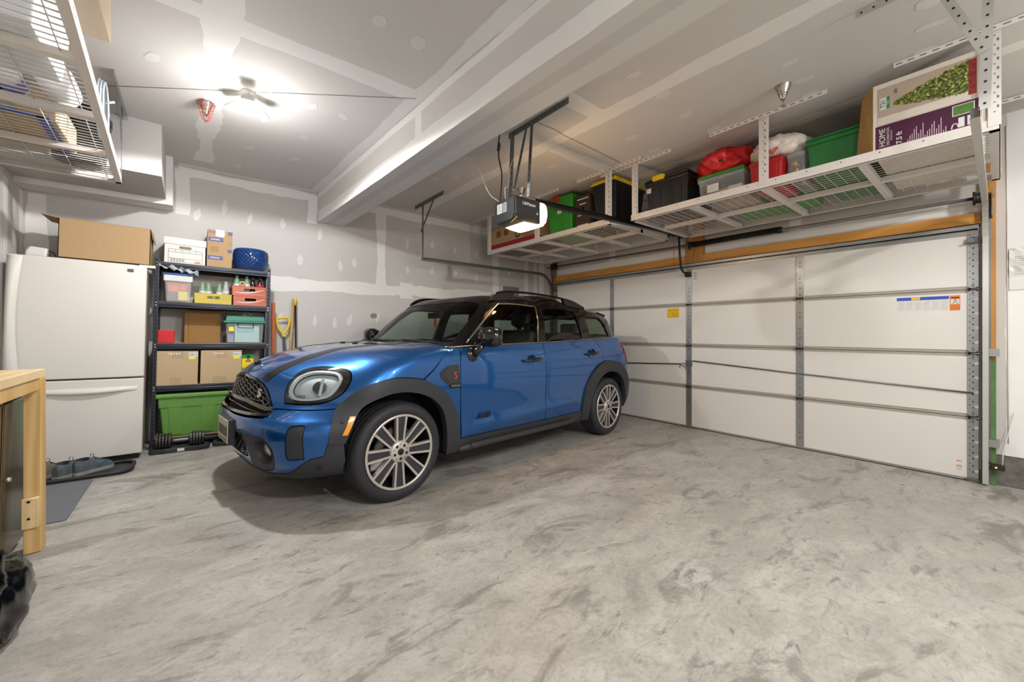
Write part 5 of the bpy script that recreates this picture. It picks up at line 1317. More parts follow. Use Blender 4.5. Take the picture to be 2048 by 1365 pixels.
# tree lies on its side in the print: tip left, base right
tv = []
n = 46; rj = random.Random(4)
for i in range(n + 1):
    u = i / n; yy = .135 - .325 * u; hw = .012 + .082 * u ** .85; tv.append((yy, .305 + .028 * u + hw * (1 + rj.uniform(-.16, .10))))
for i in range(n, -1, -1):
    u = i / n; yy = .135 - .325 * u; hw = .012 + .082 * u ** .85; tv.append((yy, .305 + .012 * u - hw * (1 + rj.uniform(-.16, .10))))
q = MB(); q.add([(-.0022, a, b) for a, b in tv] + [(-.001, a, b) for a, b in tv], [tuple(range(len(tv)))] + [(i, (i + 1) % len(tv), len(tv) + (i + 1) % len(tv), len(tv) + i) for i in range(len(tv))]); q.build('tree_print', pm, tb)
panel(-.222, -.190, .21, .42, mat('gift_print', '#8a2a2c', .45, 0, .9, 38), .0018)
panel(.155, .205, .285, .365, M_WPAPER, .002); panel(.155, .170, .285, .365, mat('green_print', '#12904e', .5), .0024)
text('T31', .034, M_BLACKT, tb, (-.0026, .187, .325), UP, (0, 1, 0), ext=.0003); text('TREE', .013, M_WPAPER, tb, (-.0028, .1625, .325), UP, (0, 1, 0), ext=.0003)
text('LED', .020, M_BLACKT, tb, (-.0024, .125, .385), UP, (0, 1, 0), ext=.0003)
text('HOME', .044, M_WPAPER, tb, (-.0014, .190, .098), UP, (0, 1, 0), ext=.0003); text('DECORATORS', .0185, M_WPAPER, tb, (-.0014, .162, .098), UP, (0, 1, 0), ext=.0003); text('COLLECTION', .011, M_WPAPER, tb, (-.0014, .146, .098), UP, (0, 1, 0), ext=.0003)
text('7.5 ft', .038, M_WPAPER, tb, (-.0014, .108, .030), UP, (0, 1, 0), ext=.0003, align='LEFT', bold=.0008)
q = MB()
for k in range(18):
    yy = .07 - k * .0098; L_ = (.03, .05, .06, .085, .10, .05, .07, .11)[k % 8]; q.box(-.0016, -.001, yy - .0035, yy, .012, .012 + L_)
q.build('print', mat('pale_print', '#cdb9c2', .6), tb)
panel(-.215, -.125, .105, .168, M_WPAPER, .0014); panel(-.211, -.129, .109, .164, mat('needle_print', '#4f7a34', .5, 0, .6, 45), .0018)
panel(-.175, -.150, .032, .090, M_WPAPER, .0016); panel(-.212, -.186, .032, .090, M_WPAPER, .0016)
q = MB(); q.tube([(-.0014, -.135 - .014 * math.cos(t), .03 + .03 * math.sin(t)) for t in np.linspace(0, math.pi, 12)], .004, 6); q.build('print', mat('pale_print', '#cdb9c2', .6), tb)
panel(.10, .2, -.0, .008, mat('green_print', '#12904e', .5), .002)
q = MB(); q.add([(0, .24, .0), (0, .24, .465), (.02, .30, .40), (.05, .335, .0), (.006, .24, 0), (.006, .24, .465), (.026, .30, .40), (.056, .335, 0)], [(0, 1, 2, 3), (7, 6, 5, 4), (0, 4, 5, 1), (1, 5, 6, 2), (2, 6, 7, 3), (3, 7, 4, 0)]); q.build('open_flap', M_CARDD, tb)

# --- wire shelf rack over the refrigerator corner
wr_ = thing('overhead_rack', 'white wire overhead rack at the upper left with cleaning goods', 'storage rack', (-.42, 4.37, 2.45), 0, False, 'overhead racks')
RW, RD = 1.2, 2.45     # across (-x), along (-y)
skew = .038
def rk(x, y, z): return (x + skew * (-y), y, z)
q = MB()
q.add([rk(0, 0, -.035), rk(0, -RD, -.035), rk(0, -RD, .02), rk(0, 0, .02), rk(-.003, 0, -.035), rk(-.003, -RD, -.035), rk(-.003, -RD, .02), rk(-.003, 0, .02)], [(0, 1, 2, 3), (7, 6, 5, 4), (0, 4, 5, 1), (3, 2, 6, 7), (0, 3, 7, 4), (1, 5, 6, 2)])
q.add([rk(0, 0, -.035), rk(0, -RD, -.035), rk(-.035, -RD, -.035), rk(-.035, 0, -.035), rk(0, 0, -.038), rk(0, -RD, -.038), rk(-.035, -RD, -.038), rk(-.035, 0, -.038)], [(3, 2, 1, 0), (4, 5, 6, 7), (0, 1, 5, 4), (3, 7, 6, 2)])
o = q.build('rail', M_WHITE, wr_)
h = MB()
for k in range(40): p = rk(.0, -.04 - k * .06, -.005); h.box(p[0], p[0] + .0008, p[1] - .014, p[1], p[2], p[2] + .007)
h.build('slot', mat('grey_hole', '#6e6a66', .8), o)['kind'] = 'stuff'
q = MB(); q.box(-RW, 0, -.003, 0, -.035, .02); q.box(-RW, 0, -.04, 0, -.038, -.035); q.build('rail', M_WHITE, wr_)
for k in range(1, 4):
    p = rk(0, -RD * k / 4, 0); q = MB(); q.box(p[0] - RW, p[0], p[1] - .022, p[1] + .022, -.034, -.004); q.build('cross_beam', M_WHITE, wr_)
for k in range(4):
    q = MB(); ya, yb = -RD * k / 4 - .022, -RD * (k + 1) / 4 + .022
    for i in range(13): y = ya + (yb - ya) * i / 12; p = rk(0, y, 0); q.box(p[0] - RW, p[0] - .004, y - .0022, y + .0022, -.006, -.0015)
    for i in range(7):
        x = -.08 - i * .17; a, b = rk(x, ya, 0), rk(x, yb, 0); q.tube([(a[0], a[1], -.009), (b[0], b[1], -.009)], .003, 6)
    q.build('wire_deck', M_RACKW, wr_)['kind'] = 'stuff'
hanger(wr_, 'hanger_strap', [((0, -.02, -.03), (0, -.02, .555), .04, (1, 0, 0)), ((.02, .1, .54), (.02, -.62, .54), .05, (1, 0, 0)), ((0, -.05, .30), (.02, -.35, .54), .03, (1, 0, 0))], M_GALV)
paper_label(wr_, (-.62, -1.20, -.037), .40, .14, (1, 0, 0), (0, 1, 0), M_WPAPER, 'safety_label')
bpy.data.objects[-1] if False else None
for z_, w_ in ((-.0385, 0),):
    MB().box(-.82, -.70, -1.27, -1.13, -.0385, -.0375).build('label_block', M_BLACKT, wr_)
    MB().box(-.69, -.43, -1.155, -1.13, -.0385, -.0375).build('label_block', mat('blue_print', '#2a4fae', .5), wr_)
    text('SAFETY INSTRUCTIONS', .018, M_WPAPER, wr_, (-.56, -1.1425, -.039), (1, 0, 0), (0, -1, 0), ext=.0003)
    q = MB()
    for k in range(8): q.box(-.69, -.43, -1.165 - k * .012, -1.160 - k * .012, -.0385, -.0375)
    q.build('label_print', mat('grey_print', '#b3afa9', .6), wr_)
WZ = 2.452
def wx(y): return -.42 + skew * (4.37 - y)
bk = thing('bucket', 'black plastic bucket at the end of the wire rack with blue handled tool', 'bucket', (wx(4.15) - .20, 4.13, WZ))
q = MB(); q.lathe([(.0, .0), (.125, .0), (.132, .01), (.150, .28), (.162, .28), (.162, .30), (.152, .305), (.158, .33), (.152, .37), (.140, .37), (.125, .02), (.0, .02)], 40); q.build('pail', mat('black_pail', '#17181a', .25), bk)
q = MB()
for z in (.295, .315, .335): q.lathe([(.155, z), (.165, z + .003), (.155, z + .008)], 40)
q.build('rib', mat('black_pail', '#17181a', .25), bk)
bl = mat('blue_handle', '#2a86c4', .35)
to_ = thing('scrub_brush', 'blue handled brush sticking out of the black bucket', 'brush', (wx(4.15) - .14, 4.06, WZ + .33))
MB().tube([(-.06, .02, -.08), (.0, .0, .05), (.10, -.03, .13)], [.018, .02, .024], 10).build('handle', bl, to_)
to2 = thing('scrub_brush', 'second blue brush handle upright in the black bucket', 'brush', (wx(4.15) - .15, 4.17, WZ + .33))
MB().tube([(-.03, .0, -.08), (.0, .0, .05), (.03, .0, .12)], [.018, .02, .022], 10).build('handle', bl, to2)
sp_ = thing('coiled_hose', 'pale coiled hose standing upright at the edge of the wire rack', 'hose', (wx(3.55) - .03, 3.55, WZ + .19))
for k in range(3): MB().tube([(.012 * k - .02, (.115 - .006 * k) * math.cos(t), (.18 - .006 * k) * math.sin(t)) for t in np.linspace(0, 2 * math.pi, 36, endpoint=False)], .006, 6, True).build('coil', mat('pale_blue_hose', '#c3ced6', .4), sp_)
MB().tube([(-.03, -.03, .02), (.05, -.06, .04)], .006, 6).build('hook', M_WPAPER, sp_)
cbx = card_box('cardboard_box', 'long pale cardboard box standing high on the wire rack', wx(2.6) - .34, wx(2.6) + .03, 2.32, 2.93, WZ + .301, WZ + .52, mat('pale_card', '#cbb89e', .8, 0, .05, 30))
cb3 = card_box('cardboard_box', 'flat cardboard carton with blue trim lying on the wire rack', -1.15, wx(3.3) - .22, 3.42, 3.95, WZ, WZ + .16, M_CARDL)
MB().box(-.36, .24, -.27, -.25, .0, .02).build('blue_strip', mat('blue_strip', '#2a55b8', .5), cb3); MB().box(.20, .25, -.27, .27, -.001, .02).build('blue_strip', mat('blue_strip', '#2a55b8', .5), cb3)
wt = tote('storage_tote', 'translucent white tote on the wire rack above the workbench', -1.05, wx(2.6) - .09, 2.34, 2.92, WZ, WZ + .30, plastic_clear('milky_plastic', '#e6ebf0', .75), None, k=.9, ribs=False)
wj = thing('bottle', 'white plastic jug with purple cap lying on the wire rack', 'bottle', (wx(3.1) - .16, 3.12, WZ + .075))
q = MB(); q.lathe([(.0, -.16), (.06, -.155), (.072, -.14), (.072, .06), (.05, .11), (.022, .125), (.022, .15)], 24, Matrix.Rotation(-math.pi / 2, 4, 'X')); q.build('jug', mat('white_hdpe', '#e4e4e6', .4), wj)
q = MB(); q.cyl((0, .15, 0), (0, .19, 0), .026, n=16); q.build('cap', mat('purple_cap', '#5a3a86', .4), wj)
wj2 = thing('bottle', 'white spray bottle with violet label lying on the wire rack', 'bottle', (wx(3.1) - .33, 3.14, WZ + .06))
q = MB(); q.lathe([(.0, -.12), (.05, -.115), (.055, -.10), (.055, .05), (.03, .09), (.018, .10), (.018, .13)], 24, Matrix.Rotation(-math.pi / 2, 4, 'X')); q.build('bottle_body', mat('white_hdpe', '#e4e4e6', .4), wj2)
q = MB(); q.lathe([(.056, -.08), (.056, .03)], 24, Matrix.Rotation(-math.pi / 2, 4, 'X')); q.build('bottle_label', mat('violet_label', '#8a8ad0', .5), wj2)
q = MB(); q.box(-.02, .02, .13, .18, -.012, .012); q.build('trigger', mat('purple_cap', '#5a3a86', .4), wj2, .004)
gl_ = thing('glass_sheet', 'clear glass pane lying across the wire rack', 'glass', (-.85, 3.25, WZ + .004))
MB().box(-.3, .12, -.12, .12, 0, .006).build('pane', glass_mat('pane_glass', '#dfeae6', .03, '#ffffff', .15), gl_)
# ------------------------------------------------------------------ garage door opener
M_OPEN = mat('opener_grey', '#2b2a2c', .4, 0, .05, 60)
op = thing('garage_door_opener', 'dark grey garage door opener hanging from perforated straps with lit bulb cover', 'door opener', (2.17, 2.61, 2.36))
q = MB()
# housing with chamfered lower edges
prof = [(-.135, 0), (.135, 0), (.145, -.03), (.145, -.15), (.11, -.20), (-.11, -.20), (-.145, -.15), (-.145, -.03)]
q.prism([(a, b) for a, b in prof], .27, Matrix.Translation((-.13, 0, 0)) @ axes((0, 1, 0), (0, 0, 1))); q.build('housing', M_OPEN, op, .008)
q = MB(); q.prism([(a * .9, b * .9 - .01) for a, b in prof], .006, Matrix.Translation((-.136, 0, 0)) @ axes((0, 1, 0), (0, 0, 1))); q.build('end_panel', mat('opener_blue_black', '#17191f', .3), op)
paper_label(op, (-.1365, .06, -.075), .07, .08, RX, UP, M_WPAPER, 'label', 6); paper_label(op, (-.1365, -.01, -.075), .05, .08, RX, UP, mat('grey_label', '#a9aeb4', .6), 'label', 7)
text('LiftMaster', .036, M_WPAPER, op, (.015, -.1462, -.055), (1, 0, 0), UP, ext=.0006, bold=.0006)
MB().box(.095, .115, -.1466, -.145, -.125, -.118).build('small_mark', M_WPAPER, op); MB().box(.102, .110, -.1466, -.145, -.112, -.104).build('small_mark', M_WPAPER, op)
# bulb cover: translucent curved lens at the front end, lit from inside
M_LIT = mat('lit_lens', '#fff2dc', .3, 0, .02, 5, emit=('#ffd9a0', 3.2))
lp = [(-.03, -.201), (.04, -.212), (.14, -.218), (.19, -.203), (.225, -.165), (.24, -.11), (.238, -.06), (.225, -.02), (.20, -.006), (.147, -.006), (.147, -.198)]
q = MB(); q.prism(list(reversed(lp)), .262, Matrix.Translation((0, -.131, 0)) @ axes((1, 0, 0), (0, 0, 1)) @ Matrix.Diagonal((1, 1, -1, 1))); q.build('bulb_cover', M_LIT, op, .012)
q = MB(); q.box(.14, .146, -.135, .135, -.19, -.005); q.build('lamp_backing', M_OPEN, op)
MB().tube([(2.05 - 2.17, -.13, -.17), (2.04 - 2.17, -.15, -.19), (2.06 - 2.17, -.145, -.175), (1.99 - 2.17, -.15, -.235)], .0025, 5).build('antenna_wire', mat('yellow_wire', '#e0b93a', .5), op)
# rail with belt, trolley, arm
q = MB(); p0, p1 = Vector((.12, 0, .04)), Vector((4.98 - 2.17, 0, .155)); d = (p1 - p0).normalized(); Mx = Matrix.Translation(p0) @ axes(d, (0, 1, 0)); L_ = (p1 - p0).length
q.box(0, L_, -.025, .025, -.022, -.018, Mx); q.box(0, L_, -.003, .003, -.02, .02, Mx); q.box(0, L_, -.02, .02, .018, .022, Mx); q.build('rail', M_DARKM, op)
q = MB(); k = .03
while k < L_ * .42: q.box(k, k + .011, -.012, .012, .022, .030, Mx); k += .017
q.build('belt', mat('black_belt', '#1a1512', .6), op)['kind'] = 'stuff'
q = MB(); q.box(L_ - .30, L_ - .16, -.03, .03, -.045, .03, Mx); q.build('trolley', M_BLKRUB, op, .006)
MB().box(L_ - .03, L_ + .05, -.03, .03, -.04, .04, Mx).build('header_bracket', M_GALVD, op)
q = MB(); q.tube([(4.83 - 2.17, -.03, .10), (4.86 - 2.17, -.03, -.15), (4.89 - 2.17, -.03, -.30), (4.93 - 2.17, -.04, -.345), (5.02 - 2.17, -.05, -.36)], .013, 8); q.build('arm', M_BLKRUB, op)
q = MB(); q.box(5.0 - 2.17, 5.045 - 2.17, -.085, -.015, -.395, -.335); q.build('door_bracket', M_BLKRUB, op, .006)
q = MB(); q.tube([(4.80 - 2.17, .02, .06), (4.80 - 2.17, .02, -.28), (4.83 - 2.17, .02, -.33)], .0025, 5); q.build('release_cord', mat('red_cord', '#b43a2e', .6), op)
# hanging straps
zc_ = ZC - 2.36
hanger(op, 'ceiling_angle', [((.03, 2.756 - 2.61, zc_ - .025), (.03, 2.037 - 2.61, zc_ - .025), .05, (1, 0, 0))], M_GALVD)
hanger(op, 'hanger_strap', [((.0, .09, .0), (.025, .085, zc_ - .01), .035, (1, .9, 0)), ((.0, .115, .0), (.025, .11, zc_ - .01), .035, (1, -.9, 0)), ((.02, .06, .12), (.03, -.10, zc_ - .02), .03, (1, 0, 0)), ((.04, -.10, .03), (.03, -.165, zc_ - .02), .035, (1, 0, 0))], M_GALVD)
MB().box(-.06, .10, -.13, .13, 0, .012).build('mounting_plate', M_GALV, op)
MB().tube(catmull([(-.09, .12, .0), (-.06, .13, .25), (-.08, .15, .42), (-.09, .12, .50), (-.07, .16, .54), (-.10, .14, .46), (-.08, .14, .60), (-.085, .14, zc_)], False, 6), .006, 7).build('power_cord', M_BLKRUB, op)
MB().tube(catmull([(-.10, .10, .0), (-.15, .20, .10), (-.20, .30, .35), (-.28, .42, .55), (-.33, .50, .64), (-.45, .52, .645)], False, 6), .003, 6).build('signal_wire', M_WHITEWIRE, op)
MB().tube(catmull([(-.12, .0, -.02), (-.11, .02, .10), (-.02, .09, .16), (.01, .09, .35), (.05, .03, .5), (.03, -.14, zc_ - .01)], False, 6), .003, 6).build('signal_wire', M_WHITEWIRE, op)

# ------------------------------------------------------------------ ceiling fixtures
M_ALUM = mat('spun_aluminium', '#b8b6b0', .22, .95, .05, 30)
def heat_fixture(label, x, y, cage=False):
    t = thing('ceiling_socket', label, 'light fixture', (x, y, ZC), 0, False, 'aluminium ceiling sockets'); t.scale = (.68, .68, .68)
    q = MB(); q.lathe([(.075, 0), (.073, -.008), (.058, -.045), (.045, -.075), (.040, -.095), (.036, -.095), (.034, -.02), (.0, -.01)], 32); q.build('canopy', M_ALUM, t)
    q = MB(); q.lathe([(.038, -.095), (.038, -.103), (.030, -.107), (.028, -.125), (.022, -.13), (.020, -.145), (.0, -.145)], 24); q.build('collar', M_ALUM, t)
    q = MB(); q.tube([(.016, 0, -.14), (.018, 0, -.17), (.004, 0, -.185)], .003, 6); q.tube([(-.016, 0, -.14), (-.018, 0, -.17), (-.004, 0, -.185)], .003, 6); q.cyl((0, 0, -.15), (0, 0, -.205), .003, n=6); q.cyl((0, 0, -.205), (0, 0, -.208), .022, n=18); q.build('socket_stem', M_ALUM, t)
    if cage:
        mred = mat('red_wire', '#c2473f', .4)
        for r, z in ((.085, -.012), (.070, -.06), (.060, -.10), (.050, -.145), (.038, -.185)):
            MB().tube([(r * math.cos(a), r * math.sin(a), z) for a in np.linspace(0, 2 * math.pi, 24, endpoint=False)], .0028, 5, True).build('cage_ring', mred, t)
        for k in range(6):
            a = 2 * math.pi * k / 6; MB().tube([(r * math.cos(a), r * math.sin(a), z) for r, z in ((.085, -.012), (.070, -.06), (.060, -.10), (.050, -.145), (.038, -.185), (.0, -.225))], .0028, 5).build('cage_wire', mred, t)
    return t
heat_fixture('bare aluminium ceiling socket without bulb near the tree box', 3.298, .981)
heat_fixture('bare aluminium ceiling socket just above the garage door opener', 3.167, 3.717)
heat_fixture('aluminium ceiling socket in a red wire cage near the lit lamp', .093, 3.845, True)
def led_lamp(label, x, y, rot):
    t = thing('led_lamp', label, 'lamp', (x, y, ZC), rot, False)
    q = MB(); q.lathe([(.05, 0), (.05, -.02), (.022, -.03), (.022, -.06)], 24); q.build('lampholder', M_WPAPER, t)
    q = MB(); q.lathe([(.022, -.06), (.045, -.07), (.05, -.10), (.0, -.105)], 24); q.build('lamp_core', mat('white_lamp_body', '#dcdcdc', .4), t)
    me = mat('led_panel', '#ffffff', .4, 0, .01, 5, emit=('#fff8ec', 60.0))
    q = MB(); q.lathe([(.0, -.165), (.035, -.155), (.052, -.132), (.055, -.108), (.0, -.105)], 24); q.build('led_globe', me, t)
    for k in range(3):
        a = 2 * math.pi * k / 3; Mx = Matrix.Rotation(a, 4, 'Z') @ Matrix.Translation((.05, 0, -.085)) @ Matrix.Rotation(math.radians(24 if k else 40), 4, 'Y')
        q = MB(); q.box(0, .105, -.042, .042, 0, .010, Mx)
        for i in range(6): q.box(.01 + i * .016, .014 + i * .016, -.04, .04, .010, .020, Mx)
        o = q.build('wing', mat('white_heatsink', '#cfcfcd', .5, .1), t)
        q = MB(); q.box(.010, .098, -.036, .036, -.003, 0, Mx); q.build('wing_led', mat('led_panel_dim', '#ffffff', .4, 0, .01, 5, emit=('#fff8ec', 14.0)), t)
    return t
led_lamp('lit white three-winged LED lamp on the ceiling near the refrigerator', LED_POS[0], LED_POS[1], .4)
led_lamp('added unseen three-winged LED lamp on the ceiling at the near end of the garage', ADDED_LED2_POS[0], ADDED_LED2_POS[1], 1.1)  # fixture for the added near light
led_lamp('added unseen three-winged LED lamp on the ceiling of the right-hand bay', ADDED_LED3_POS[0], ADDED_LED3_POS[1], 2.0)  # fixture for the added bay light
# ------------------------------------------------------------------ refrigerator and what stands on it
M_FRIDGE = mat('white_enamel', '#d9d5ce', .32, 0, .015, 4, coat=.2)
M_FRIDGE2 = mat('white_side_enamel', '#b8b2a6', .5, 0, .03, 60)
fz = floor_z(-.7)
fr = thing('refrigerator', 'white bottom-freezer refrigerator against the wall by the steel shelf', 'refrigerator', (-1.138, 4.83, floor_z(-1.138)), 0, True)
FW, FH, FD = .80, 1.745, .58
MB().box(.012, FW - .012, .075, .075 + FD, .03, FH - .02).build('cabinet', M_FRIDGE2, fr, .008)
MB().box(.03, FW - .03, .06, .5, .0, .055).build('plinth', M_BLKRUB, fr)
def frd(name, z0, z1):
    # slightly crowned door front
    q = MB(); n = 12; vs = []
    for z in (z0, z1):
        for i in range(n + 1):
            u = i / n; vs.append((u * FW, -.018 * (1 - (2 * u - 1) ** 2) + .0, z))
        for i in range(n + 1): vs.append((FW - i / n * FW, .065, z))
    m_ = 2 * (n + 1)
    q.add(vs, [tuple(range(m_ - 1, -1, -1)), tuple(range(m_, 2 * m_))]); q.add(vs, [(i, (i + 1) % m_, m_ + (i + 1) % m_, m_ + i) for i in range(m_)], False)
    return q.build(name, M_FRIDGE, fr, .010, 3)
ud = frd('refrigerator_door', .735, FH - .02); ld = frd('freezer_door', .055, .722)
# long moulded grips
q = MB(); vs = []; n = 20
for i in range(n + 1):
    u = i / n; z = .75 + u * (FH - .03 - .75); w = .085 - .028 * math.sin(math.pi * u); pz = .022 * math.sin(math.pi * u) ** .5 if 0 < u < 1 else 0
    vs += [(.004, -.004, z), (.004, -.010 - pz, z), (w * .55, -.022 - pz, z), (w, -.013, z)]
q.add(vs, [(i * 4 + k, i * 4 + k + 1, (i + 1) * 4 + k + 1, (i + 1) * 4 + k) for i in range(n) for k in range(3)], True); q.build('door_grip', M_FRIDGE, ud)
q = MB(); vs = []
for i in range(n + 1):
    u = i / n; x = .12 + u * (FW - .16); c_ = math.sin(math.pi * u); b0 = -.018 * (1 - (2 * x / FW - 1) ** 2) - .002
    vs += [(x, b0, .655), (x, b0 - .028 * c_ - .002, .642 - .012 * c_), (x, b0 - .030 * c_ - .002, .630 - .020 * c_), (x, b0 - .004, .622 - .026 * c_)]
q.add(vs, [(i * 4 + k, i * 4 + k + 1, (i + 1) * 4 + k + 1, (i + 1) * 4 + k) for i in range(n) for k in range(3)], True); q.build('freezer_grip', M_FRIDGE, ld)
MB().box(FW - .125, FW - .085, -.016, -.010, FH - .085, FH - .060).build('brand_plate', mat('grey_badge', '#5c5a57', .4, .4), ud, .002)
MB().box(FW - .06, FW + .05, .10, .16, FH - .025, FH + .0).build('hinge_cover', M_FRIDGE, fr, .004)
FT = floor_z(-.7) + FH
q = MB()
bx_ = thing('cardboard_box', 'long open cardboard box with flaps standing on the white refrigerator', 'box', (-.575, 5.12, FT), 0, True)
a, b, h = .285, .175, .33; th = .005
q.box(-a, a, -b, -b + th, 0, h); q.box(-a, a, b - th, b, 0, h); q.box(-a, -a + th, -b, b, 0, h); q.box(a - th, a, -b, b, 0, h); q.box(-a, a, -b, b, 0, th); q.build('body', M_CARD, bx_)
q = MB(); q.add([(-a, -b, h), (-a, b, h), (-a - .10, b - .02, h + .02), (-a - .10, -b + .02, h + .02), (-a, -b, h - th), (-a, b, h - th), (-a - .10, b - .02, h + .015), (-a - .10, -b + .02, h + .015)], [(0, 1, 2, 3), (7, 6, 5, 4), (0, 4, 5, 1), (1, 5, 6, 2), (2, 6, 7, 3), (3, 7, 4, 0)]); q.build('flap', M_CARD, bx_)
q = MB(); q.add([(a, -b, h), (a, b, h), (a + .015, b - .02, h - .09), (a + .015, -b + .02, h - .09), (a + th, -b, h), (a + th, b, h), (a + .02, b - .02, h - .09), (a + .02, -b + .02, h - .09)], [(0, 1, 2, 3), (7, 6, 5, 4), (0, 4, 5, 1), (1, 5, 6, 2), (2, 6, 7, 3), (3, 7, 4, 0)]); q.build('flap', M_CARD, bx_)
for s in (-1, 1):
    q = MB(); q.box(-a + .005, a - .005, min(s * b, s * (b - .14)), max(s * b, s * (b - .14)), h, h + .004, Matrix.Rotation(0, 4, 'X')); q.build('flap', M_CARDD, bx_)
ap = thing('white_appliance', 'small white plastic appliance beside the box on the refrigerator', 'appliance', (-.985, 5.05, FT), 0, True)
q = MB(); q.prism([(-.06, 0), (.055, 0), (.065, .075), (-.035, .082), (-.055, .045)], .14, Matrix.Translation((0, .07, 0)) @ axes((1, 0, 0), (0, 0, 1))); q.build('shell', mat('white_abs', '#d7d6d3', .35), ap, .012)
MB().tube([(.06, -.03, .06), (.09, -.04, .05), (.10, -.02, .02)], .004, 6).build('cord', M_BLKRUB, ap)
# boot tray, shoes, mat
M_SHOE = mat('grey_mesh_shoe', '#4f565c', .8, 0, .45, 45, .3)
tr_ = thing('boot_tray', 'black rubber boot tray on the concrete in front of the refrigerator', 'tray', (-.79, 4.56, floor_z(-.79)), 0, True)
def rrect(a, b, r, n=5):
    out = []
    for cx, cy, a0 in ((a - r, b - r, 0), (-a + r, b - r, 90), (-a + r, -b + r, 180), (a - r, -b + r, 270)):
        for i in range(n + 1): t = math.radians(a0 + 90 * i / n); out.append((cx + r * math.cos(t), cy + r * math.sin(t)))
    return out
q = MB(); q.prism(rrect(.42, .17, .09), .010); q.build('base', mat('black_tray', '#24262a', .55, 0, .2, 25), tr_)
q = MB(); P = rrect(.42, .17, .09); q.tube([(x, y, .022) for x, y in P], .013, 7, True); q.build('rim', mat('black_tray', '#24262a', .55, 0, .2, 25), tr_)
def shoe(label, x, y, rz, m, L_=.28, tilt=0):
    t = thing('shoe', label, 'shoe', (x, y, floor_z(x) + .0105), rz, True, 'shoes on the boot tray')
    xs_ = [0, .04, .12, .25, .40, .55, .70, .85, .95, 1.0]; wd = [.020, .030, .036, .036, .034, .037, .043, .042, .030, .012]; ht = [.085, .115, .122, .112, .112, .105, .085, .066, .052, .034]
    q = MB(); n = 12; vs = []
    for u, w, h in zip(xs_, wd, ht):
        for i in range(n):
            a_ = math.pi * i / (n - 1); vs.append((L_ * (u - .5), w * math.cos(a_), .022 + (h - .022) * max(0, math.sin(a_)) ** .8))
    k = len(xs_)
    q.add(vs, [(j * n + i, j * n + i + 1, (j + 1) * n + i + 1, (j + 1) * n + i) for j in range(k - 1) for i in range(n - 1)], True); q.add(vs, [tuple(range(n)), tuple(range((k - 1) * n, k * n))]); q.build('upper', m, t)
    q = MB(); P = [(L_ * (u - .5) * 1.03, w * 1.08) for u, w in zip(xs_, wd)]; P = P + [(x_, -y_) for x_, y_ in reversed(P)]; q.prism(list(reversed(P)), .026); q.build('sole', mat('shoe_sole', '#8b8b82', .8, 0, .3, 40), t)
    q = MB(); q.lathe([(.0, 0), (.026, 0), (.030, .006), (.024, .004)], 16, Matrix.Translation((-L_ * .28, 0, .114)) @ Matrix.Diagonal((1.5, 1, 1, 1))); q.build('collar', mat('shoe_lining', '#15171a', .9), t)
    for k in range(4): MB().tube([(L_ * (.0 + k * .07), -.024, .100 - k * .008), (L_ * (.01 + k * .07), 0, .116 - k * .012), (L_ * (.0 + k * .07), .024, .100 - k * .008)], .003, 5).build('lace', M_BLKRUB, t)
    MB().tube([(L_ * .0, 0, .112), (L_ * -.03, -.012, .140), (L_ * -.07, .01, .142), (L_ * -.02, .014, .114)], .002, 5).build('lace', M_BLKRUB, t)
    return t
shoe('grey running shoe in the middle of the boot tray', -.715, 4.555, 1.0, M_SHOE, .26)
s2 = shoe('grey running shoe with blue stripe, rightmost on the boot tray', -.605, 4.585, .72, M_SHOE, .26)
MB().tube([(.0, -.036, .035), (.04, -.037, .06), (.08, -.03, .075)], .005, 6).build('stripe', mat('blue_stripe', '#284f86', .6), s2)
shoe('tan hiking shoe half hidden behind the workbench leg', -.845, 4.60, 1.0, mat('tan_shoe', '#6d6558', .85, 0, .35, 60, .3), .26)
mt_ = MB(); mt_.prism(rrect(.38, .42, .015, 3), .008)
mo = mt_.build('floor_mat', mat('grey_carpet', '#7e8086', .95, 0, .35, 380, .8), None); mo.location = (-.955, 3.93, floor_z(-.955)); mo.rotation_euler = (0, TILT, 0)
tag(mo, 'grey carpet mat on the concrete beside the workbench', 'mat')

# ------------------------------------------------------------------ workbench corner
M_PINE = wood_mat('pine_bench', '#c79a58', '#e6c68c', 'Z', 6, .45)
M_PINEY = wood_mat('pine_bench_top', '#d3b27c', '#ecd5a8', 'Y', 5, .4)
wbn = thing('workbench', 'pine workbench with thick top beside the refrigerator', 'workbench', (-.96, 2.2, floor_z(-.96)))
z0 = -floor_z(-.96)
MB().box(-.40, .362, -1.15, 1.0, .882, .924).build('bench_top', M_PINEY, wbn, .003)
for (x_, y_) in ((.305, .90), (-.34, .90), (.305, -1.1), (-.34, -1.1)):
    fzz = floor_z(x_ - .96) - floor_z(-.96)
    MB().box(x_, x_ + .06, y_, y_ + .09, fzz - .0, .882).build('leg', M_PINE, wbn, .003)
MB().box(.20, .305, .905, .985, .80, .882).build('apron', M_PINE, wbn, .003); MB().box(.318, .355, -1.0, .9, .82, .882).build('apron', M_PINE, wbn, .003)
br_ = MB().box(.306, .362, .868, .90, .13, .28).build('brace', M_PINEY, wbn, .003)
for zz in (.18, .265): MB().cyl((.33, .866, zz), (.33, .8685, zz), .006, n=10).build('screw', M_DARKM, wbn)
cbn = thing('steel_cabinet', 'dark grey steel cabinet under the workbench with a small chrome lock', 'cabinet', (-1.0, 2.45, floor_z(-1.0)), 0, True)
MB().box(-.24, .285, -.55, .85, .0, .80).build('body', M_BLKRUB, cbn, .004)
MB().box(.285, .305, .50, .845, .03, .78).build('door', mat('bronze_steel', '#6a6048', .22, .75, .06, 5), cbn, .004)
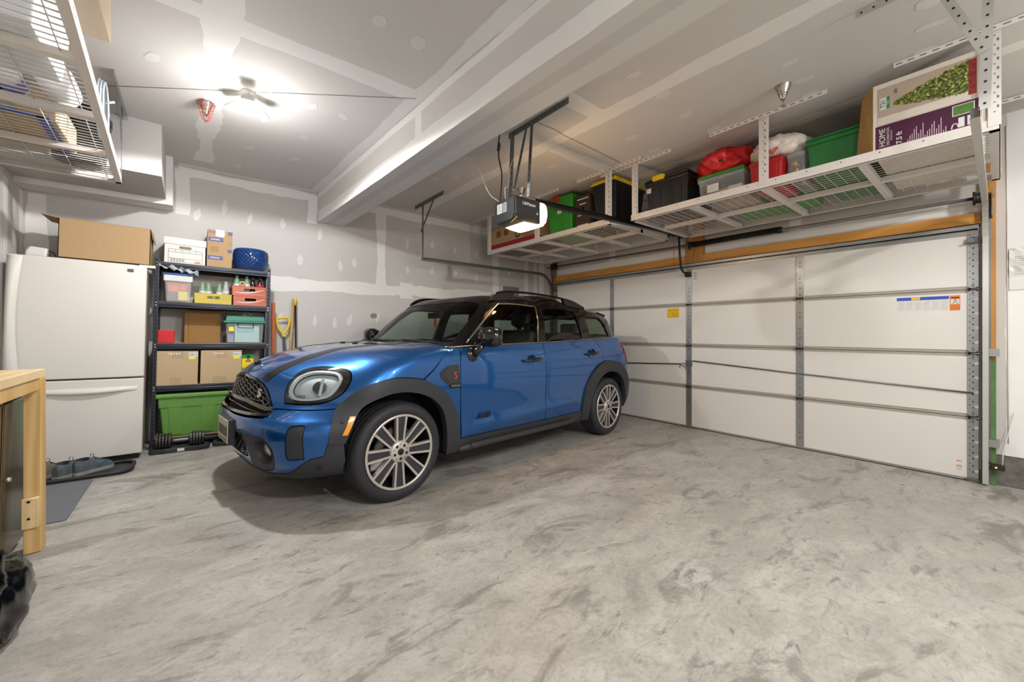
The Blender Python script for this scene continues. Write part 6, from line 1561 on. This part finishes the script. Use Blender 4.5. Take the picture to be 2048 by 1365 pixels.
MB().box(.285, .305, -.54, .47, .03, .78).build('door', mat('black_enamel', '#121417', .2), cbn, .004)
MB().box(.283, .300, .473, .497, .02, .79).build('mullion', mat('black_enamel', '#121417', .2), cbn)
q = MB(); q.cyl((.305, .53, .42), (.325, .53, .42), .010, n=14); q.build('lock', M_CHROME, cbn)
M_BAG = mat('black_bag_film', '#060607', .2, 0, .3, 9, .5)
tbg = thing('trash_bag', 'black crumpled plastic trash bag on the floor at the left edge', 'bag', (-.585, 2.36, floor_z(-.585)), 0, True)
blob('bag_body', '', '', (0, 0, .10), (.092, .26, .15), M_BAG, 5, .10, 6, .66, tbg, 56, 34, .10)
blob('bag_neck', '', '', (-.02, -.12, .24), (.075, .14, .13), M_BAG, 12, .16, 7, .7, tbg, 40, 24, .12)
# ------------------------------------------------------------------ steel shelf unit and its contents
M_SHELF = mat('charcoal_steel', '#30343e', .35, .35, .06, 20)
M_BOARD = mat('particle_board', '#a98d68', .85, 0, .15, 90)
SHX, SHY = -.302, 5.095
sh = thing('shelf_unit', 'charcoal boltless steel shelf unit between the refrigerator and the shovels', 'shelf', (SHX, SHY, floor_z(SHX)), 0, True)
SW, SD, SH = .955, .365, 1.85
LV = [.075, .585, 1.0, 1.405, 1.79]
for i, (x_, y_) in enumerate(((0, 0), (SW, 0), (0, SD), (SW, SD))):
    sx = 1 if x_ == 0 else -1; sy = 1 if y_ == 0 else -1
    q = MB(); q.box(min(x_, x_ + sx * .034), max(x_, x_ + sx * .034), min(y_, y_ + sy * .003), max(y_, y_ + sy * .003), 0, SH); q.box(min(x_, x_ + sx * .003), max(x_, x_ + sx * .003), min(y_, y_ + sy * .034), max(y_, y_ + sy * .034), 0, SH)
    o = q.build('post', M_SHELF, sh)
    if y_ == 0:
        h = MB(); z = .05
        while z < SH - .02:
            xc = x_ + sx * .017; h.box(xc - .007, xc + .007, -.0008, .0002, z, z + .013); h.box(xc - .0035, xc + .0035, -.0008, .0002, z - .012, z); z += .0385
        h.build('keyhole', M_HOLE, o)['kind'] = 'stuff'
        for z in LV[1:]:
            for dz in (-.012, .014): MB().cyl((x_ + sx * .017, -.003, z + dz), (x_ + sx * .017, 0, z + dz), .006, n=10).build('rivet', M_CHROME, o)
for z in LV:
    for y_ in (0, SD):
        q = MB(); y0_ = -.003 if y_ == 0 else SD - .015
        q.box(.034, SW - .034, y0_, y0_ + .018, z - .028, z + .026); q.tube([(.034, y0_ + .004, z - .006), (SW - .034, y0_ + .004, z - .006)], .011, 8); q.build('beam', M_SHELF, sh, .003)
    for x_ in (.002, SW - .02): MB().box(x_, x_ + .018, .03, SD - .03, z - .028, z + .02).build('side_beam', M_SHELF, sh)
    MB().box(.006, SW - .006, .012, SD - .01, z + .014, z + .028).build('board', M_BOARD, sh)
Msh = Matrix.Translation((SHX, SHY, floor_z(SHX))) @ R_TILT
def on_shelf(x, y, lev, dz=0.0): return Msh @ Vector((x, y, (LV[lev] + .0285 if lev >= 0 else 0) + dz))
def st(name, label, cat, x, y, lev, dz=0, rz=0, group=None): return thing(name, label, cat, on_shelf(x, y, lev, dz), rz, True, group)
FX = (1, 0, 0)
# top: file box
t = st('file_box', 'white cardboard file box with 33250 printed on it, on top of the steel shelf', 'box', .222, .20, 4, 0, .0)
MB().box(-.158, .158, -.16, .16, 0, .22).build('box_body', M_WPAPER, t, .003)
q = MB(); q.box(-.165, .165, -.167, .167, .185, .252); q.build('lid', M_WPAPER, t, .003)
q = MB(); q.prism(rrect(.048, .013, .012, 4), .0012, Matrix.Translation((.0, -.16, .158)) @ axes((1, 0, 0), (0, 0, 1))); q.build('hand_hole', mat('beige_hole', '#7d7460', .8), t)
q = MB()
def ln(x0, x1, z0, z1): q.box(x0, x1, -.1612, -.16, z0, z1)
for z in (.012, .047, .108, .135): ln(-.13, .135, z, z + .0025)
for x in (-.13, .133): ln(x, x + .0025, .012, .137)
for k in range(1, 5): x = -.13 + .2645 * k / 5; ln(x, x + .0022, .108, .137)
q.build('printed_form', M_BLACKT, t)
text('33250', .036, M_BLACKT, t, (-.118, -.1616, .030), FX, UP, align='LEFT', ext=.0004, sx=1.25)
MB().box(.075, .118, -.1612, -.16, .018, .030).build('red_mark', mat('red_mark', '#d85a52', .6), t)
# tall carton
t = st('delivery_box', 'tall brown delivery carton with blue printed bands on top of the steel shelf', 'box', .498, .19, 4)
MB().box(-.105, .105, -.15, .15, 0, .385).build('box_body', M_CARD, t, .003)
mbp = mat('blue_violet_print', '#5c5f8c', .7)
for z in (.075, .265): MB().box(-.098, .028, -.1512, -.15, z, z + .042).build('printed_band', mbp, t); 
for z in (.345, .16): MB().box(.065, .105, -.1512, -.15, z, z + .035).build('printed_band', mbp, t)
q = MB()
for z in (.096, .286):
    for k in range(6): q.box(-.075 + k * .013, -.067 + k * .013, -.1516, -.1512, z - .006, z + .008 - .003 * (k % 2))
q.build('print', M_WPAPER, t)
text('chewy', .05, mbp, t, (-.045, -.1512, .362), FX, UP, ext=.0004); text('ch', .036, mbp, t, (.085, -.1512, .255), FX, UP, ext=.0004)
paper_label(t, (.0, -.151, .355), .07, .065, FX, UP, mat('foil_label', '#d9dbe0', .25, .2, .2, 60), 'shipping_label', 4, mat('grey_print', '#b3afa9', .6))
q = MB()
for k in range(5): q.box(-.08, -.01, -.1512, -.15, .16 + k * .012, .163 + k * .012)
q.build('print', mat('brown_print', '#7d4a24', .8), t)
# glazed pot with raised dimples
t = st('planter_pot', 'glossy cobalt blue ceramic pot with diamond pattern on top of the steel shelf', 'pot', .785, .185, 4)
prof = [(.0, 0), (.10, 0), (.125, .012), (.150, .06), (.160, .12), (.160, .19), (.152, .235), (.146, .243), (.138, .24), (.146, .19), (.146, .10), (.12, .02), (.0, .018)]
mblue = mat('cobalt_glaze', '#163a72', .08, 0, .12, 30, coat=.8)
MB().lathe(prof, 56).build('pot_body', mblue, t)
q = MB(); 
for r in range(10):
    z = .030 + r * .021; R = float(np.interp(z, [p[1] for p in prof[2:7]], [p[0] for p in prof[2:7]]))
    for k in range(26):
        a_ = 2 * math.pi * (k + .5 * (r % 2)) / 26; n_ = Vector((math.cos(a_), math.sin(a_), 0)); s_ = Vector((-math.sin(a_), math.cos(a_), 0)); c_ = n_ * R + Vector((0, 0, z))
        q.add([c_ + n_ * .011, c_ + s_ * .017, c_ + Vector((0, 0, .012)), c_ - s_ * .017, c_ - Vector((0, 0, .012))], [(0, 1, 2), (0, 2, 3), (0, 3, 4), (0, 4, 1)])
q.build('dimples', mblue, t)['kind'] = 'stuff'
# second level: tub with blue lid
t = st('storage_tub', 'clear tub of coloured packs with blue lid on the second shelf', 'bin', .175, .16, 3)
MB().taper(-.105, .105, -.14, .14, 0, .255, .86).build('tub_body', plastic_clear('frosted_tub', '#e6e6e2', .35), t, .012)
q = MB(); q.taper(-.112, .112, -.148, .148, .20, .262, .99); q.build('tub_collar', plastic_clear('frosted_tub2', '#e6e6e2', .8), t, .008)
MB().box(-.118, .118, -.152, .152, .262, .280).build('lid', mat('blue_lid', '#1d56a8', .35), t, .006)
MB().box(-.075, .005, -.105, .10, .10, .19).build('contents', mat('orange_pack', '#d8603a', .6), t); MB().box(-.075, -.005, -.108, .10, .015, .10).build('contents', mat('slate_pack', '#49506a', .6), t)
MB().box(.0, .072, -.108, .10, .02, .11).build('contents', mat('yellow_pack', '#e3cf3c', .6), t); MB().box(.01, .07, -.105, .10, .12, .19).build('contents', mat('orange_pack', '#d8603a', .6), t)
t = st('plastic_film', 'crumpled clear plastic film hanging under the top beam of the steel shelf', 'film', .18, .02, 3, .285)
q = MB(); vs = []; n = 16
for i in range(n + 1):
    for j in range(4): vs.append((-.15 + .30 * i / n, -.03 - .02 * math.sin(i * 1.1 + j), .045 - .055 * i / n + .012 * math.sin(i * 1.9 + j * 1.3) + j * .012))
q.add(vs, [(i * 4 + j, i * 4 + j + 1, (i + 1) * 4 + j + 1, (i + 1) * 4 + j) for i in range(n) for j in range(3)], True); o = q.build('film', plastic_clear('film', '#c9ccd0', .55), t); sd_ = o.modifiers.new('t', 'SOLIDIFY'); sd_.thickness = .001
def crate(label, x, lev, dz, m, swoosh=False, w=.305, y=.175, h=.103):
    t = st('soda_crate', label, 'crate', x, y, lev, dz, 0, 'wooden soda crates')
    a, b = w / 2, .165; th = .010
    # end boards with hand hole: built from four strips around the slot
    for s in (-1, 1):
        q = MB(); ya, yb = (-b, -b + th) if s < 0 else (b - th, b)
        q.box(-a, a, ya, yb, 0, .048); q.box(-a, a, ya, yb, .078, h); q.box(-a, -.05, ya, yb, .048, .078); q.box(.05, a, ya, yb, .048, .078); q.build('end_board', m, t, .002)
    for s in (-1, 1): MB().box(min(s * a, s * (a - th)), max(s * a, s * (a - th)), -b + th, b - th, 0, h * .92).build('side_board', m, t, .002)
    MB().box(-a + th, a - th, -b + th, b - th, .002, .010).build('bottom', m, t)
    if swoosh:
        P = [(-.13 + .26 * u, -b - .0012, .035 - .014 * math.sin(math.pi * u * 1.2) + .028 * u * u) for u in np.linspace(0, 1, 14)]
        q = MB(); q.add([p for p in P] + [(p[0], p[1], p[2] + .004 + .006 * math.sin(math.pi * i / 13)) for i, p in enumerate(P)], [(i, i + 1, 15 + i, 14 + i) for i in range(13)]); q.build('printed_ribbon', M_WPAPER, t)
    return t
mcy = wood_mat('yellow_painted_wood', '#b3a23a', '#cbb956', 'X', 8, .6); mcr = wood_mat('red_painted_wood', '#aa5340', '#c6765f', 'X', 8, .6)
crate('yellow wooden soda crate holding empty bottles on the second shelf', .455, 3, 0, mcy)
crate('lower red wooden soda crate on the second shelf', .775, 3, 0, mcr, True)
crate('upper red wooden soda crate stacked with bottles on the second shelf', .765, 3, .104, mcr, True)
M_GBOT = plastic_clear('green_bottle_glass', '#8fbf9c', .5); M_CBOT = plastic_clear('clear_bottle_glass', '#cfd6d3', .45); M_COLA = mat('dark_cola', '#1c1214', .1, 0, .05, 20, coat=.6)
def bottle(label, x, y, lev, dz, m, hh=1.0, lab=True, cap=False):
    t = st('soda_bottle', label, 'bottle', x, y, lev, dz, 0, 'soda bottles in the crates')
    q = MB(); pr = [(.0, .0), (.028, .0), (.031, .01), (.030, .06), (.027, .08), (.031, .10), (.030, .125), (.020, .165), (.013, .185), (.012, .195), (.014, .197), (.014, .207), (.010, .209)]
    q.lathe([(r, z * hh) for r, z in pr], 20); q.build('glass', m, t)
    if lab: MB().lathe([(.0315, .096 * hh), (.0312, .118 * hh)], 20).build('print', mat('bottle_print', '#d8c6c4', .5, 0, .5, 120), t)
    if cap: MB().lathe([(.0155, .198 * hh), (.0155, .211 * hh), (.0, .213 * hh)], 16).build('crown_cap', M_CHROME, t)
    return t
bottle('green soda bottle at the left of the yellow crate', .365, .07, 3, .011, M_GBOT)
bottle('green soda bottle second from the left in the yellow crate', .415, .08, 3, .011, M_GBOT)
bottle('pale green soda bottle third from the left in the yellow crate', .505, .07, 3, .011, M_GBOT, .97)
bottle('tall clear soda bottle at the right of the yellow crate', .56, .075, 3, .011, M_CBOT, 1.12)
bottle('green soda bottle at the left of the upper red crate', .655, .08, 3, .115, M_GBOT)
bottle('green soda bottle right of the tape roll in the upper red crate', .745, .085, 3, .115, M_GBOT)
bottle('full dark soda bottle with metal cap in the upper red crate', .80, .08, 3, .115, M_COLA, .95, False, True)
b_ = bottle('dark soda bottle with red label at the right of the upper red crate', .865, .08, 3, .115, M_COLA, .95, False, True)
MB().lathe([(.0318, .10), (.0314, .125)], 20).build('red_label', mat('red_label', '#b3263a', .4), b_)
t = st('tape_roll', 'cardboard tape roll lying among bottles in the upper red crate', 'tape roll', .700, .065, 3, .235)
q = MB(); q.lathe([(.012, -.02), (.027, -.02), (.027, .02), (.012, .02), (.012, -.02)], 24, Matrix.Rotation(math.pi / 2, 4, 'X')); q.build('roll', M_CARDL, t)
# third level
t = st('red_carton', 'small red shiny box at the left of the third shelf', 'box', .095, .07, 2)
MB().box(-.062, .062, -.05, .05, 0, .125).build('box_body', mat('red_foil', '#c8202a', .25, 0, .2, 25, .2), t, .006)
t = st('cardboard_box', 'plain brown cardboard box at the back of the third shelf', 'box', .395, .27, 2)
MB().box(-.135, .135, -.07, .085, 0, .335).build('box_body', M_CARDD, t, .003); MB().box(-.165, -.136, -.07, .085, 0, .335).build('flap', M_CARDD, t)
t = st('storage_bin', 'clear storage bin with dark green lid and wire handle on the third shelf', 'bin', .735, .165, 2)
MB().taper(-.170, .170, -.15, .15, 0, .215, .93).build('bin_body', M_CLEAR, t, .008)
MB().box(-.09, .13, -.125, .10, .01, .19).build('contents', mat('pale_aqua', '#a9cfcd', .6), t); MB().box(-.15, -.10, -.11, .10, .01, .10).build('contents', mat('lilac_pack', '#9a93b4', .6), t)
q = MB(); q.box(-.195, .195, -.165, .165, .215, .232); q.taper(-.165, .170, -.15, .15, .232, .288, 1.06); q.build('lid', mat('sea_green_lid', '#1d7862', .4), t, .006)
MB().tube([(-.065, -.152, .212), (-.068, -.165, .175), (-.055, -.17, .163), (.06, -.17, .163), (.073, -.165, .175), (.07, -.152, .212)], .0035, 6).build('wire_handle', M_DARKM, t)
MB().box(-.145, -.100, -.153, -.150, .125, .172).build('yellow_tag', mat('yellow_sticky', '#efe02a', .6), t)
t = st('wire_coil', 'thin white wire coiled on the green lid of the third shelf bin', 'wire', .76, .12, 2, .29)
MB().tube([(.035 * math.cos(a_) + .01 * math.sin(3 * a_), .02 * math.sin(a_), .022 + .018 * math.sin(a_ * 1.03)) for a_ in np.linspace(0, 12.4, 60)], .002, 5).build('coil', M_WHITEWIRE, t)
# fourth level: two moving boxes
for x_, lab, mk in ((.190, 'cardboard box with DR 4 label at the left of the lowest steel shelf', 'DR 4'), (.540, 'cardboard box with DR 2 label in the middle of the lowest steel shelf', 'DR 2')):
    w = .315 if x_ < .3 else .345
    t = st('cardboard_box', lab, 'box', x_ - .003, .17, 1, 0, 0, 'labelled cardboard boxes')
    MB().box(-w / 2, w / 2, -.165, .165, 0, .335 if x_ < .3 else .340).build('box_body', M_CARDL, t, .004)
    MB().box(-w / 2 + .1, w / 2 - .13, -.1662, -.165, .0, .075).build('packing_tape', mat('packing_tape', '#ad9a78', .3), t); MB().box(-.045, .045, -.1662, -.165, .26, .334).build('packing_tape', mat('packing_tape', '#ad9a78', .3), t)
    paper_label(t, (w / 2 - .04, -.166, .298), .072, .045, FX, UP, M_WPAPER, 'label'); MB().box(w / 2 - .072, w / 2 - .02, -.1676, -.166, .250, .276).build('sticky_note', mat('yellow_sticky', '#efe02a', .6), t)
    text(mk, .026, mat('blue_ink', '#33507f', .6), t, (w / 2 - .04, -.1674, .298), FX, UP, ext=.0003)
    q = MB(); z_ = .305
    for k in range(5): q.box(-.075 + k * .02, -.062 + k * .02, -.1670, -.165, z_ - .006 * (k % 2), z_ + .012)
    q.build('scuffs', M_WPAPER, t)
mg, my_ = mat('box_green', '#1f9a3a', .45), mat('box_yellow', '#ecd91c', .45)
for dz, lab, lo in ((0, 'lower green and blue fertilizer box on the lowest steel shelf', mat('box_cyan', '#58b7d3', .45)), (.146, 'upper green and yellow fertilizer box on the lowest steel shelf', my_)):
    t = st('fertilizer_box', lab, 'box', .77, .14, 1, dz, 0, 'fertilizer boxes')
    MB().box(-.052, .052, -.06, .06, 0, .145).build('box_body', lo, t, .002); MB().box(-.0525, .0525, -.0605, .0605, .10, .1455).build('green_band', mg, t)
    q = MB(); q.lathe([(.0, 0), (.020, 0), (.020, .0012)], 18, Matrix.Translation((.005, -.0605, .108)) @ Matrix.Rotation(math.pi / 2, 4, 'X')); q.build('round_logo', M_BLACKT, t); MB().box(-.014, .024, -.0622, -.0615, .1035, .1085).build('logo_bar', M_WPAPER, t)
    MB().box(-.02, .03, -.0612, -.06, .062, .082).build('red_mark', mat('red_mark2', '#c8452a', .5), t)
# bottom: green tote
t = st('storage_tote', 'lime green plastic tote on the bottom of the steel shelf', 'bin', .315, .185, 0)
MB().taper(-.262, .262, -.155, .155, 0, .40, .86).build('body', M_LIME, t, .012)
MB().taper(-.270, .270, -.162, .162, .285, .40, .965).build('collar', M_LIME, t, .008)
MB().box(-.292, .292, -.180, .180, .385, .425).build('rim', M_LIME, t, .010)
for x0_, x1_ in ((-.20, -.09), (-.085, .065), (.07, .19)):
    vs = []
    for z_, kk in ((.02, .867), (.29, .955)):
        for x_ in (x0_, x1_):
            for e_ in (0, .007): vs.append((x_ * kk, -.155 * kk - e_, z_))
    MB().add(vs, [(0, 2, 6, 4), (1, 5, 7, 3), (0, 4, 5, 1), (2, 3, 7, 6), (0, 1, 3, 2), (4, 6, 7, 5)]).build('panel', M_LIME, t, .002) if x0_ != -.085 else None
def dumbbell(label, x, y):
    t = thing('dumbbell', label, 'dumbbell', (x, y, floor_z(x)), -.03, True, 'adjustable dumbbells on cradles')
    md = mat('black_urethane', '#1d1e21', .4, 0, .1, 60)
    q = MB(); P = [(.215 * sx * c_[0], c_[1]) for sx in (1,) for c_ in ((-1, -.065), (-.5, -.085), (0, -.07), (.5, -.085), (1, -.065), (1.05, 0), (1, .065), (.5, .085), (0, .07), (-.5, .085), (-1, .065), (-1.05, 0))]; q.prism(P, .045); q.build('cradle', mat('cradle_grey', '#2e2f33', .45), t, .01)
    MB().box(-.02, .05, -.0745, -.072, .01, .036).build('cradle_label', M_WPAPER, t)
    for s in (-1, 1):
        for k in range(5):
            xx = s * (.078 + k * .023); q = MB(); R = .075 if k < 4 else .068
            pts = [(R * math.cos(a_) * (1.0), R * math.sin(a_)) for a_ in np.linspace(0, 2 * math.pi, 14, endpoint=False)]
            q.prism(pts, .019, Matrix.Translation((xx - .0095, 0, .10)) @ axes((0, 1, 0), (0, 0, 1))); q.build('plate', md, t, .004)
            q = MB()
            for a_ in np.linspace(.3, 2.8, 9): q.cyl((xx - .010, R * 1.0 * math.cos(a_), .10 + R * 1.0 * math.sin(a_)), (xx + .010, R * math.cos(a_), .10 + R * math.sin(a_)), .0022, n=5)
            q.build('plate_marks', M_CHROME, t)['kind'] = 'stuff'
    q = MB(); q.tube([(-.07, 0, .10), (-.045, 0, .10), (0, 0, .10), (.045, 0, .10), (.07, 0, .10)], [.018, .016, .019, .016, .018], 14); q.build('grip', M_GALVD, t)
    return t
dumbbell('adjustable dumbbell on a black cradle in front of the lime green tote', -.075, 4.965)
dumbbell('second adjustable dumbbell half hidden behind the car bumper', .395, 4.99)
nf = thing('toy_blaster', 'green and yellow toy water blaster leaning by the tote behind the dumbbells', 'toy', (.315, 5.165, floor_z(.315)), 0, True)
q = MB(); q.box(-.025, .03, -.03, .03, .16, .27); q.tube([(.0, 0, .27), (.012, 0, .32)], .018, 10); q.build('body', mat('toy_green', '#1d9a3f', .4), nf, .01)
q = MB(); q.cyl((.005, -.035, .20), (.005, -.05, .20), .026, n=18); q.tube([(-.02, 0, .16), (-.03, -.01, .10), (-.02, 0, .0)], .02, 8); q.build('nozzle', mat('toy_yellow', '#e6cf18', .4), nf)
MB().cyl((.005, -.051, .20), (.005, -.052, .20), .012, n=14).build('bore', M_HOLE, nf)
# ------------------------------------------------------------------ long tools against the wall
fzt = floor_z(.85)
lv = thing('spirit_level', 'orange red wooden straightedge leaning beside the steel shelf', 'level', (.748, 5.30, fzt))
MB().box(-.016, .016, .0, .05, 0, 1.50).build('bar', wood_mat('orange_wood', '#9a4a1c', '#c2682c', 'Z', 6), lv, .004)
shv = thing('shovel', 'shovel with yellow D-shaped grip and dark shaft leaning on the wall', 'shovel', (.885, 5.34, fzt))
MB().tube([(.0, -.05, .16), (-.02, .06, 1.10)], .016, 10).build('shaft', mat('slate_shaft', '#4a5064', .45), shv)
P = catmull([(-.02, .06, 1.08), (-.025, .065, 1.14), (-.065, .07, 1.19), (-.085, .075, 1.27), (-.088, .08, 1.315), (-.03, .08, 1.325), (.03, .08, 1.325), (.042, .08, 1.31), (.04, .075, 1.26), (.02, .07, 1.19), (-.02, .065, 1.14)], False, 5)
MB().tube(P, .013, 8).build('grip', M_YELLOWP, shv)
q = MB(); vs = []
for i in range(9):
    for j in range(7): u, v = (i / 8 - .5), j / 6; vs.append((u * .22 * (1 - .3 * v * abs(u) * 2), -.05 - .03 * (1 - 4 * u * u) * 1 + .02 * v, .20 - .20 * v))
q.add(vs, [(i * 7 + j, i * 7 + j + 1, (i + 1) * 7 + j + 1, (i + 1) * 7 + j) for i in range(8) for j in range(6)], True); o = q.build('blade', M_DARKM, shv); o.modifiers.new('t', 'SOLIDIFY').thickness = .003
wp = thing('wooden_pole', 'plain wooden pole leaning against the wall behind the shovel', 'pole', (.86, 5.36, fzt))
MB().tube([(.0, -.02, 0), (.118, .07, 1.56)], .0125, 10).build('pole', wood_mat('pale_pole', '#a5804c', '#c9a468', 'Z', 5), wp)
bp_ = thing('tipped_pole', 'black pole with yellow tip leaning against the wall nearest the car', 'pole', (.995, 5.37, fzt))
MB().tube([(.0, .0, 0), (.0, .055, 1.48)], .011, 10).build('pole', M_BLKRUB, bp_); MB().tube([(.0, .055, 1.48), (.0, .06, 1.56), (.004, .06, 1.585)], [.014, .014, .008], 10).build('tip', M_YELLOWP, bp_)
